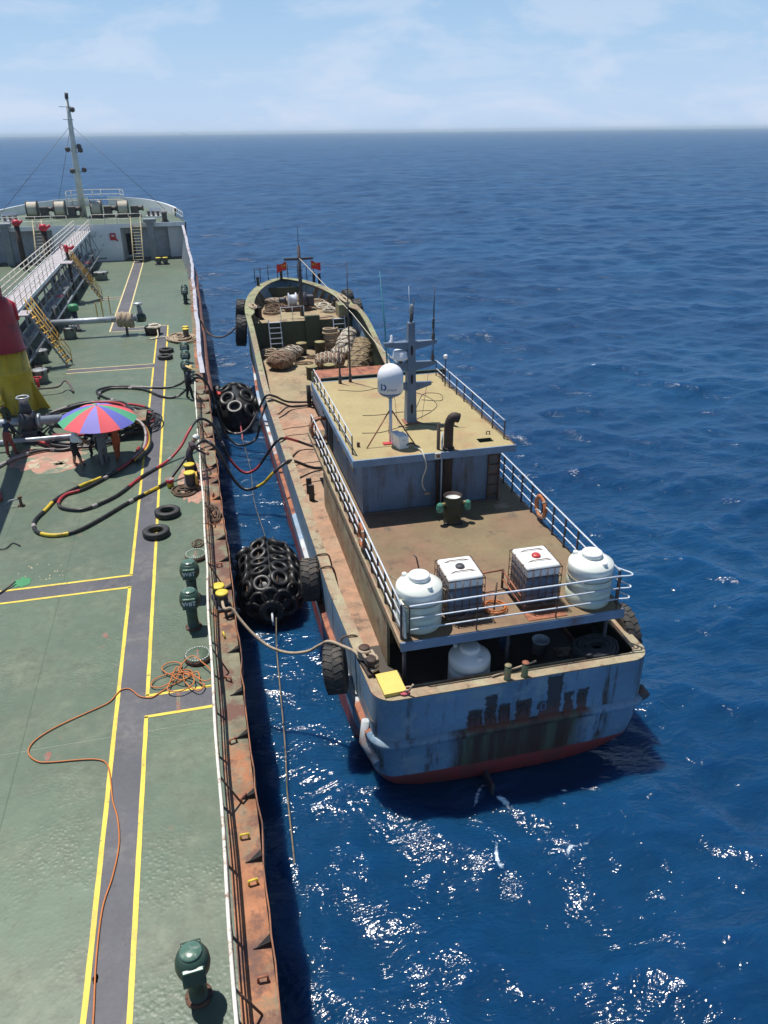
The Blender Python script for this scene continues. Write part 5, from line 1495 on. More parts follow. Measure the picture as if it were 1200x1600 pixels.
    def H(x, y, z): return hc+hd @ Vector((x, y, z))*k
    m.tube([H(0, 0.085, 0.015), H(0, 0.118, -0.015)], [0.010, 0.017], 6, mi=2)         # nose
    for s in (1, -1): m.tube([H(0.088*s, -0.01, 0.02), H(0.104*s, -0.02, -0.02)], [0.016, 0.013], 6, mi=2)   # ears
    m.tube([H(-0.025, 0.088, -0.048), H(0.025, 0.088, -0.048)], 0.007, 5, mi=3)        # mouth line
    for s in (1, -1): m.lathe([(0.001, -0.01), (0.011, 0), (0.001, 0.01)], 6, H(0.034*s, 0.089, 0.02), mi=3)
    m.build('body', [top, legs, 'skin', shoes], t, local=True)
    if hat == 'helmet':
        rot = hd
        hb = MB().lathe([(0.145*k, 0.02), (0.150*k, 0.03), (0.128*k, 0.05), (0.12*k, 0.10), (0.085*k, 0.15), (0.03*k, 0.168), (0.001, 0.17)], 20, H(0, -0.005, 0.02), rot)
        hb.build('hard_hat', hat_mt, t, local=True)
        MB().plate([H(-0.09, 0.09, 0.045), H(0.09, 0.09, 0.045), H(0.05, 0.175, 0.035), H(-0.05, 0.175, 0.035)], 0.012).build('hat_peak', hat_mt, t, local=True)
    elif hat == 'straw':
        MB().lathe([(0.29*k, 0.03), (0.27*k, 0.045), (0.115*k, 0.07), (0.10*k, 0.16), (0.05*k, 0.19), (0.001, 0.192)], 24, H(0, 0, 0.02), hd).build('straw_hat', 'straw', t, local=True)
    else:
        MB().lathe([(0.108*k, -0.03), (0.112*k, 0.03), (0.10*k, 0.09), (0.06*k, 0.135), (0.001, 0.145)], 14, H(0, -0.018, 0.0), hd).build('hair', 'hair_black', t, local=True)
    return t
person('person in white shirt and black shorts bending under the left of the umbrella', (-5.75, 32.6, D), R(-70), 'cloth_white', 'cloth_black', None, 0.35, ((0.25, 0.45, 0.95), (-0.15, 0.5, 0.95)), shorts=True, sleeves=False)
person('person in grey coveralls and white hard hat under the middle of the umbrella', (-4.65, 32.35, D), R(15), 'cloth_grey', 'cloth_grey', 'helmet', 0.25, ((0.25, 0.4, 1.0), (-0.2, 0.45, 1.0)))
person('person in orange coveralls under the right of the umbrella', (-4.15, 32.95, D), R(40), 'cloth_orange', 'cloth_orange', None, 0.3, ((0.25, 0.4, 0.95), (-0.2, 0.42, 0.95)))
person('crouching person in dark clothes between the others under the umbrella', (-5.15, 33.7, D), R(160), 'cloth_navy', 'cloth_black', None, 0.5, ((0.3, 0.45, 0.6), (-0.2, 0.5, 0.6)), crouch=0.6)
person('person in navy top and maroon trousers bending beside the manifold pipe', (-8.75, 34.6, D), R(-30), 'cloth_navy', 'cloth_maroon', None, 0.45, ((0.3, 0.45, 0.8), (-0.2, 0.45, 0.85)), h=1.74)
person('person in dark olive clothes and yellow hard hat behind the manifold pipe', (-9.25, 37.0, D), R(150), 'cloth_olive', 'cloth_olive', 'helmet', 0.1, ((0.3, 0.3, 1.0), (-0.3, 0.3, 1.0)), hat_mt='helmet_yellow', h=1.74)
person('person in dark overalls and white hard hat leaning over the railing by the bollards', (-0.98, 30.2, D), R(-72), 'cloth_plum', 'cloth_navy', 'helmet', 0.42, ((0.25, 0.5, 0.95), (-0.2, 0.52, 1.0)), head_dn=0.35)
person('person in dark clothes and straw hat holding the black hoses at the railing', (-0.98, 40.75, D), R(-80), 'cloth_navy', 'cloth_black', 'straw', 0.25, ((0.3, 0.35, 1.0), (-0.2, 0.4, 1.05)), head_dn=0.3)

# ------------------------------------------------------------------ the supply boat
BX = 6.75
MD, UD, RF, FD = 2.5, 4.5, 6.65, 4.4       # main deck, upper deck, house roof, forecastle deck
SY = 14.5                                  # transom
boat = thing('supply_boat', 'blue supply boat with tan decks and rusty transom moored alongside the tanker', 'boat', (BX, 38, 0))
def hb(y):
    """half breadth at the bulwark"""
    if y > 50:
        t = min((y-50)/13.4, 1.0)
        return 3.85*max(0.0, 1-t**2.2)**0.6
    return 3.85-0.06*max(0, (20-y)/6)
def zt(y):
    """bulwark top"""
    if y < 40: return 3.35
    t = min((y-40)/11.0, 1.0)
    s = t*t*(3-2*t)
    return 3.35+1.95*s+(0.3*(y-51)/12.4 if y > 51 else 0)
CR = 0.55
def outline(inset=0.0, z=None, sharp=False):
    """plan of the hull, from the bow tip down the port side, across the transom and up to starboard, as (x, y, y along the hull)"""
    P = []
    ysb = [63.4-0.02*0, 63.35, 63.2, 62.95, 62.6, 62.1, 61.5, 60.7, 59.7, 58.5, 57, 55.5, 54, 53, 52, 51, 50] + [50-0.75*i for i in range(1, 46)]
    ysb = [y for y in ysb if y > SY+CR+0.05] + [SY+CR]
    side = []
    for y in ysb:
        b = hb(y)
        side.append((b, y))
    pts = []
    for i, (b, y) in enumerate(side):
        a = side[max(i-1, 0)]; c = side[min(i+1, len(side)-1)]
        tx, ty = c[0]-a[0], c[1]-a[1]; L = math.hypot(tx, ty) or 1
        nx, ny = -ty/L, tx/L                     # outward normal for +x half
        if i == 0: nx, ny = 0, 1
        pts.append((max(0, b-inset*nx), y-inset*ny, y))
    bb = hb(SY+CR)
    arc = []
    for k in range(1, 9):
        a = (PI/2)*k/8
        rr = CR-inset if inset < CR else 0.02
        cxm = bb-CR if inset < CR else bb-inset; cym = SY+CR if inset < CR else SY+inset
        arc.append((cxm+rr*math.cos(a), cym-rr*math.sin(a), SY))
    half = pts+arc
    port = [(BX-x, y, q) for x, y, q in half]
    mid = [(BX-(half[-1][0])*(1-2*j/10), half[-1][1], SY) for j in range(1, 10)]
    stbd = [(BX+x, y, q) for x, y, q in reversed(half)]
    return [(x+0.17*max(0.0, min(1.0, (20-y)/5)), y, q) for x, y, q in port+mid+stbd]
OUT = outline()
NO = len(OUT)
def hull_level(lv):
    """points of one level of the shell"""
    V = []
    for x, y, q in OUT:
        top = zt(q)
        dx = x-BX
        f = abs(dx)/3.85
        if lv == 0: V.append((x, y, top)); continue
        z = {1: 2.55, 2: 1.9, 3: 1.2, 4: 0.66, 5: 0.16+0.34*f**3 if q < 16.5 else 0.2, 6: -0.2, 7: -1.2}[lv]
        if q > 44 and lv == 1: z = 2.55+(top-3.35)*0.45
        d = top-z
        # rake and flare of the bow
        if q > 44:
            w = min(1, (q-44)/12.0)
            y2 = y-w*w*d*0.62
            sx = 1-0.075*w*d*0.5
        else: y2, sx = y, 1
        # bilge at the stern
        if q < 17:
            rr = {3: 0.0, 4: 0.02, 5: 0.06, 6: 0.22, 7: 0.5}.get(lv, 0)
            sx *= 1-rr*f**2*0.9
            y2 += {3: 0.02, 4: 0.06, 5: 0.14, 6: 1.6, 7: 4.0}.get(lv, 0)*(1 if q <= SY+CR else 0.5)+(0.7*f**4*(lv-2)*0.10 if lv > 2 else 0)
        V.append((BX+dx*sx, y2, z))
    return V
m = MB(); V = []; F = []
NL = 8
for lv in range(NL): V += hull_level(lv)
for lv in range(NL-1):
    for i in range(NO-1):
        F.append((lv*NO+i, (lv+1)*NO+i, (lv+1)*NO+i+1, lv*NO+i+1))
m.add(V, F, smooth=True)
m.build('hull', 'boat_hull', boat)
# inner face and cap of the bulwark
IN = outline(0.33)
INB = outline(0.62)
IN = [b if b[2] > 51 else a for a, b in zip(IN, INB)]
m = MB(); V = []; F = []
for (x, y, q), (xi, yi, _) in zip(OUT, IN):
    top = zt(q); ba = FD if q > 53 else MD
    V += [(x, y, top), (x, y, top+0.035), (xi, yi, top+0.035), (xi, yi, top-0.02)]
for i in range(NO-1):
    for a in range(3): F.append((4*i+a, 4*i+a+1, 4*(i+1)+a+1, 4*(i+1)+a))
m.add(V, F)
# two coats: weathered tan aft and amidships, green round the bow
for i in range(NO-1):
    for a in range(3):
        m.m[i*3+a] = 1 if OUT[i][2] > 43.5 else 0
m.build('bulwark_cap', ['bulwark_cap', 'bow_green'], boat)
INW = outline(0.10)
m = MB(); V = []; F = []
for x, y, q in INW:
    V += [(x, y, zt(q)), (x, y, (FD if q > 53.2 else MD)-0.02)]
for i in range(NO-1): F.append((2*i, 2*i+1, 2*(i+1)+1, 2*(i+1)))
m.add(V, F); m.build('bulwark_inside', 'dark_green', boat)
# main deck, with a sunken well by the starboard quarter
def half_in(y, ins): return hb(y)-ins
ya = [y for y in np.arange(18.0, 53.01, 1.0)]
m = MB()
pp = [(BX-half_in(y, 0.11), y) for y in ya]+[(BX+half_in(y, 0.11), y) for y in reversed(ya)]
k40 = None
m.add([(x, y, MD) for x, y in pp], [tuple(range(len(pp)))])
m.build('main_deck', 'boat_main_deck', boat)
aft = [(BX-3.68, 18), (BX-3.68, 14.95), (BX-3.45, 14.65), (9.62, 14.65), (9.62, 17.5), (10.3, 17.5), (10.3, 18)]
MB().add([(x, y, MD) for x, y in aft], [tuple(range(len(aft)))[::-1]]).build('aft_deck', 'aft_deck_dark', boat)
w = MB()
w.add([(9.62, 14.62, 1.5), (10.52, 14.62, 1.5), (10.52, 17.5, 1.5), (9.62, 17.5, 1.5)], [(0, 1, 2, 3)])
w.add([(9.62, 14.62, 1.5), (9.62, 17.5, 1.5), (9.62, 17.5, MD), (9.62, 14.62, MD)], [(0, 1, 2, 3)])
w.add([(9.62, 17.5, 1.5), (10.52, 17.5, 1.5), (10.52, 17.5, MD), (9.62, 17.5, MD)], [(0, 1, 2, 3)])
w.build('side_well', 'dark_recess', boat)
MB().box((9.60, 16.2, MD+0.05), (0.07, 2.6, 0.1)).build('well_edge', 'band_rust', boat)
MB().add([(BX-half_in(y, 0.35), y, MD+0.004) for y in (41, 44, 47, 50, 52.9)] + [(BX+half_in(y, 0.35), y, MD+0.004) for y in (52.9, 50, 47, 44, 41)], [tuple(range(10))]).build('fore_deck_paint', 'boat_fore_deck', boat)
# forecastle of the boat
yf = [53, 54, 55, 56, 57, 58, 59, 60, 61, 61.8, 62.4, 62.8, 63.1]
m = MB(); pp = [(BX-max(0.02, half_in(y, 0.12)), y) for y in yf]+[(BX+max(0.02, half_in(y, 0.12)), y) for y in reversed(yf)]
m.add([(x, y, FD) for x, y in pp], [tuple(range(len(pp)))]); m.build('forecastle_deck', 'boat_fore_deck', boat)
MB().box((BX, 53.02, (MD+FD)/2-0.01), (7.0, 0.08, FD-MD)).build('forecastle_bulkhead', 'dark_green', boat)
MB().box((BX+0.75, 52.85, MD+1.15), (1.0, 0.3, 2.2), ch=0.03).build('chain_locker', 'dark_green', boat)
MB().box((BX+3.0, 53.7, FD+0.45), (0.7, 1.3, 0.9), ch=0.03).build('side_locker', 'bow_green', boat)
for s in (-1, 1):     # stays inside the bow bulwark
    for y in (54.2, 55.4, 56.6, 57.8, 59.0, 60.1):
        x = BX+s*(hb(y)-0.12)
        nx = -s
        MB().plate([(x, y, zt(y)-0.05), (x, y, FD), (x+nx*0.75, y-0.25, FD)], 0.05).build('bulwark_stay', 'bulwark_cap', boat)
MB().box((BX, 62.0, FD+0.35), (2.6, 0.1, 0.7)).build('breast_plate', 'dark_green', boat)
# short rails on the bow
br = sub('bow_railing', boat, (BX, 61, 5.6))
for i in range(8):
    a = R(-62+i*124/7)
    x = BX+math.sin(a)*2.6; y = 60.6+math.cos(a)*2.3
    MB().tube([(x, y, zt(y)), (x, y, zt(y)+1.15)], 0.035, 6).build('post', 'post_dark', br)
MB().tube([(BX+math.sin(R(q))*2.6, 60.6+math.cos(R(q))*2.3, 6.55) for q in range(-62, 63, 12)], 0.02, 6).build('wire', 'post_dark', br)
# rubbing strake: patched lengths of old paint and rust on port, plain blue round the stern and starboard
SIDE = [(x, y, q) for x, y, q in OUT]
pi = [i for i in range(NO) if SIDE[i][0] < BX and SIDE[i][2] > SY+0.1]
mts = ['band_white', 'band_rust', 'band_blue', 'band_white', 'band_rust', 'band_blue', 'band_white']
def strake_pts(idxs, out, z0, z1):
    V = []; F = []
    for i in idxs:
        x, y, q = SIDE[i]
        a = SIDE[max(i-1, 0)]; c = SIDE[min(i+1, NO-1)]
        tx, ty = c[0]-a[0], c[1]-a[1]; L = math.hypot(tx, ty); nx, ny = ty/L, -tx/L
        if (x-BX)*nx+(y-38)*ny*0.05 < 0: nx, ny = -nx, -ny
        lift = 0.75*max(0, (q-46)/17)**1.3*1.6 if q > 46 else 0
        w_ = min(1, (q-44)/12.0) if q > 44 else 0
        back = -w_*w_*(zt(q)-1.9-lift)*0.62
        sxx = 1-0.075*w_*(zt(q)-1.9-lift)*0.5
        x = BX+(x-BX)*sxx; y = y+back
        V += [(x, y, z1+lift), (x+nx*out, y+ny*out, z1-0.05+lift), (x+nx*out, y+ny*out, z0+0.05+lift), (x, y, z0+lift)]
    k = len(idxs)
    for i in range(k-1):
        for a in range(3): F.append((4*i+a, 4*i+a+1, 4*(i+1)+a+1, 4*(i+1)+a))
    return V, F
j = 0; c = 0
while j < len(pi)-1:
    seg = pi[j:j+2+random.randint(0, 1)+1]
    if len(seg) < 2: break
    V, F = strake_pts(seg, 0.15, 1.78, 2.04)
    MB().add(V, F).build('rubbing_strake', mts[c % 7] if random.random() < 0.8 else 'band_rust', boat)
    j += len(seg)-1; c += 1
si = [i for i in range(NO) if i >= pi[-1] and not (SIDE[i][0] > BX and SIDE[i][2] > 30)]
V, F = strake_pts(si, 0.13, 1.80, 2.04)
MB().add(V, F, smooth=True).build('rubbing_strake', 'boat_hull', boat)
MB().tube([(3.03, 15.3, 2.2), (2.96, 15.2, 1.6), (3.16, 14.72, 1.25)], [0.11, 0.15, 0.11], 10).build('corner_pad', 'band_white', boat)
MB().tube([(10.70, 14.9, 2.05), (10.76, 14.6, 1.95)], 0.16, 10).build('corner_pad', 'dark_pipe', boat)
# welded name and number on the transom
for s, x, z, sz in (('0', 7.66, 2.34, 0.42), ('2', 7.98, 2.36, 0.40), ('6', 8.36, 2.40, 0.40), ('8', 8.74, 2.42, 0.40)):
    V, F = text_mesh(s, sz)
    MB().add([(x+v.x, SY-0.006, z+v.y) for v in V], F).build('welded_number', 'boat_blue' if s == '0' else 'post_rust', boat)
def strokes(x, z, L):
    for a, b in L:
        MB().tube([(x+a[0], SY-0.008, z+a[1]), (x+b[0], SY-0.008, z+b[1])], 0.014, 5).build('welded_character', 'post_rust', boat)
strokes(5.77, 2.3, [((-0.15, 0.2), (0.15, 0.22)), ((-0.15, 0.02), (0.15, 0.04)), ((0, -0.2), (0, 0.3)), ((-0.15, -0.15), (-0.15, 0.2)), ((0.15, -0.15), (0.15, 0.22))])
strokes(6.19, 2.35, [((-0.14, 0.25), (0.14, 0.27)), ((-0.14, 0.1), (0.14, 0.12)), ((0, -0.25), (0, 0.4)), ((-0.14, -0.15), (0.0, 0.05)), ((0.14, -0.15), (0.0, 0.05))])
strokes(6.56, 2.3, [((-0.12, 0.2), (0.12, 0.22)), ((-0.12, -0.15), (-0.12, 0.3)), ((0, -0.1), (0, 0.28)), ((0.12, -0.15), (0.12, 0.3))])
strokes(7.10, 2.35, [((-0.15, -0.2), (0.0, 0.25)), ((0.0, 0.25), (0.14, -0.2)), ((-0.08, 0.0), (0.1, 0.02)), ((-0.17, 0.1), (-0.05, 0.25)), ((0.12, -0.1), (0.12, 0.3))])
# rudder stock and blade
MB().box((6.2, 14.45, -0.25), (0.10, 0.8, 1.2), ch=0.03).build('rudder', 'post_dark', boat)
# inner ledge of the transom rail
MB().box((BX, 14.98, 3.1), (6.2, 0.05, 0.5)).build('transom_inner_plate', 'bulwark_cap', boat)

# ---- lower house and upper deck
UX0, UX1, UY0, UY1 = 4.0, 10.12, 15.3, 31.0
ud = sub('upper_deck', boat, (7, 23, UD))
MB().add([(UX0, UY0, UD), (UX1, UY0, UD), (UX1, UY1, UD), (UX0, UY1, UD)], [(0, 1, 2, 3)]).build('deck_plate', 'boat_upper_deck', ud)
MB().box(((UX0+UX1)/2, (UY0+UY1)/2, UD-0.07), (UX1-UX0-0.01, UY1-UY0-0.01, 0.13)).build('deck_slab', 'boat_fascia', ud)
MB().box(((UX0+UX1)/2, UY0-0.02, UD-0.13), (UX1-UX0+0.06, 0.06, 0.27), ch=0.015).build('aft_fascia', 'boat_fascia', ud)
MB().box((UX0-0.02, (UY0+UY1)/2, UD-0.09), (0.06, UY1-UY0, 0.19)).build('side_fascia', 'bulwark_cap', ud)
MB().box((UX1+0.02, (UY0+UY1)/2, UD-0.09), (0.06, UY1-UY0, 0.19)).build('side_fascia', 'post_dark', ud)
lh = sub('lower_house', boat, (7, 24, MD))
MB().box((4.07, (17.0+27.6)/2, (MD+UD-0.14)/2), (0.08, 10.6, UD-0.14-MD)).build('side_wall', 'bulwark_cap', lh)
MB().box((10.05, (18.8+30.5)/2, (MD+UD-0.14)/2), (0.08, 11.7, UD-0.14-MD)).build('side_wall', 'boat_blue', lh)
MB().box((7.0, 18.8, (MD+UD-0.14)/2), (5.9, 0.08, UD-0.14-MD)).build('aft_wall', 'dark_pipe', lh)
MB().box((7.4, 30.4, (MD+UD-0.14)/2), (5.2, 0.08, UD-0.14-MD)).build('front_wall', 'boat_blue', lh)
MB().box((4.85, 29.0, (MD+UD-0.14)/2), (0.08, 2.8, UD-0.14-MD)).build('recessed_wall', 'boat_blue', lh)
for x in (4.15, 7.0, 9.85):
    MB().tube([(x, 15.6, MD), (x, 15.6, UD-0.14)], 0.055, 8).build('stanchion', 'post_dark', lh)
d_ = MB().box((8.9, 18.74, MD+0.95), (0.8, 0.06, 1.8)).build('door', 'dark_recess', lh)

# ---- deckhouse
HX0, HX1, HY0, HY1 = 4.57, 9.36, 22.53, 30.2
HT = 6.42
dh = sub('deckhouse', boat, (7, 26, UD))
MB().box(((HX0+HX1)/2, HY0+0.04, (UD+HT)/2), (HX1-HX0, 0.08, HT-UD-0.004)).build('aft_wall', 'boat_blue', dh)
MB().box((HX0+0.04, (HY0+HY1)/2, (UD+HT)/2), (0.08, HY1-HY0-0.17, HT-UD-0.004)).build('side_wall', 'boat_blue', dh)
MB().box((HX1-0.04, (HY0+HY1)/2, (UD+HT)/2), (0.08, HY1-HY0-0.17, HT-UD-0.004)).build('side_wall', 'boat_blue', dh)
MB().box(((HX0+HX1)/2, HY1-0.04, (UD+HT)/2), (HX1-HX0, 0.08, HT-UD-0.004)).build('front_wall', 'boat_blue', dh)
MB().box(((HX0+HX1)/2, HY0-0.05, UD+0.05), (HX1-HX0, 0.04, 0.1)).build('kick_plate', 'dark_pipe', dh)
for y, w_ in ((28.6, 0.75), (29.5, 0.35)):
    MB().box((HX0-0.012, y, UD+0.92), (0.03, w_, 1.75)).build('doorway', 'dark_recess', dh)
for y in (26.9, 25.5, 24.1):
    f = MB().box((HX0-0.015, y, UD+1.25), (0.03, 0.75, 0.6), ch=0.01).build('window', 'boat_fascia', dh)
    MB().box((HX0-0.034, y, UD+1.25), (0.012, 0.62, 0.48)).build('pane', 'glass_dark', f)
for i in range(6):
    x = HX0+0.45+0.75*i
    f = MB().box((x, HY1+0.02, UD+1.3), (0.62, 0.04, 0.6)).build('window', 'boat_fascia', dh)
    MB().box((x, HY1+0.045, UD+1.3), (0.52, 0.012, 0.5)).build('pane', 'glass_dark', f)
# framed panel and conduit on the aft wall
pn = [(6.78, UD+0.85), (7.16, UD+0.85), (7.22, UD+0.91), (7.22, UD+1.62), (7.16, UD+1.68), (6.78, UD+1.68), (6.72, UD+1.62), (6.72, UD+0.91)]
MB().tube([(x, HY0-0.005, z) for x, z in pn], 0.014, 5, closed=True).build('window_frame', 'mast_blue', dh)
la = sub('wall_ladder', boat, (9.15, HY0, UD))
for x in (8.92, 9.30):
    MB().box((x, HY0-0.06, (UD+HT)/2), (0.035, 0.06, HT-UD-0.03)).build('stile', 'post_rust', la)
for i in range(5):
    MB().box((9.11, HY0-0.06, UD+0.25+0.37*i), (0.38, 0.035, 0.035)).build('rung', 'post_rust', la)
MB().box((9.11, HY0-0.012, (UD+HT)/2), (0.36, 0.02, HT-UD-0.05)).build('stained_plate', 'dark_pipe', la)
# roof
RX0, RX1, RY0, RY1 = 4.22, 9.68, 22.12, 30.9
ro = sub('house_roof', boat, (7, 26, RF))
hx0, hx1, hy0, hy1 = 8.62, 9.12, 22.62, 22.98
m = MB()
xs = [RX0+0.01, hx0, hx1, RX1-0.01]; yv = [RY0+0.01, hy0, hy1, RY1-0.01]
for i in range(3):
    for j in range(3):
        if i == 1 and j == 1: continue
        m.add([(xs[i], yv[j], RF), (xs[i+1], yv[j], RF), (xs[i+1], yv[j+1], RF), (xs[i], yv[j+1], RF)], [(0, 1, 2, 3)])
m.build('roof_plate', 'boat_roof', ro)
MB().add([(hx0, hy0, RF-0.18), (hx1, hy0, RF-0.18), (hx1, hy1, RF-0.18), (hx0, hy1, RF-0.18), (hx0, hy0, RF), (hx1, hy0, RF), (hx1, hy1, RF), (hx0, hy1, RF)],
         [(0, 1, 2, 3), (0, 4, 5, 1), (1, 5, 6, 2), (2, 6, 7, 3), (3, 7, 4, 0)]).build('ladder_opening', 'dark_green', ro)
for (cx_, cy_, sx_, sy_, mt) in (((RX0+RX1)/2, RY0, RX1-RX0+0.06, 0.06, 'boat_fascia'), ((RX0+RX1)/2, RY1, RX1-RX0+0.06, 0.06, 'boat_fascia'),
                                 (RX0, (RY0+RY1)/2, 0.06, RY1-RY0-0.07, 'boat_fascia'), (RX1, (RY0+RY1)/2, 0.06, RY1-RY0-0.07, 'post_rust')):
    MB().box((cx_, cy_, RF-0.11), (sx_, sy_, 0.235)).build('fascia', mt, ro)
MB().add([(RX0+0.03, RY0+0.03, RF-0.226), (RX1-0.03, RY0+0.03, RF-0.226), (RX1-0.03, RY1-0.03, RF-0.226), (RX0+0.03, RY1-0.03, RF-0.226)], [(3, 2, 1, 0)]).build('soffit', 'boat_blue', ro)
# forward coaming on the roof edge
MB().box((7.6, 32.1, 5.65), (5.6, 0.12, 1.6)).build('wheelhouse_front', 'dark_green', ro)
MB().box((7.6, 31.5, 4.6), (5.4, 1.1, 0.1)).build('front_platform', 'band_rust', ro)

# ---- railings of the boat
def railing(nm, pts, hs, step, mt='rail_galv', pmt='post_dark', top_r=0.026, post=(0.05, 0.05)):
    o = sub(nm, boat, pts[0])
    for h in hs:
        MB().tube([(x, y, z+h+0.008*math.sin(3*y+2*x)) for x, y, z in pts], top_r if h == max(hs) else top_r*0.8, 8).build('rail', mt, o)
    for a, b in zip(pts[:-1], pts[1:]):
        a, b = Vector(a), Vector(b); L = (b-a).length; k = max(1, round(L/step))
        for i in range(k):
            c = a+(b-a)*(i/k)
            MB().box(c+Vector((0, 0, max(hs)/2)), (post[0], post[1], max(hs))).build('post', pmt, o)
    c = Vector(pts[-1])
    MB().box(c+Vector((0, 0, max(hs)/2)), (post[0], post[1], max(hs))).build('post', pmt, o)
    return o
railing('upper_deck_railing', [(4.03, y, UD) for y in (15.45, 18, 20.5, 23, 25.5, 28, 30.2)], (0.35, 0.70, 1.02), 0.95)
railing('upper_deck_railing', [(10.06, y, UD) for y in (15.6, 18, 20.5, 23, 25.5, 28, 30.6)], (0.35, 0.70, 1.02), 0.98)
railing('stern_railing', [(4.22, 15.36, UD), (6.0, 15.36, UD), (8.2, 15.36, UD), (9.95, 15.36, UD)], (0.30, 0.63, 1.0), 1.9, pmt='post_rust', post=(0.03, 0.03))
railing('roof_railing', [(4.30, y, RF) for y in (22.7, 25, 28, 30.7)], (0.30, 0.62), 1.0, post=(0.035, 0.05), top_r=0.02)
railing('roof_railing', [(9.52, 22.75, RF), (9.52, 26, RF), (9.5, 30.5, RF)], (0.32, 0.66), 0.95, post=(0.035, 0.05), top_r=0.02)
o = sub('rail_corner', boat, (10.06, 15.4, UD))
for h in (0.3, 0.63, 1.0):
    MB().tube(smooth_path([(9.95, 15.36, UD+h), (10.25, 15.33, UD+h), (10.30, 15.45, UD+h), (10.2, 15.6, UD+h), (10.06, 15.75, UD+h+0.02)], 4), 0.022, 6).build('bent_rail', 'rail_galv', o)
MB().box((4.1, 15.62, UD+0.5), (0.05, 0.5, 0.9), rot=Matrix.Rotation(R(-14), 3, 'X')).build('gangway_plate', 'rail_white', o)

# ------------------------------------------------------------------ gear on the boat
# ---- plastic water tanks
def tank(x, y, z, label, r_=0.60, h=1.18, mt='transparent_tank', ring=True):
    t = thing('water_tank', label, 'tank', (x, y, z), 'white round plastic tanks')
    MB().lathe([(r_*0.96, 0), (r_, 0.06), (r_, h*0.33), (r_*0.985, h*0.34), (r_*0.985, h*0.36), (r_, h*0.37), (r_, h*0.68), (r_*0.985, h*0.69), (r_*0.985, h*0.71), (r_, h*0.72), (r_, h-0.05), (r_*0.97, h), (r_*0.55, h+0.14), (r_*0.42, h+0.16)], 40, mis=[1]*8+[0]*5).build('shell', [mt, 'tank_liquid' if ring else mt], t, local=True)
    MB().lathe([(0.27, h+0.12), (0.275, h+0.26), (0.255, h+0.285), (0.12, h+0.30), (0.001, h+0.30)], 28).build('screw_lid', 'plastic_white', t, local=True)
    for a in (-70, 130):
        MB().lathe([(0.07, 0), (0.07, 0.11), (0.05, 0.13), (0.001, 0.13)], 14, (r_*0.76*math.cos(R(a)), r_*0.76*math.sin(R(a)), h+0.03)).build('fitting', 'plastic_white', t, local=True)
    if ring:
        MB().tube([((r_+0.012)*math.cos(a), (r_+0.012)*math.sin(a), h*0.72+0.05*math.sin(a)+0.02*math.sin(3*a)) for a in np.arange(0, 2*PI, PI/16)], 0.012, 5, closed=True).build('lashing', 'rope_pale', t, local=True)
    return t
tank(4.66, 16.06, UD, 'white round plastic tank at the port corner of the upper deck')
tank(9.42, 16.02, UD, 'white round plastic tank at the starboard corner of the upper deck')
t3 = tank(5.95, 15.62, MD, 'white round plastic tank down on the aft deck behind the transom', 0.56, 1.05, 'plastic_white', False)

# ---- intermediate bulk containers
def ibc(x, y, z, label, cap):
    t = thing('bulk_container', label, 'container', (x, y, z), 'caged white bulk containers')
    W, L, Hh = 1.0, 1.16, 1.22
    for yy_ in (-0.45, 0, 0.45):
        MB().box((0, yy_, 0.06), (W, 0.12, 0.12)).build('pallet_runner', 'cage_rust', t, local=True)
    MB().box((0, 0, 0.135), (W, L, 0.03)).build('pallet_deck', 'dark_pipe', t, local=True)
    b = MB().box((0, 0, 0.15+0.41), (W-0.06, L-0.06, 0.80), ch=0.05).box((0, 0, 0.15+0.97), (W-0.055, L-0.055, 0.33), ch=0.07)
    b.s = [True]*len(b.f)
    b.m = [1 if max(b.v[i][2] for i in f) < 0.98 else 0 for f in b.f]  # lower faces take a dark blue-grey: contents showing through plus shade painted in
    b.build('bladder', ['plastic_white', 'ibc_liquid_shade'], t, local=True)
    MB().lathe([(0.12, Hh+0.06), (0.125, Hh+0.10), (0.10, Hh+0.13), (0.001, Hh+0.13)], 20).build('filler_cap', cap, t, local=True)
    for i, zz in enumerate((0.2, 0.45, 0.70, 0.95, Hh)):
        MB().tube([(-W/2, -L/2, zz), (W/2, -L/2, zz), (W/2, L/2, zz), (-W/2, L/2, zz)], 0.013 if zz < Hh else 0.018, 6, closed=True).build('cage_hoop', 'cage_rust', t, local=True)
    for i in range(6):
        x_ = -W/2+W*i/5
        for s in (-1, 1):
            MB().tube([(x_, s*L/2, 0.14), (x_, s*L/2, Hh)], 0.011, 6).build('cage_bar', 'cage_rust', t, local=True)
    for i in range(1, 6):
        y_ = -L/2+L*i/6
        for s in (-1, 1):
            MB().tube([(s*W/2, y_, 0.14), (s*W/2, y_, Hh)], 0.011, 6).build('cage_bar', 'cage_rust', t, local=True)
    for s in (-0.28, 0.28):
        MB().tube([(-W/2, s, Hh+0.01), (-0.2, s+0.03, Hh+0.10), (0.2, s+0.03, Hh+0.10), (W/2, s, Hh+0.01)], 0.013, 6).build('top_bar', 'cage_rust', t, local=True)
    MB().lathe([(0.06, 0), (0.06, 0.12)], 12, (0, -L/2+0.0, 0.28), Matrix.Rotation(R(90), 3, 'X')).build('drain_valve', 'post_dark', t, local=True)
    return t
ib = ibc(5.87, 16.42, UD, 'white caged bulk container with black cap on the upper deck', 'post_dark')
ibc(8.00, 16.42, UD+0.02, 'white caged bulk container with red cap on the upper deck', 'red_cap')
fr = thing('guard_rail', 'low rusty pipe rail between the two caged containers', 'frame', (7.0, 16.6, UD))
MB().tube([(6.5, 17.1, UD+0.55), (7.42, 17.15, UD+0.55)], 0.025, 6).build('rail', 'band_rust', fr)
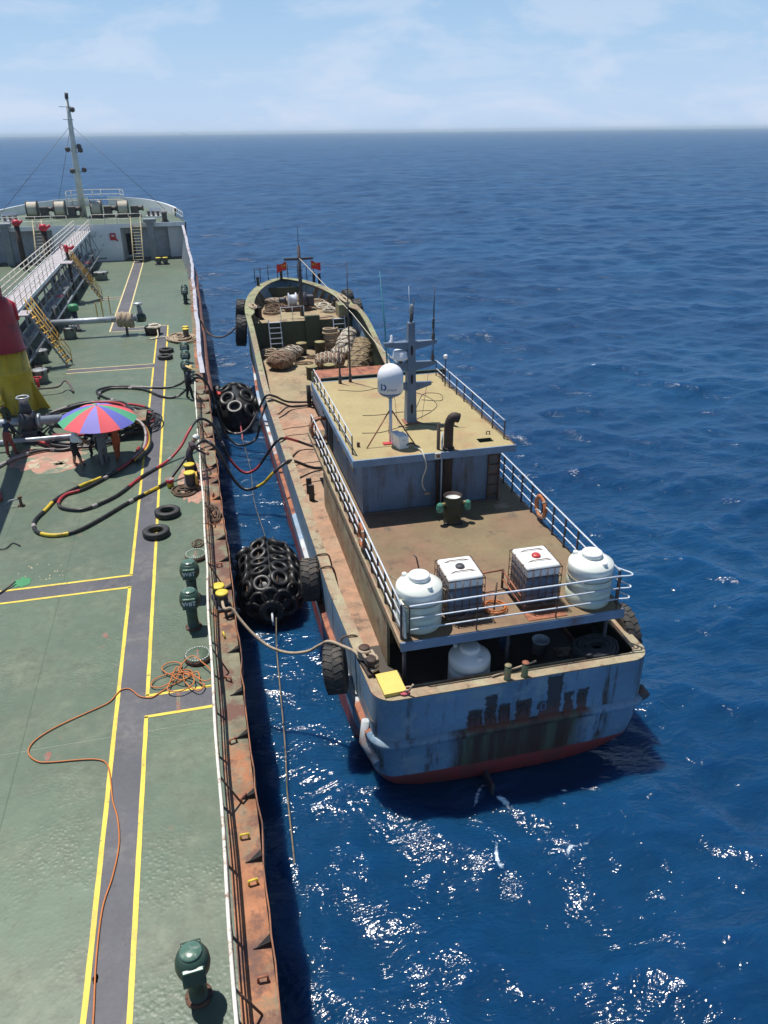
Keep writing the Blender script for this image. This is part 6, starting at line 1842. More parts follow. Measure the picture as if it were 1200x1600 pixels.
MB().tube([(6.75, 17.1, UD), (6.75, 17.1, UD+0.55)], 0.022, 6).build('leg', 'post_rust', fr)
MB().tube([(7.38, 17.1, UD), (7.38, 17.1, UD+0.6)], 0.035, 6).build('leg', 'post_rust', fr)
MB().tube([(7.38, 17.1, UD+0.55), (7.42, 15.9, UD+0.45)], 0.03, 6).build('rail', 'band_rust', fr)
MB().tube([(7.38, 17.1, UD+0.3), (7.42, 15.9, UD+0.22)], 0.03, 6).build('rail', 'band_rust', fr)
def hose_coil(name, label, c, r_, n, rr, mt, cat='hose', dz=0.02):
    pts = []
    for i in range(n*20+1):
        a = 2*PI*i/20
        k = r_*(1-0.28*math.sin(i*0.11)**2+0.06*math.sin(i*0.3))
        pts.append((c[0]+k*math.cos(a), c[1]+k*math.sin(a), c[2]+rr+dz*(i/20)+0.01*math.sin(i*0.7)))
    return tag(MB().tube(pts, rr, 6).build(name, mt, None, c), label, cat)
hose_coil('hose_coil', 'orange hose coil on the upper deck between the containers', (6.82, 16.15, UD), 0.34, 4, 0.015, 'hose_orange')
t = MB().tube([(6.72, 16.0, UD+0.02), (6.80, 16.1, UD+0.85)], 0.025, 6).build('wood_stick', 'rope_brown', None, (6.72, 16.0, UD))
tag(t, 'wooden stick leaning over the orange hose coil', 'stick')
t = MB().tube([(5.4, 18.6, UD), (5.35, 18.75, UD+0.35), (5.28, 18.8, UD+0.42)], 0.022, 6).build('sounding_pipe', 'post_dark', None, (5.4, 18.6, UD))
tag(t, 'thin dark pipe sticking up behind the port tank', 'pipe')
t = MB().tube(smooth_path([(4.05, 17.3, UD+0.9), (4.4, 17.0, UD+0.75), (4.9, 16.5, UD+0.95), (5.4, 15.95, UD+0.9), (5.45, 15.7, UD+0.7)], 5), 0.016, 6).build('lashing_rope', 'rope_pale', None, (4.7, 16.6, UD))
tag(t, 'pale lashing rope between the railing, port tank and container', 'rope')
t = MB().box((8.0, 15.65, UD+0.012), (1.1, 0.55, 0.015)).build('steel_sheet', 'band_rust', None, (8, 15.65, UD))
tag(t, 'rusty steel sheet under the container with the red cap', 'sheet')

# ---- barrel with taps, stack and pipes by the deckhouse
ba = thing('oil_drum', 'open dark olive drum with taps wrapped in green bags behind the deckhouse', 'drum', (7.30, 21.35, UD))
MB().lathe([(0.29, 0), (0.30, 0.03), (0.29, 0.05), (0.29, 0.30), (0.302, 0.32), (0.29, 0.34), (0.29, 0.62), (0.302, 0.64), (0.29, 0.66), (0.29, 0.92), (0.302, 0.95), (0.28, 0.95), (0.275, 0.84), (0.001, 0.84)], 32,
           mis=[0]*11+[1, 2]).build('barrel', ['olive_drum', 'rust_pipe', 'lettering_white'], ba, local=True)
for s in (-1, 1):
    tp = MB().tube([(s*0.26, -0.05, 0.68), (s*0.42, -0.10, 0.70), (s*0.46, -0.11, 0.62)], 0.06, 8).build('tap', 'olive_top', ba, local=True)
    pts = [(0.02, -0.24), (0.10, -0.2), (0.125, -0.08), (0.10, 0.06), (0.06, 0.1)]
    MB().lathe(pts, 9, (s*0.47, -0.12, 0.66), smooth=False).build('green_bag', 'green_bag', tp, local=True)
for a in range(4):
    q = a*PI/2+0.6
    MB().box((0.3*math.cos(q), 0.3*math.sin(q), 0.02), (0.2, 0.1, 0.04), q).build('foot', 'post_dark', ba, local=True)
sk = thing('exhaust_stack', 'rusty brown exhaust pipe with hooked top rising behind the deckhouse wall', 'exhaust', (7.42, 22.30, UD))
MB().tube([(7.42, 22.32, UD), (7.42, 22.32, 7.45)] + [(7.42+0.14*(1-math.cos(a)), 22.32-0.04*math.sin(a)*2, 7.45+0.33*math.sin(a)) for a in np.arange(0.2, 1.75, 0.3)] + [(7.72, 22.22, 7.73)],
          0.155, 18).build('pipe', 'rust_pipe', sk)
MB().lathe([(0.165, 0), (0.20, 0.02), (0.20, 0.06), (0.165, 0.08)], 18, (7.42, 22.32, RF+0.01)).build('collar', 'rust_pipe', sk)
t = thing('vent_pipe', 'thin dark pipe beside the exhaust stack', 'pipe', (7.05, 22.40, UD))
MB().tube([(7.10, 22.40, UD), (7.10, 22.40, 7.55)], 0.055, 10).build('pipe', 'rust_pipe', t)
MB().tube([(7.24, 22.42, UD), (7.24, 22.42, 7.2)], 0.032, 8).build('conduit', 'rail_galv', t)
t = thing('deck_lamp', 'small floodlight on the aft edge of the house roof', 'lamp', (6.98, 22.03, RF-0.1))
MB().box((6.98, 22.02, RF-0.06), (0.2, 0.06, 0.2), ch=0.02).build('lamp_case', 'rail_white', t)
MB().box((6.98, 21.98, RF-0.06), (0.13, 0.03, 0.12)).build('lens', 'cage_rust', t)
t = MB().box((9.25, 22.0, UD+0.008), (0.5, 0.35, 0.012)).build('bright_plate', 'bulwark_cap', None, (9.25, 22, UD))
tag(t, 'pale plate on the upper deck at the foot of the wall ladder', 'plate')

# ---- satellite dome
sdm = thing('satellite_dome', 'white satellite dome with blue logo on tripod post, on the house roof', 'antenna', (5.75, 23.4, RF))
MB().tube([(0, 0, 0), (0, 0, 1.62)], 0.055, 12).build('post', 'rail_galv', sdm, local=True)
for a in (200, 320, 80):
    MB().tube([(0.95*math.cos(R(a)), 0.95*math.sin(R(a)), 0), (0.03*math.cos(R(a)), 0.03*math.sin(R(a)), 1.15)], 0.022, 6).build('tripod_leg', 'band_rust', sdm, local=True)
MB().lathe([(0.10, 1.56), (0.16, 1.62), (0.28, 1.66), (0.36, 1.72), (0.40, 1.80)], 32).build('dome_base', 'radome_blue', sdm, local=True)
DR = 0.42
dome = MB().lathe([(0.40, 1.79), (DR, 1.80), (DR, 2.28)] + [(DR*math.cos(a), 2.28+DR*0.98*math.sin(a)) for a in np.arange(0.12, 1.57, 0.12)] + [(0.001, 2.28+DR*0.98)], 40).build('dome', 'radome_white', sdm, local=True)
def wrap(V, ang0, z0, r_=DR+0.003):
    return [(r_*math.cos(R(ang0)+v.x/r_), r_*math.sin(R(ang0)+v.x/r_), z0+v.y) for v in V]
V, F = text_mesh('D', 0.30, bold=0.012); MB().add(wrap(V, 224, 2.0), F).build('logo', 'logo_blue', dome, local=True)
V, F = text_mesh('ATTE-AF', 0.085, bold=0.002); MB().add(wrap(V, 262, 1.93), F).build('logo_text', 'logo_grey', dome, local=True)
MB().box((-0.12, -0.1, 0.02), (0.34, 0.2, 0.04)).build('foot_plate', 'red_cap', sdm, local=True)
cb_ = thing('control_cabinet', 'white equipment box with cables at the foot of the satellite dome', 'box', (5.98, 22.95, RF))
MB().box((0, 0, 0.22), (0.36, 0.46, 0.44), rz=R(12), ch=0.02).build('case', 'plastic_white', cb_, local=True)
MB().box((-0.1, 0.22, 0.24), (0.25, 0.3, 0.42), rz=R(12), ch=0.02).build('rear_case', 'rail_galv', cb_, local=True)
MB().box((0.05, -0.237, 0.30), (0.10, 0.01, 0.03), rz=R(12)).build('label_plate', 'lettering_white', cb_, local=True)
for k in (0, 1):
    MB().tube(smooth_path([(0.12+0.04*k, -0.2, 0.1), (0.28, -0.22+0.06*k, 0.2-0.05*k), (0.4, -0.2, 0.12), (0.45, -0.3, 0.06)], 4), 0.016, 6).build('cable', 'cable_dark', cb_, local=True)
t = MB().tube(smooth_path([(6.38, 22.7, RF+0.03), (6.5, 22.35, RF+0.06), (6.52, 22.06, RF-0.05), (6.58, 22.0, RF-0.4), (6.52, 22.2, RF-0.9), (6.60, 22.4, UD+0.85), (6.70, 22.45, UD+0.7)], 6), 0.026, 6).build('hanging_cable', 'rope_white', None, (6.5, 22.2, RF))
tag(t, 'pale cable hanging from the equipment box down the deckhouse wall', 'cable')
heap((6.72, 22.38, UD+0.58), 0.10, 0.06, 0.08, 30, 'straw', 'cable_end', 'frayed yellow cable bundle hanging on the deckhouse aft wall', 0.012, None, 31, 'cable')

# ---- signal mast
ma = thing('signal_mast', 'blue grey signal mast with two yards and radar on the house roof', 'mast', (6.92, 25.2, RF))
def taper(z0, z1, w0, w1, d0, d1, m_):
    V = [(-w0/2, -d0/2, z0), (w0/2, -d0/2, z0), (w0/2, d0/2, z0), (-w0/2, d0/2, z0), (-w1/2, -d1/2, z1), (w1/2, -d1/2, z1), (w1/2, d1/2, z1), (-w1/2, d1/2, z1)]
    return m_.add(V, [(3, 2, 1, 0), (4, 5, 6, 7), (0, 1, 5, 4), (1, 2, 6, 5), (2, 3, 7, 6), (3, 0, 4, 7)])
taper(0, 3.55, 0.36, 0.22, 0.42, 0.26, MB()).build('column', 'mast_blue', ma, local=True)
MB().box((0, 0, 0.02), (0.5, 0.55, 0.04)).build('foot', 'band_rust', ma, local=True)
for z in (0.55, 1.62, 2.62):
    V = [(0.045*math.cos(a), 0.13*math.sin(a) + (0.05 if math.sin(a) > 0 else -0.05)) for a in np.arange(0, 2*PI, PI/8)]
    wdt = -(0.21-0.08*z/3.55)-0.004
    MB().add([(x, wdt, z+zz) for x, zz in V], [tuple(range(len(V)))]).build('lightening_hole', 'dark_recess', ma, local=True)
def yard(z, xl, xr):
    for s, L in ((-1, xl), (1, xr)):
        V = [(s*0.12, -0.13, z-0.25), (s*0.12, 0.13, z-0.25), (s*0.12, 0.13, z+0.03), (s*0.12, -0.13, z+0.03), (s*L, -0.06, z-0.09), (s*L, 0.06, z-0.09), (s*L, 0.06, z+0.03), (s*L, -0.06, z+0.03)]
        MB().add(V, [(0, 1, 2, 3), (4, 7, 6, 5), (0, 4, 5, 1), (1, 5, 6, 2), (2, 6, 7, 3), (3, 7, 4, 0)]).build('yard', 'mast_blue', ma, local=True)
yard(2.88, 0.95, 0.92); yard(2.15, 0.72, 0.92); yard(1.42, 0.5, 0.75)
rd = MB().lathe([(0.06, 2.22), (0.10, 2.26), (0.28, 2.32), (0.29, 2.38), (0.27, 2.42), (0.25, 2.58), (0.22, 2.61), (0.001, 2.62)], 24, (-0.35, 0.05, 0)).build('radar', 'radome_white', ma, local=True)
MB().tube([(-0.35, 0.05, 2.0), (-0.35, 0.05, 2.25)], 0.06, 8).build('radar_foot', 'post_rust', rd, local=True)
MB().lathe([(0.09, 2.91), (0.09, 2.95), (0.04, 3.0), (0.04, 3.14), (0.001, 3.17)], 14, (-0.68, 0, 0)).build('gps_antenna', 'radome_white', ma, local=True)
for x, z, h_ in ((0.80, 2.9, 0.42), (0.80, 2.17, 0.36)):
    MB().lathe([(0.05, 0), (0.06, 0.05), (0.06, h_*0.5), (0.03, h_*0.6), (0.03, h_), (0.001, h_+0.02)], 12, (x, 0, z)).build('signal_lamp', 'dark_pipe', ma, local=True)
MB().tube([(0, 0, 3.55), (0.02, 0, 3.9)], 0.05, 8).build('top_post', 'dark_pipe', ma, local=True)
MB().lathe([(0.06, 3.85), (0.07, 3.9), (0.07, 4.12), (0.001, 4.16)], 12, (0.03, 0, 0)).build('top_lamp', 'grey_paint', ma, local=True)
MB().tube([(0.06, 0, 3.6), (0.10, 0, 4.35)], 0.02, 6).build('lightning_rod', 'post_dark', ma, local=True)
MB().tube([(-0.03, 0, 3.55), (-0.08, 0, 4.75)], 0.007, 5).build('whip', 'radome_white', ma, local=True)
for s in (-1, 1):
    MB().tube([(s*0.8, 0, 2.86), (s*0.45, 0.1, 0.02)], 0.008, 5).build('stay', 'wire_grey', ma, local=True)
MB().tube([(0.80, 0, 2.15), (0.82, 0, 2.9)], 0.018, 6).build('strut', 'mast_blue', ma, local=True)

# ---- whip antennas and posts round the house
def whip(x, y, z0, z1, label, mt, r_=0.02, lean=(0, 0)):
    t = thing('whip_antenna', label, 'antenna', (x, y, z0), 'whip antennas')
    MB().tube([(x, y, z0), (x+lean[0]*0.4, y+lean[1]*0.4, (z0+z1)/2), (x+lean[0], y+lean[1], z1)], [r_*1.6, r_*1.2, r_*0.5], 6).build('rod', mt, t)
    MB().lathe([(r_*2.4, 0), (r_*2.4, 0.3), (r_*1.2, 0.36)], 10, (x, y, z0)).build('base', 'post_dark', t)
whip(5.8, 30.6, RF, 11.5, 'dark whip antenna on the port front corner of the house roof', 'post_dark', 0.028)
whip(6.14, 25.3, RF+1.6, 11.8, 'teal whip antenna standing left of the signal mast', 'anti_blue', 0.022, (-0.12, 0.6))
whip(7.72, 25.2, RF+3.3, 11.4, 'dark whip antenna on the right end of the upper yard', 'post_dark', 0.018, (0.08, 0.2))
whip(5.35, 30.5, RF, 8.3, 'short dark antenna post beside the port front roof corner', 'post_dark', 0.03)
lp = thing('lamp_post', 'thin post with white ball lamp at the starboard roof railing', 'lamp', (9.42, 29.0, RF))
MB().tube([(9.42, 29.0, RF), (9.42, 29.0, RF+1.15)], 0.025, 8).build('post', 'post_dark', lp)
MB().lathe([(0.001, 0), (0.07, 0.03), (0.095, 0.1), (0.07, 0.17), (0.001, 0.2)], 16, (9.42, 29.0, RF+1.12)).build('ball', 'radome_white', lp)
# loose cables on the roof
CB = [([(5.4, 26.3), (6.0, 26.2), (6.9, 26.3), (8.0, 26.2)], 'cable lying straight across the middle of the house roof'),
      ([(5.0, 24.5), (5.6, 24.4), (6.1, 24.6), (6.7, 24.9)], 'cable from the mast foot towards the port roof edge'),
      ([(7.1, 25.6), (7.7, 27.0), (8.3, 28.2), (8.9, 28.0), (8.7, 27.2), (8.0, 27.5)], 'looped cable on the roof right of the signal mast'),
      ([(7.1, 25.3), (7.9, 26.0), (8.4, 26.8), (8.3, 27.9), (7.9, 28.6)], 'curved cable on the roof crossing the looped cable'),
      ([(5.1, 29.6), (6.0, 29.2), (7.0, 29.5), (8.2, 29.3), (9.1, 29.6)], 'cable along the front of the house roof'),
      ([(7.1, 25.0), (7.9, 24.5), (8.4, 24.3)], 'short cable on the roof behind the exhaust stack')]
for pts, lb in CB:
    o = MB().tube(smooth_path([(x, y, RF+0.012) for x, y in pts], 6), 0.011, 5).build('roof_cable', 'cable_dark', None, (*pts[0], RF))
    tag(o, lb, 'cable')
t = MB().box((4.62, 23.3, RF+0.08), (0.1, 0.08, 0.16), ch=0.02).build('roof_eye', 'post_rust', None, (4.62, 23.3, RF)); tag(t, 'small rusty eye plate at the port aft roof corner', 'eye plate')
t = MB().tube([(9.1, 23.3, RF), (9.1, 23.3, RF+0.1), (9.22, 23.3, RF+0.1), (9.22, 23.3, RF)], 0.02, 6).build('roof_eye', 'post_rust', None, (9.1, 23.3, RF)); tag(t, 'small rusty eye loop near the starboard aft roof corner', 'eye plate')

# ---- life rings
def life_ring(loc, rot, label, R_=0.34):
    t = thing('life_ring', label, 'life ring', loc, 'orange life rings')
    t.rotation_euler = rot
    m_ = MB().tube([(R_*math.cos(a), R_*math.sin(a), 0) for a in np.arange(0, 2*PI-0.01, PI/18)], 0.075, 10, closed=True).build('ring', 'life_orange', t, local=True)
    for k in range(4):
        a = PI/4+k*PI/2
        MB().tube([((R_+0.0)*math.cos(a+d), (R_+0.0)*math.sin(a+d), 0) for d in (-0.09, 0, 0.09)], 0.079, 10).build('band', 'net_pale', m_, local=True)
    MB().tube([((R_+0.085+0.03*abs(math.sin(2*a)))*math.cos(a), (R_+0.085+0.03*abs(math.sin(2*a)))*math.sin(a), 0) for a in np.arange(0, 2*PI-0.01, PI/16)], 0.01, 5, closed=True).build('grab_line', 'rope_brown', t, local=True)
life_ring((4.33, 29.5, UD+0.62), (R(80), 0, 0), 'orange life ring at the forward port end of the upper deck', 0.42)
life_ring((4.03, 20.1, UD+0.55), (0, R(90), 0), 'orange life ring hung on the port upper deck railing')
life_ring((10.06, 20.6, UD+0.55), (0, R(90), 0), 'orange life ring hung on the starboard upper deck railing')
t = MB().tube([(4.05, 29.5, UD+1.02), (4.57, 29.5, UD+1.02)], 0.015, 6).build('ring_hanger', 'post_dark', None, (4.3, 29.5, UD+1.02)); tag(t, 'dark bar above the forward port life ring', 'bar')

# ---- aft deck gear
bu = thing('water_bucket', 'white plastic bucket under the edge of the upper deck', 'bucket', (8.42, 16.5, MD))
MB().lathe([(0.19, 0), (0.235, 0.44), (0.25, 0.44), (0.25, 0.48), (0.23, 0.48), (0.18, 0.03), (0.001, 0.03)], 24).build('pail', 'bucket_white', bu, local=True)
MB().tube([(0.245*math.cos(a), 0.245*math.sin(a), 0.46-0.12*math.sin(a)) for a in np.arange(0, PI+0.01, PI/12)], 0.01, 5).build('handle', 'wire_grey', bu, local=True)
bu = thing('water_bucket', 'small blue bucket in the shade of the aft deck', 'bucket', (7.5, 16.9, MD))
MB().lathe([(0.12, 0), (0.155, 0.3), (0.165, 0.31), (0.15, 0.32), (0.11, 0.03), (0.001, 0.03)], 20).build('pail', 'bucket_blue', bu, local=True)
MB().tube([(0.16*math.cos(a), 0.16*math.sin(a), 0.3-0.08*math.sin(a)) for a in np.arange(0, PI+0.01, PI/10)], 0.008, 5).build('handle', 'wire_grey', bu, local=True)
# big coil of black rope
rp = []
for lay in range(4):
    for i in range(64):
        a = 2*PI*i/16
        k = 0.20+0.10*(i/16)
        k = k if lay % 2 == 0 else 0.60-0.10*(i/16)
        rp.append((9.45+k*1.05*math.cos(a)+0.02*math.sin(i*1.3+lay), 15.32+k*0.82*math.sin(a)+0.02*math.cos(i*0.9), MD+0.62+0.09*lay+0.02*math.sin(i*0.8)))
o = MB().tube(rp, 0.055, 7).build('rope_coil', 'rope_black', None, (9.45, 15.32, MD)); tag(o, 'thick coil of black rope on the aft deck by the starboard quarter', 'rope')
t = MB().box((9.45, 15.32, MD+0.28), (1.05, 0.9, 0.56), ch=0.03).build('coil_box', 'dark_pipe', None, (9.45, 15.32, MD)); tag(t, 'dark low box under the coil of black rope', 'box')
o = MB().tube(smooth_path([(9.0, 15.25, MD+0.62), (8.75, 15.4, MD+0.3), (8.2, 15.75, MD+0.07), (7.6, 15.95, MD+0.06), (7.0, 16.1, MD+0.06)], 6), 0.05, 7).build('rope_tail', 'rope_black', None, (8, 15.8, MD)); tag(o, 'end of the black rope running across the aft deck', 'rope')
t = MB().box((9.1, 16.35, MD+0.02), (0.5, 0.4, 0.03), rz=R(-8)).build('wood_board', 'bulwark_cap', None, (9.1, 16.35, MD)); tag(t, 'sunlit tan board on the aft deck near the black rope coil', 'board')
for i, x in enumerate((6.62, 7.09)):
    t = thing('stern_post', ('left', 'right')[i] + ' of two short posts on the transom rail', 'bollard', (x, 14.60, 3.385), 'posts on the transom rail')
    MB().lathe([(0.10, 0), (0.085, 0.01), (0.085, 0.42)], 18).build('post', 'dark_green', t, local=True)
    MB().lathe([(0.09, 0.42), (0.09, 0.44), (0.001, 0.445)], 18).build('cap', 'bow_green' if i == 0 else 'band_rust', t, local=True)
t = MB().tube([(6.25, 14.75, 3.42), (7.55, 14.95, 3.52)], 0.025, 6).build('boat_hook', 'rope_pale', None, (6.9, 14.85, 3.42)); tag(t, 'pale pole lying behind the two transom posts', 'pole')
t = thing('yellow_crate', 'yellow flat box on the port quarter beside the mooring bollards', 'box', (3.66, 15.08, 3.05))
MB().box((0, 0, 0.22), (0.56, 0.82, 0.40), rz=R(3), ch=0.02).build('case', 'box_yellow', t, local=True)
MB().box((0, 0, 0.43), (0.58, 0.84, 0.03), rz=R(3)).build('lid', 'box_yellow', t, local=True)
MB().box((3.72, 15.2, 2.78), (0.5, 0.9, 0.54)).build('quarter_platform', 'bulwark_cap', boat)
t = MB().tube([(3.86, 14.75, 3.42), (4.02, 14.6, 3.55), (4.1, 14.55, 3.75)], [0.03, 0.03, 0.025], 6).build('wood_peg', 'rope_pale', None, (3.9, 14.7, 3.4)); tag(t, 'pale wooden peg sticking up at the port stern corner', 'peg')
heap((3.92, 14.68, 3.39), 0.12, 0.1, 0.06, 18, 'pink_cloth', 'pink_rag', 'pink rag knotted at the port stern corner beside the yellow box', 0.025, None, 33, 'rag')
heap((5.2, 15.2, MD), 0.25, 0.2, 0.1, 22, 'hose_orange', 'hose_heap', 'orange hose end on the aft deck left of the round tank', 0.02, None, 34, 'hose')
t = MB().tube(smooth_path([(4.3, 15.3, MD+0.04), (4.8, 15.1, MD+0.04), (5.3, 15.35, MD+0.05), (5.6, 15.9, MD+0.05)], 5), 0.025, 6).build('dark_rope', 'rope_brown', None, (4.9, 15.3, MD)); tag(t, 'thin dark rope on the shaded aft deck', 'rope')
# port quarter bollards with the mooring rope turned round them
bt = bitts('mooring_bitts', 3.27, 15.98, 3.385, R(8), 'brown twin bollards on the port quarter holding the pale mooring rope', 0.42, 0.13, 'rust_pipe', 'rust_pipe', 0.55)
ROPE = [(-0.30, 19.9, 3.62), (-0.26, 19.35, 3.62), (-0.05, 19.35, 3.58), (0.15, 19.15, 3.3), (0.46, 18.84, 2.96), (0.87, 18.52, 2.66), (1.38, 18.2, 2.57), (1.9, 17.88, 2.75), (2.23, 17.56, 3.14), (2.46, 17.24, 3.45), (2.76, 16.92, 3.47), (3.05, 16.6, 3.45), (3.1, 16.3, 3.5)]
turns = []
for i in range(40):
    a = 2*PI*i/13+1.5
    cyy = 15.71 if (i//7) % 2 else 16.25
    turns.append((3.27+0.2*math.cos(a), cyy+0.2*math.sin(a), 3.52+0.008*i))
o = MB().tube(smooth_path(ROPE, 8)+turns, 0.045, 8).build('mooring_rope', 'rope_pale', None, (1.5, 18, 2.5)); tag(o, 'thick pale mooring rope sagging from the tanker bollard to the boat quarter', 'rope')
o = MB().tube(smooth_path([(0.0, 57.3, 4.0), (0.32, 57.0, 3.3), (0.65, 56.33, 3.03), (1.29, 55.67, 3.0), (1.97, 55.0, 3.42), (2.66, 54.33, 4.2), (3.1, 53.67, 4.85), (3.6, 53.4, 5.3)], 6), 0.05, 7).build('mooring_rope', 'rope_brown', None, (1.5, 55.5, 3)); tag(o, 'dark mooring rope sagging to the port bow of the boat', 'rope')
o = MB().tube(smooth_path([(0.05, 23.9, 3.3), (0.12, 24.6, 2.2), (0.3, 25.6, 1.2), (0.7, 27.0, 0.6), (1.2, 27.9, 0.75)], 6), 0.035, 6).build('fender_rope', 'rope_black', None, (0.5, 26, 1)); tag(o, 'black rope from the tanker edge down to the near fender', 'rope')
# port side deck posts and small gear
for i, (x, y) in enumerate(((3.62, 28.3), (3.62, 29.0))):
    t = MB().box((x, y, MD+0.35), (0.22, 0.10, 0.7), ch=0.02).build('deck_post', 'post_dark', None, (x, y, MD)); tag(t, ('nearer', 'farther')[i]+' of two dark flat posts on the port side deck', 'post')
for y0, y1, z, lb in ((29.7, 30.2, 2.52, 'thin dark wire on the port side deck beyond the two flat posts'), (32.0, 32.3, 2.52, 'thin dark wire on the port side deck between the red and yellow hoses'), (35.8, 36.0, 2.52, 'thin dark wire on the port side deck just beyond the red hose'), (36.8, 37.1, 2.52, 'thin dark wire on the port side deck nearest the black hoses')):
    o = MB().tube(smooth_path([(3.3, y0, z), (3.8, (y0+y1)/2+0.1, z), (4.5, y1, z), (5.2, y1+0.2, z)], 4), 0.014, 5).build('deck_wire', 'cable_dark', None, (3.8, y0, MD)); tag(o, lb, 'wire', 'wires across the port side deck')
mn = thing('hose_manifold', 'dark manifold posts at the front of the house where the hoses end', 'manifold', (5.5, 34.5, MD))
for x in (5.3, 5.8):
    for y in (31.5, 33.8, 40.2):
        MB().tube([(x, y, MD), (x, y, MD+1.2)], 0.12, 10).build('post', 'dark_recess', mn)
MB().tube([(5.55, 31.2, MD+0.5), (5.55, 41, MD+0.5)], 0.14, 12).build('header_pipe', 'post_dark', mn)

# ---- forward deck: hatch, drums, bundles
ht = thing('cargo_hatch', 'low dark green cargo hatch with rusty cover before the house', 'hatch', (8.0, 42.0, MD))
MB().box((8.2, 41.0, MD+0.45), (4.4, 6.0, 0.9), ch=0.03).build('coaming', 'dark_green', ht)
MB().box((8.2, 41.0, MD+0.93), (4.2, 5.8, 0.05)).build('cover', 'band_rust', ht)
for x in (6.5, 7.6, 8.7, 9.8):
    MB().tube([(x, 38.2, MD+0.9), (x, 38.2, MD+1.7)], 0.025, 6).build('rail_post', 'post_dark', ht)
MB().tube([(6.3, 38.2, MD+1.7), (10.0, 38.2, MD+1.7)], 0.022, 6).build('rail', 'rail_galv', ht)
MB().tube([(6.3, 38.2, MD+1.3), (10.0, 38.2, MD+1.3)], 0.018, 6).build('rail', 'rail_galv', ht)
def drum(x, y, label):
    t = thing('deck_drum', label, 'drum', (x, y, MD), 'dark drum bollards on the fore deck')
    MB().lathe([(0.34, 0), (0.34, 0.72), (0.37, 0.73), (0.37, 0.78)], 24).build('body', 'olive_drum', t, local=True)
    MB().lathe([(0.36, 0.78), (0.35, 0.80), (0.001, 0.805)], 24).build('top', 'olive_top', t, local=True)
drum(6.45, 51.3, 'olive topped drum bollard before the forecastle bulkhead, left one')
drum(7.70, 51.3, 'olive topped drum bollard before the forecastle bulkhead, right one')
drum(6.25, 45.4, 'olive topped drum bollard beside the cargo hatch, left one')
drum(7.35, 45.5, 'olive topped drum bollard beside the cargo hatch, right one')
def bundle(loc, size, rot, mt, label, net='rope_pale', seed=0, n_ties=7, sag=0.18):
    """a lashed roll of net or tarpaulin: lumpy body, ties and a net over it"""
    t = thing('net_bundle', label, 'bundle', loc, 'lashed bundles on the fore deck')
    t.rotation_euler = rot
    L, W, Hh = size
    V = []; F = []
    n, k = 22, 20
    def pt(u, a):
        e = (1-abs(2*u-1)**3.2)**0.5 if 0 < u < 1 else 0.0
        q = 1+sag*fbm(u*4+seed, math.cos(a)*1.5, math.sin(a)*1.5+seed)
        return Vector((L*(u-0.5), W/2*e*math.cos(a)*q, max(0.0, Hh/2+Hh/2*e*math.sin(a)*q)))
    for i in range(k+1):
        for j in range(n): V.append(pt(i/k, 2*PI*j/n))
    for i in range(k):
        for j in range(n): F.append((i*n+j, (i+1)*n+j, (i+1)*n+(j+1) % n, i*n+(j+1) % n))
    MB().add(V, F, smooth=True).build('roll', mt, t, local=True)
    for i in range(n_ties):
        u = 0.12+0.76*i/(n_ties-1)
        MB().tube([(lambda p: Vector((p.x+0.05*math.sin(3*a), p.y*1.03, Hh/2+(p.z-Hh/2)*1.03)))(pt(u, a)) for a in np.arange(0, 2*PI-0.01, PI/12)], 0.022, 5, closed=True).build('lashing', net, t, local=True)
    for s in range(4):
        MB().tube([(lambda p: Vector((p.x, p.y*1.04, Hh/2+(p.z-Hh/2)*1.04)))(pt(0.06+0.88*q/20, s*PI/4+q*0.16)) for q in range(21)], 0.018, 5).build('net_line', net, t, local=True)
    return t
bundle((4.75, 48.4, MD), (2.1, 1.5, 1.05), (0, 0, R(60)), 'net_brown', 'red brown lashed net bundle at the port bulwark', 'rope_pale', 1)
bundle((5.55, 50.3, MD), (1.9, 1.3, 0.9), (0, 0, R(35)), 'net_pale', 'pale lashed net bundle behind the red brown one', 'rope_brown', 2)
bundle((7.75, 47.6, MD), (2.0, 1.4, 0.95), (0, 0, R(-20)), 'net_brown', 'brown netted bundle in the middle of the fore deck', 'rope_white', 3)
bundle((9.0, 49.9, MD), (1.6, 1.2, 0.7), (0, 0, R(-25)), 'net_pale', 'low pale bundle beside the starboard ladder', 'rope_brown', 4)
bundle((9.55, 51.0, MD+0.1), (3.0, 1.3, 1.2), (0, R(-32), R(62)), 'net_pale', 'long pale roll leaning on the starboard bulwark, farther one', 'rope_brown', 5)
bundle((9.75, 47.6, MD+0.1), (3.2, 1.4, 1.25), (0, R(-30), R(66)), 'net_ochre', 'long ochre roll leaning on the starboard bulwark, nearer one', 'rope_pale', 6)
heap((4.2, 51.7, MD), 0.6, 0.9, 0.7, 60, 'rope_pale', 'rope_heap', 'heap of pale rope at the port ladder foot', 0.05, None, 41)
pts = []
for i in range(11*18):
    a = 2*PI*i/18
    k = 0.60+0.10*math.sin(i*0.37)+0.06*math.sin(i*0.13)-0.12*(i/198)
    pts.append((8.65+k*math.cos(a), 52.2+k*0.85*math.sin(a), MD+0.06+0.0072*i))
o = MB().tube(pts, 0.065, 6).build('rope_coil', 'rope_pale', None, (8.65, 52.2, MD)); tag(o, 'loose tall coil of pale rope before the forecastle bulkhead', 'rope')
heap((6.1, 48.9, MD), 0.7, 0.4, 0.05, 24, 'rope_brown', 'rope_heap', 'loose brown rope on the open fore deck', 0.03, None, 43)
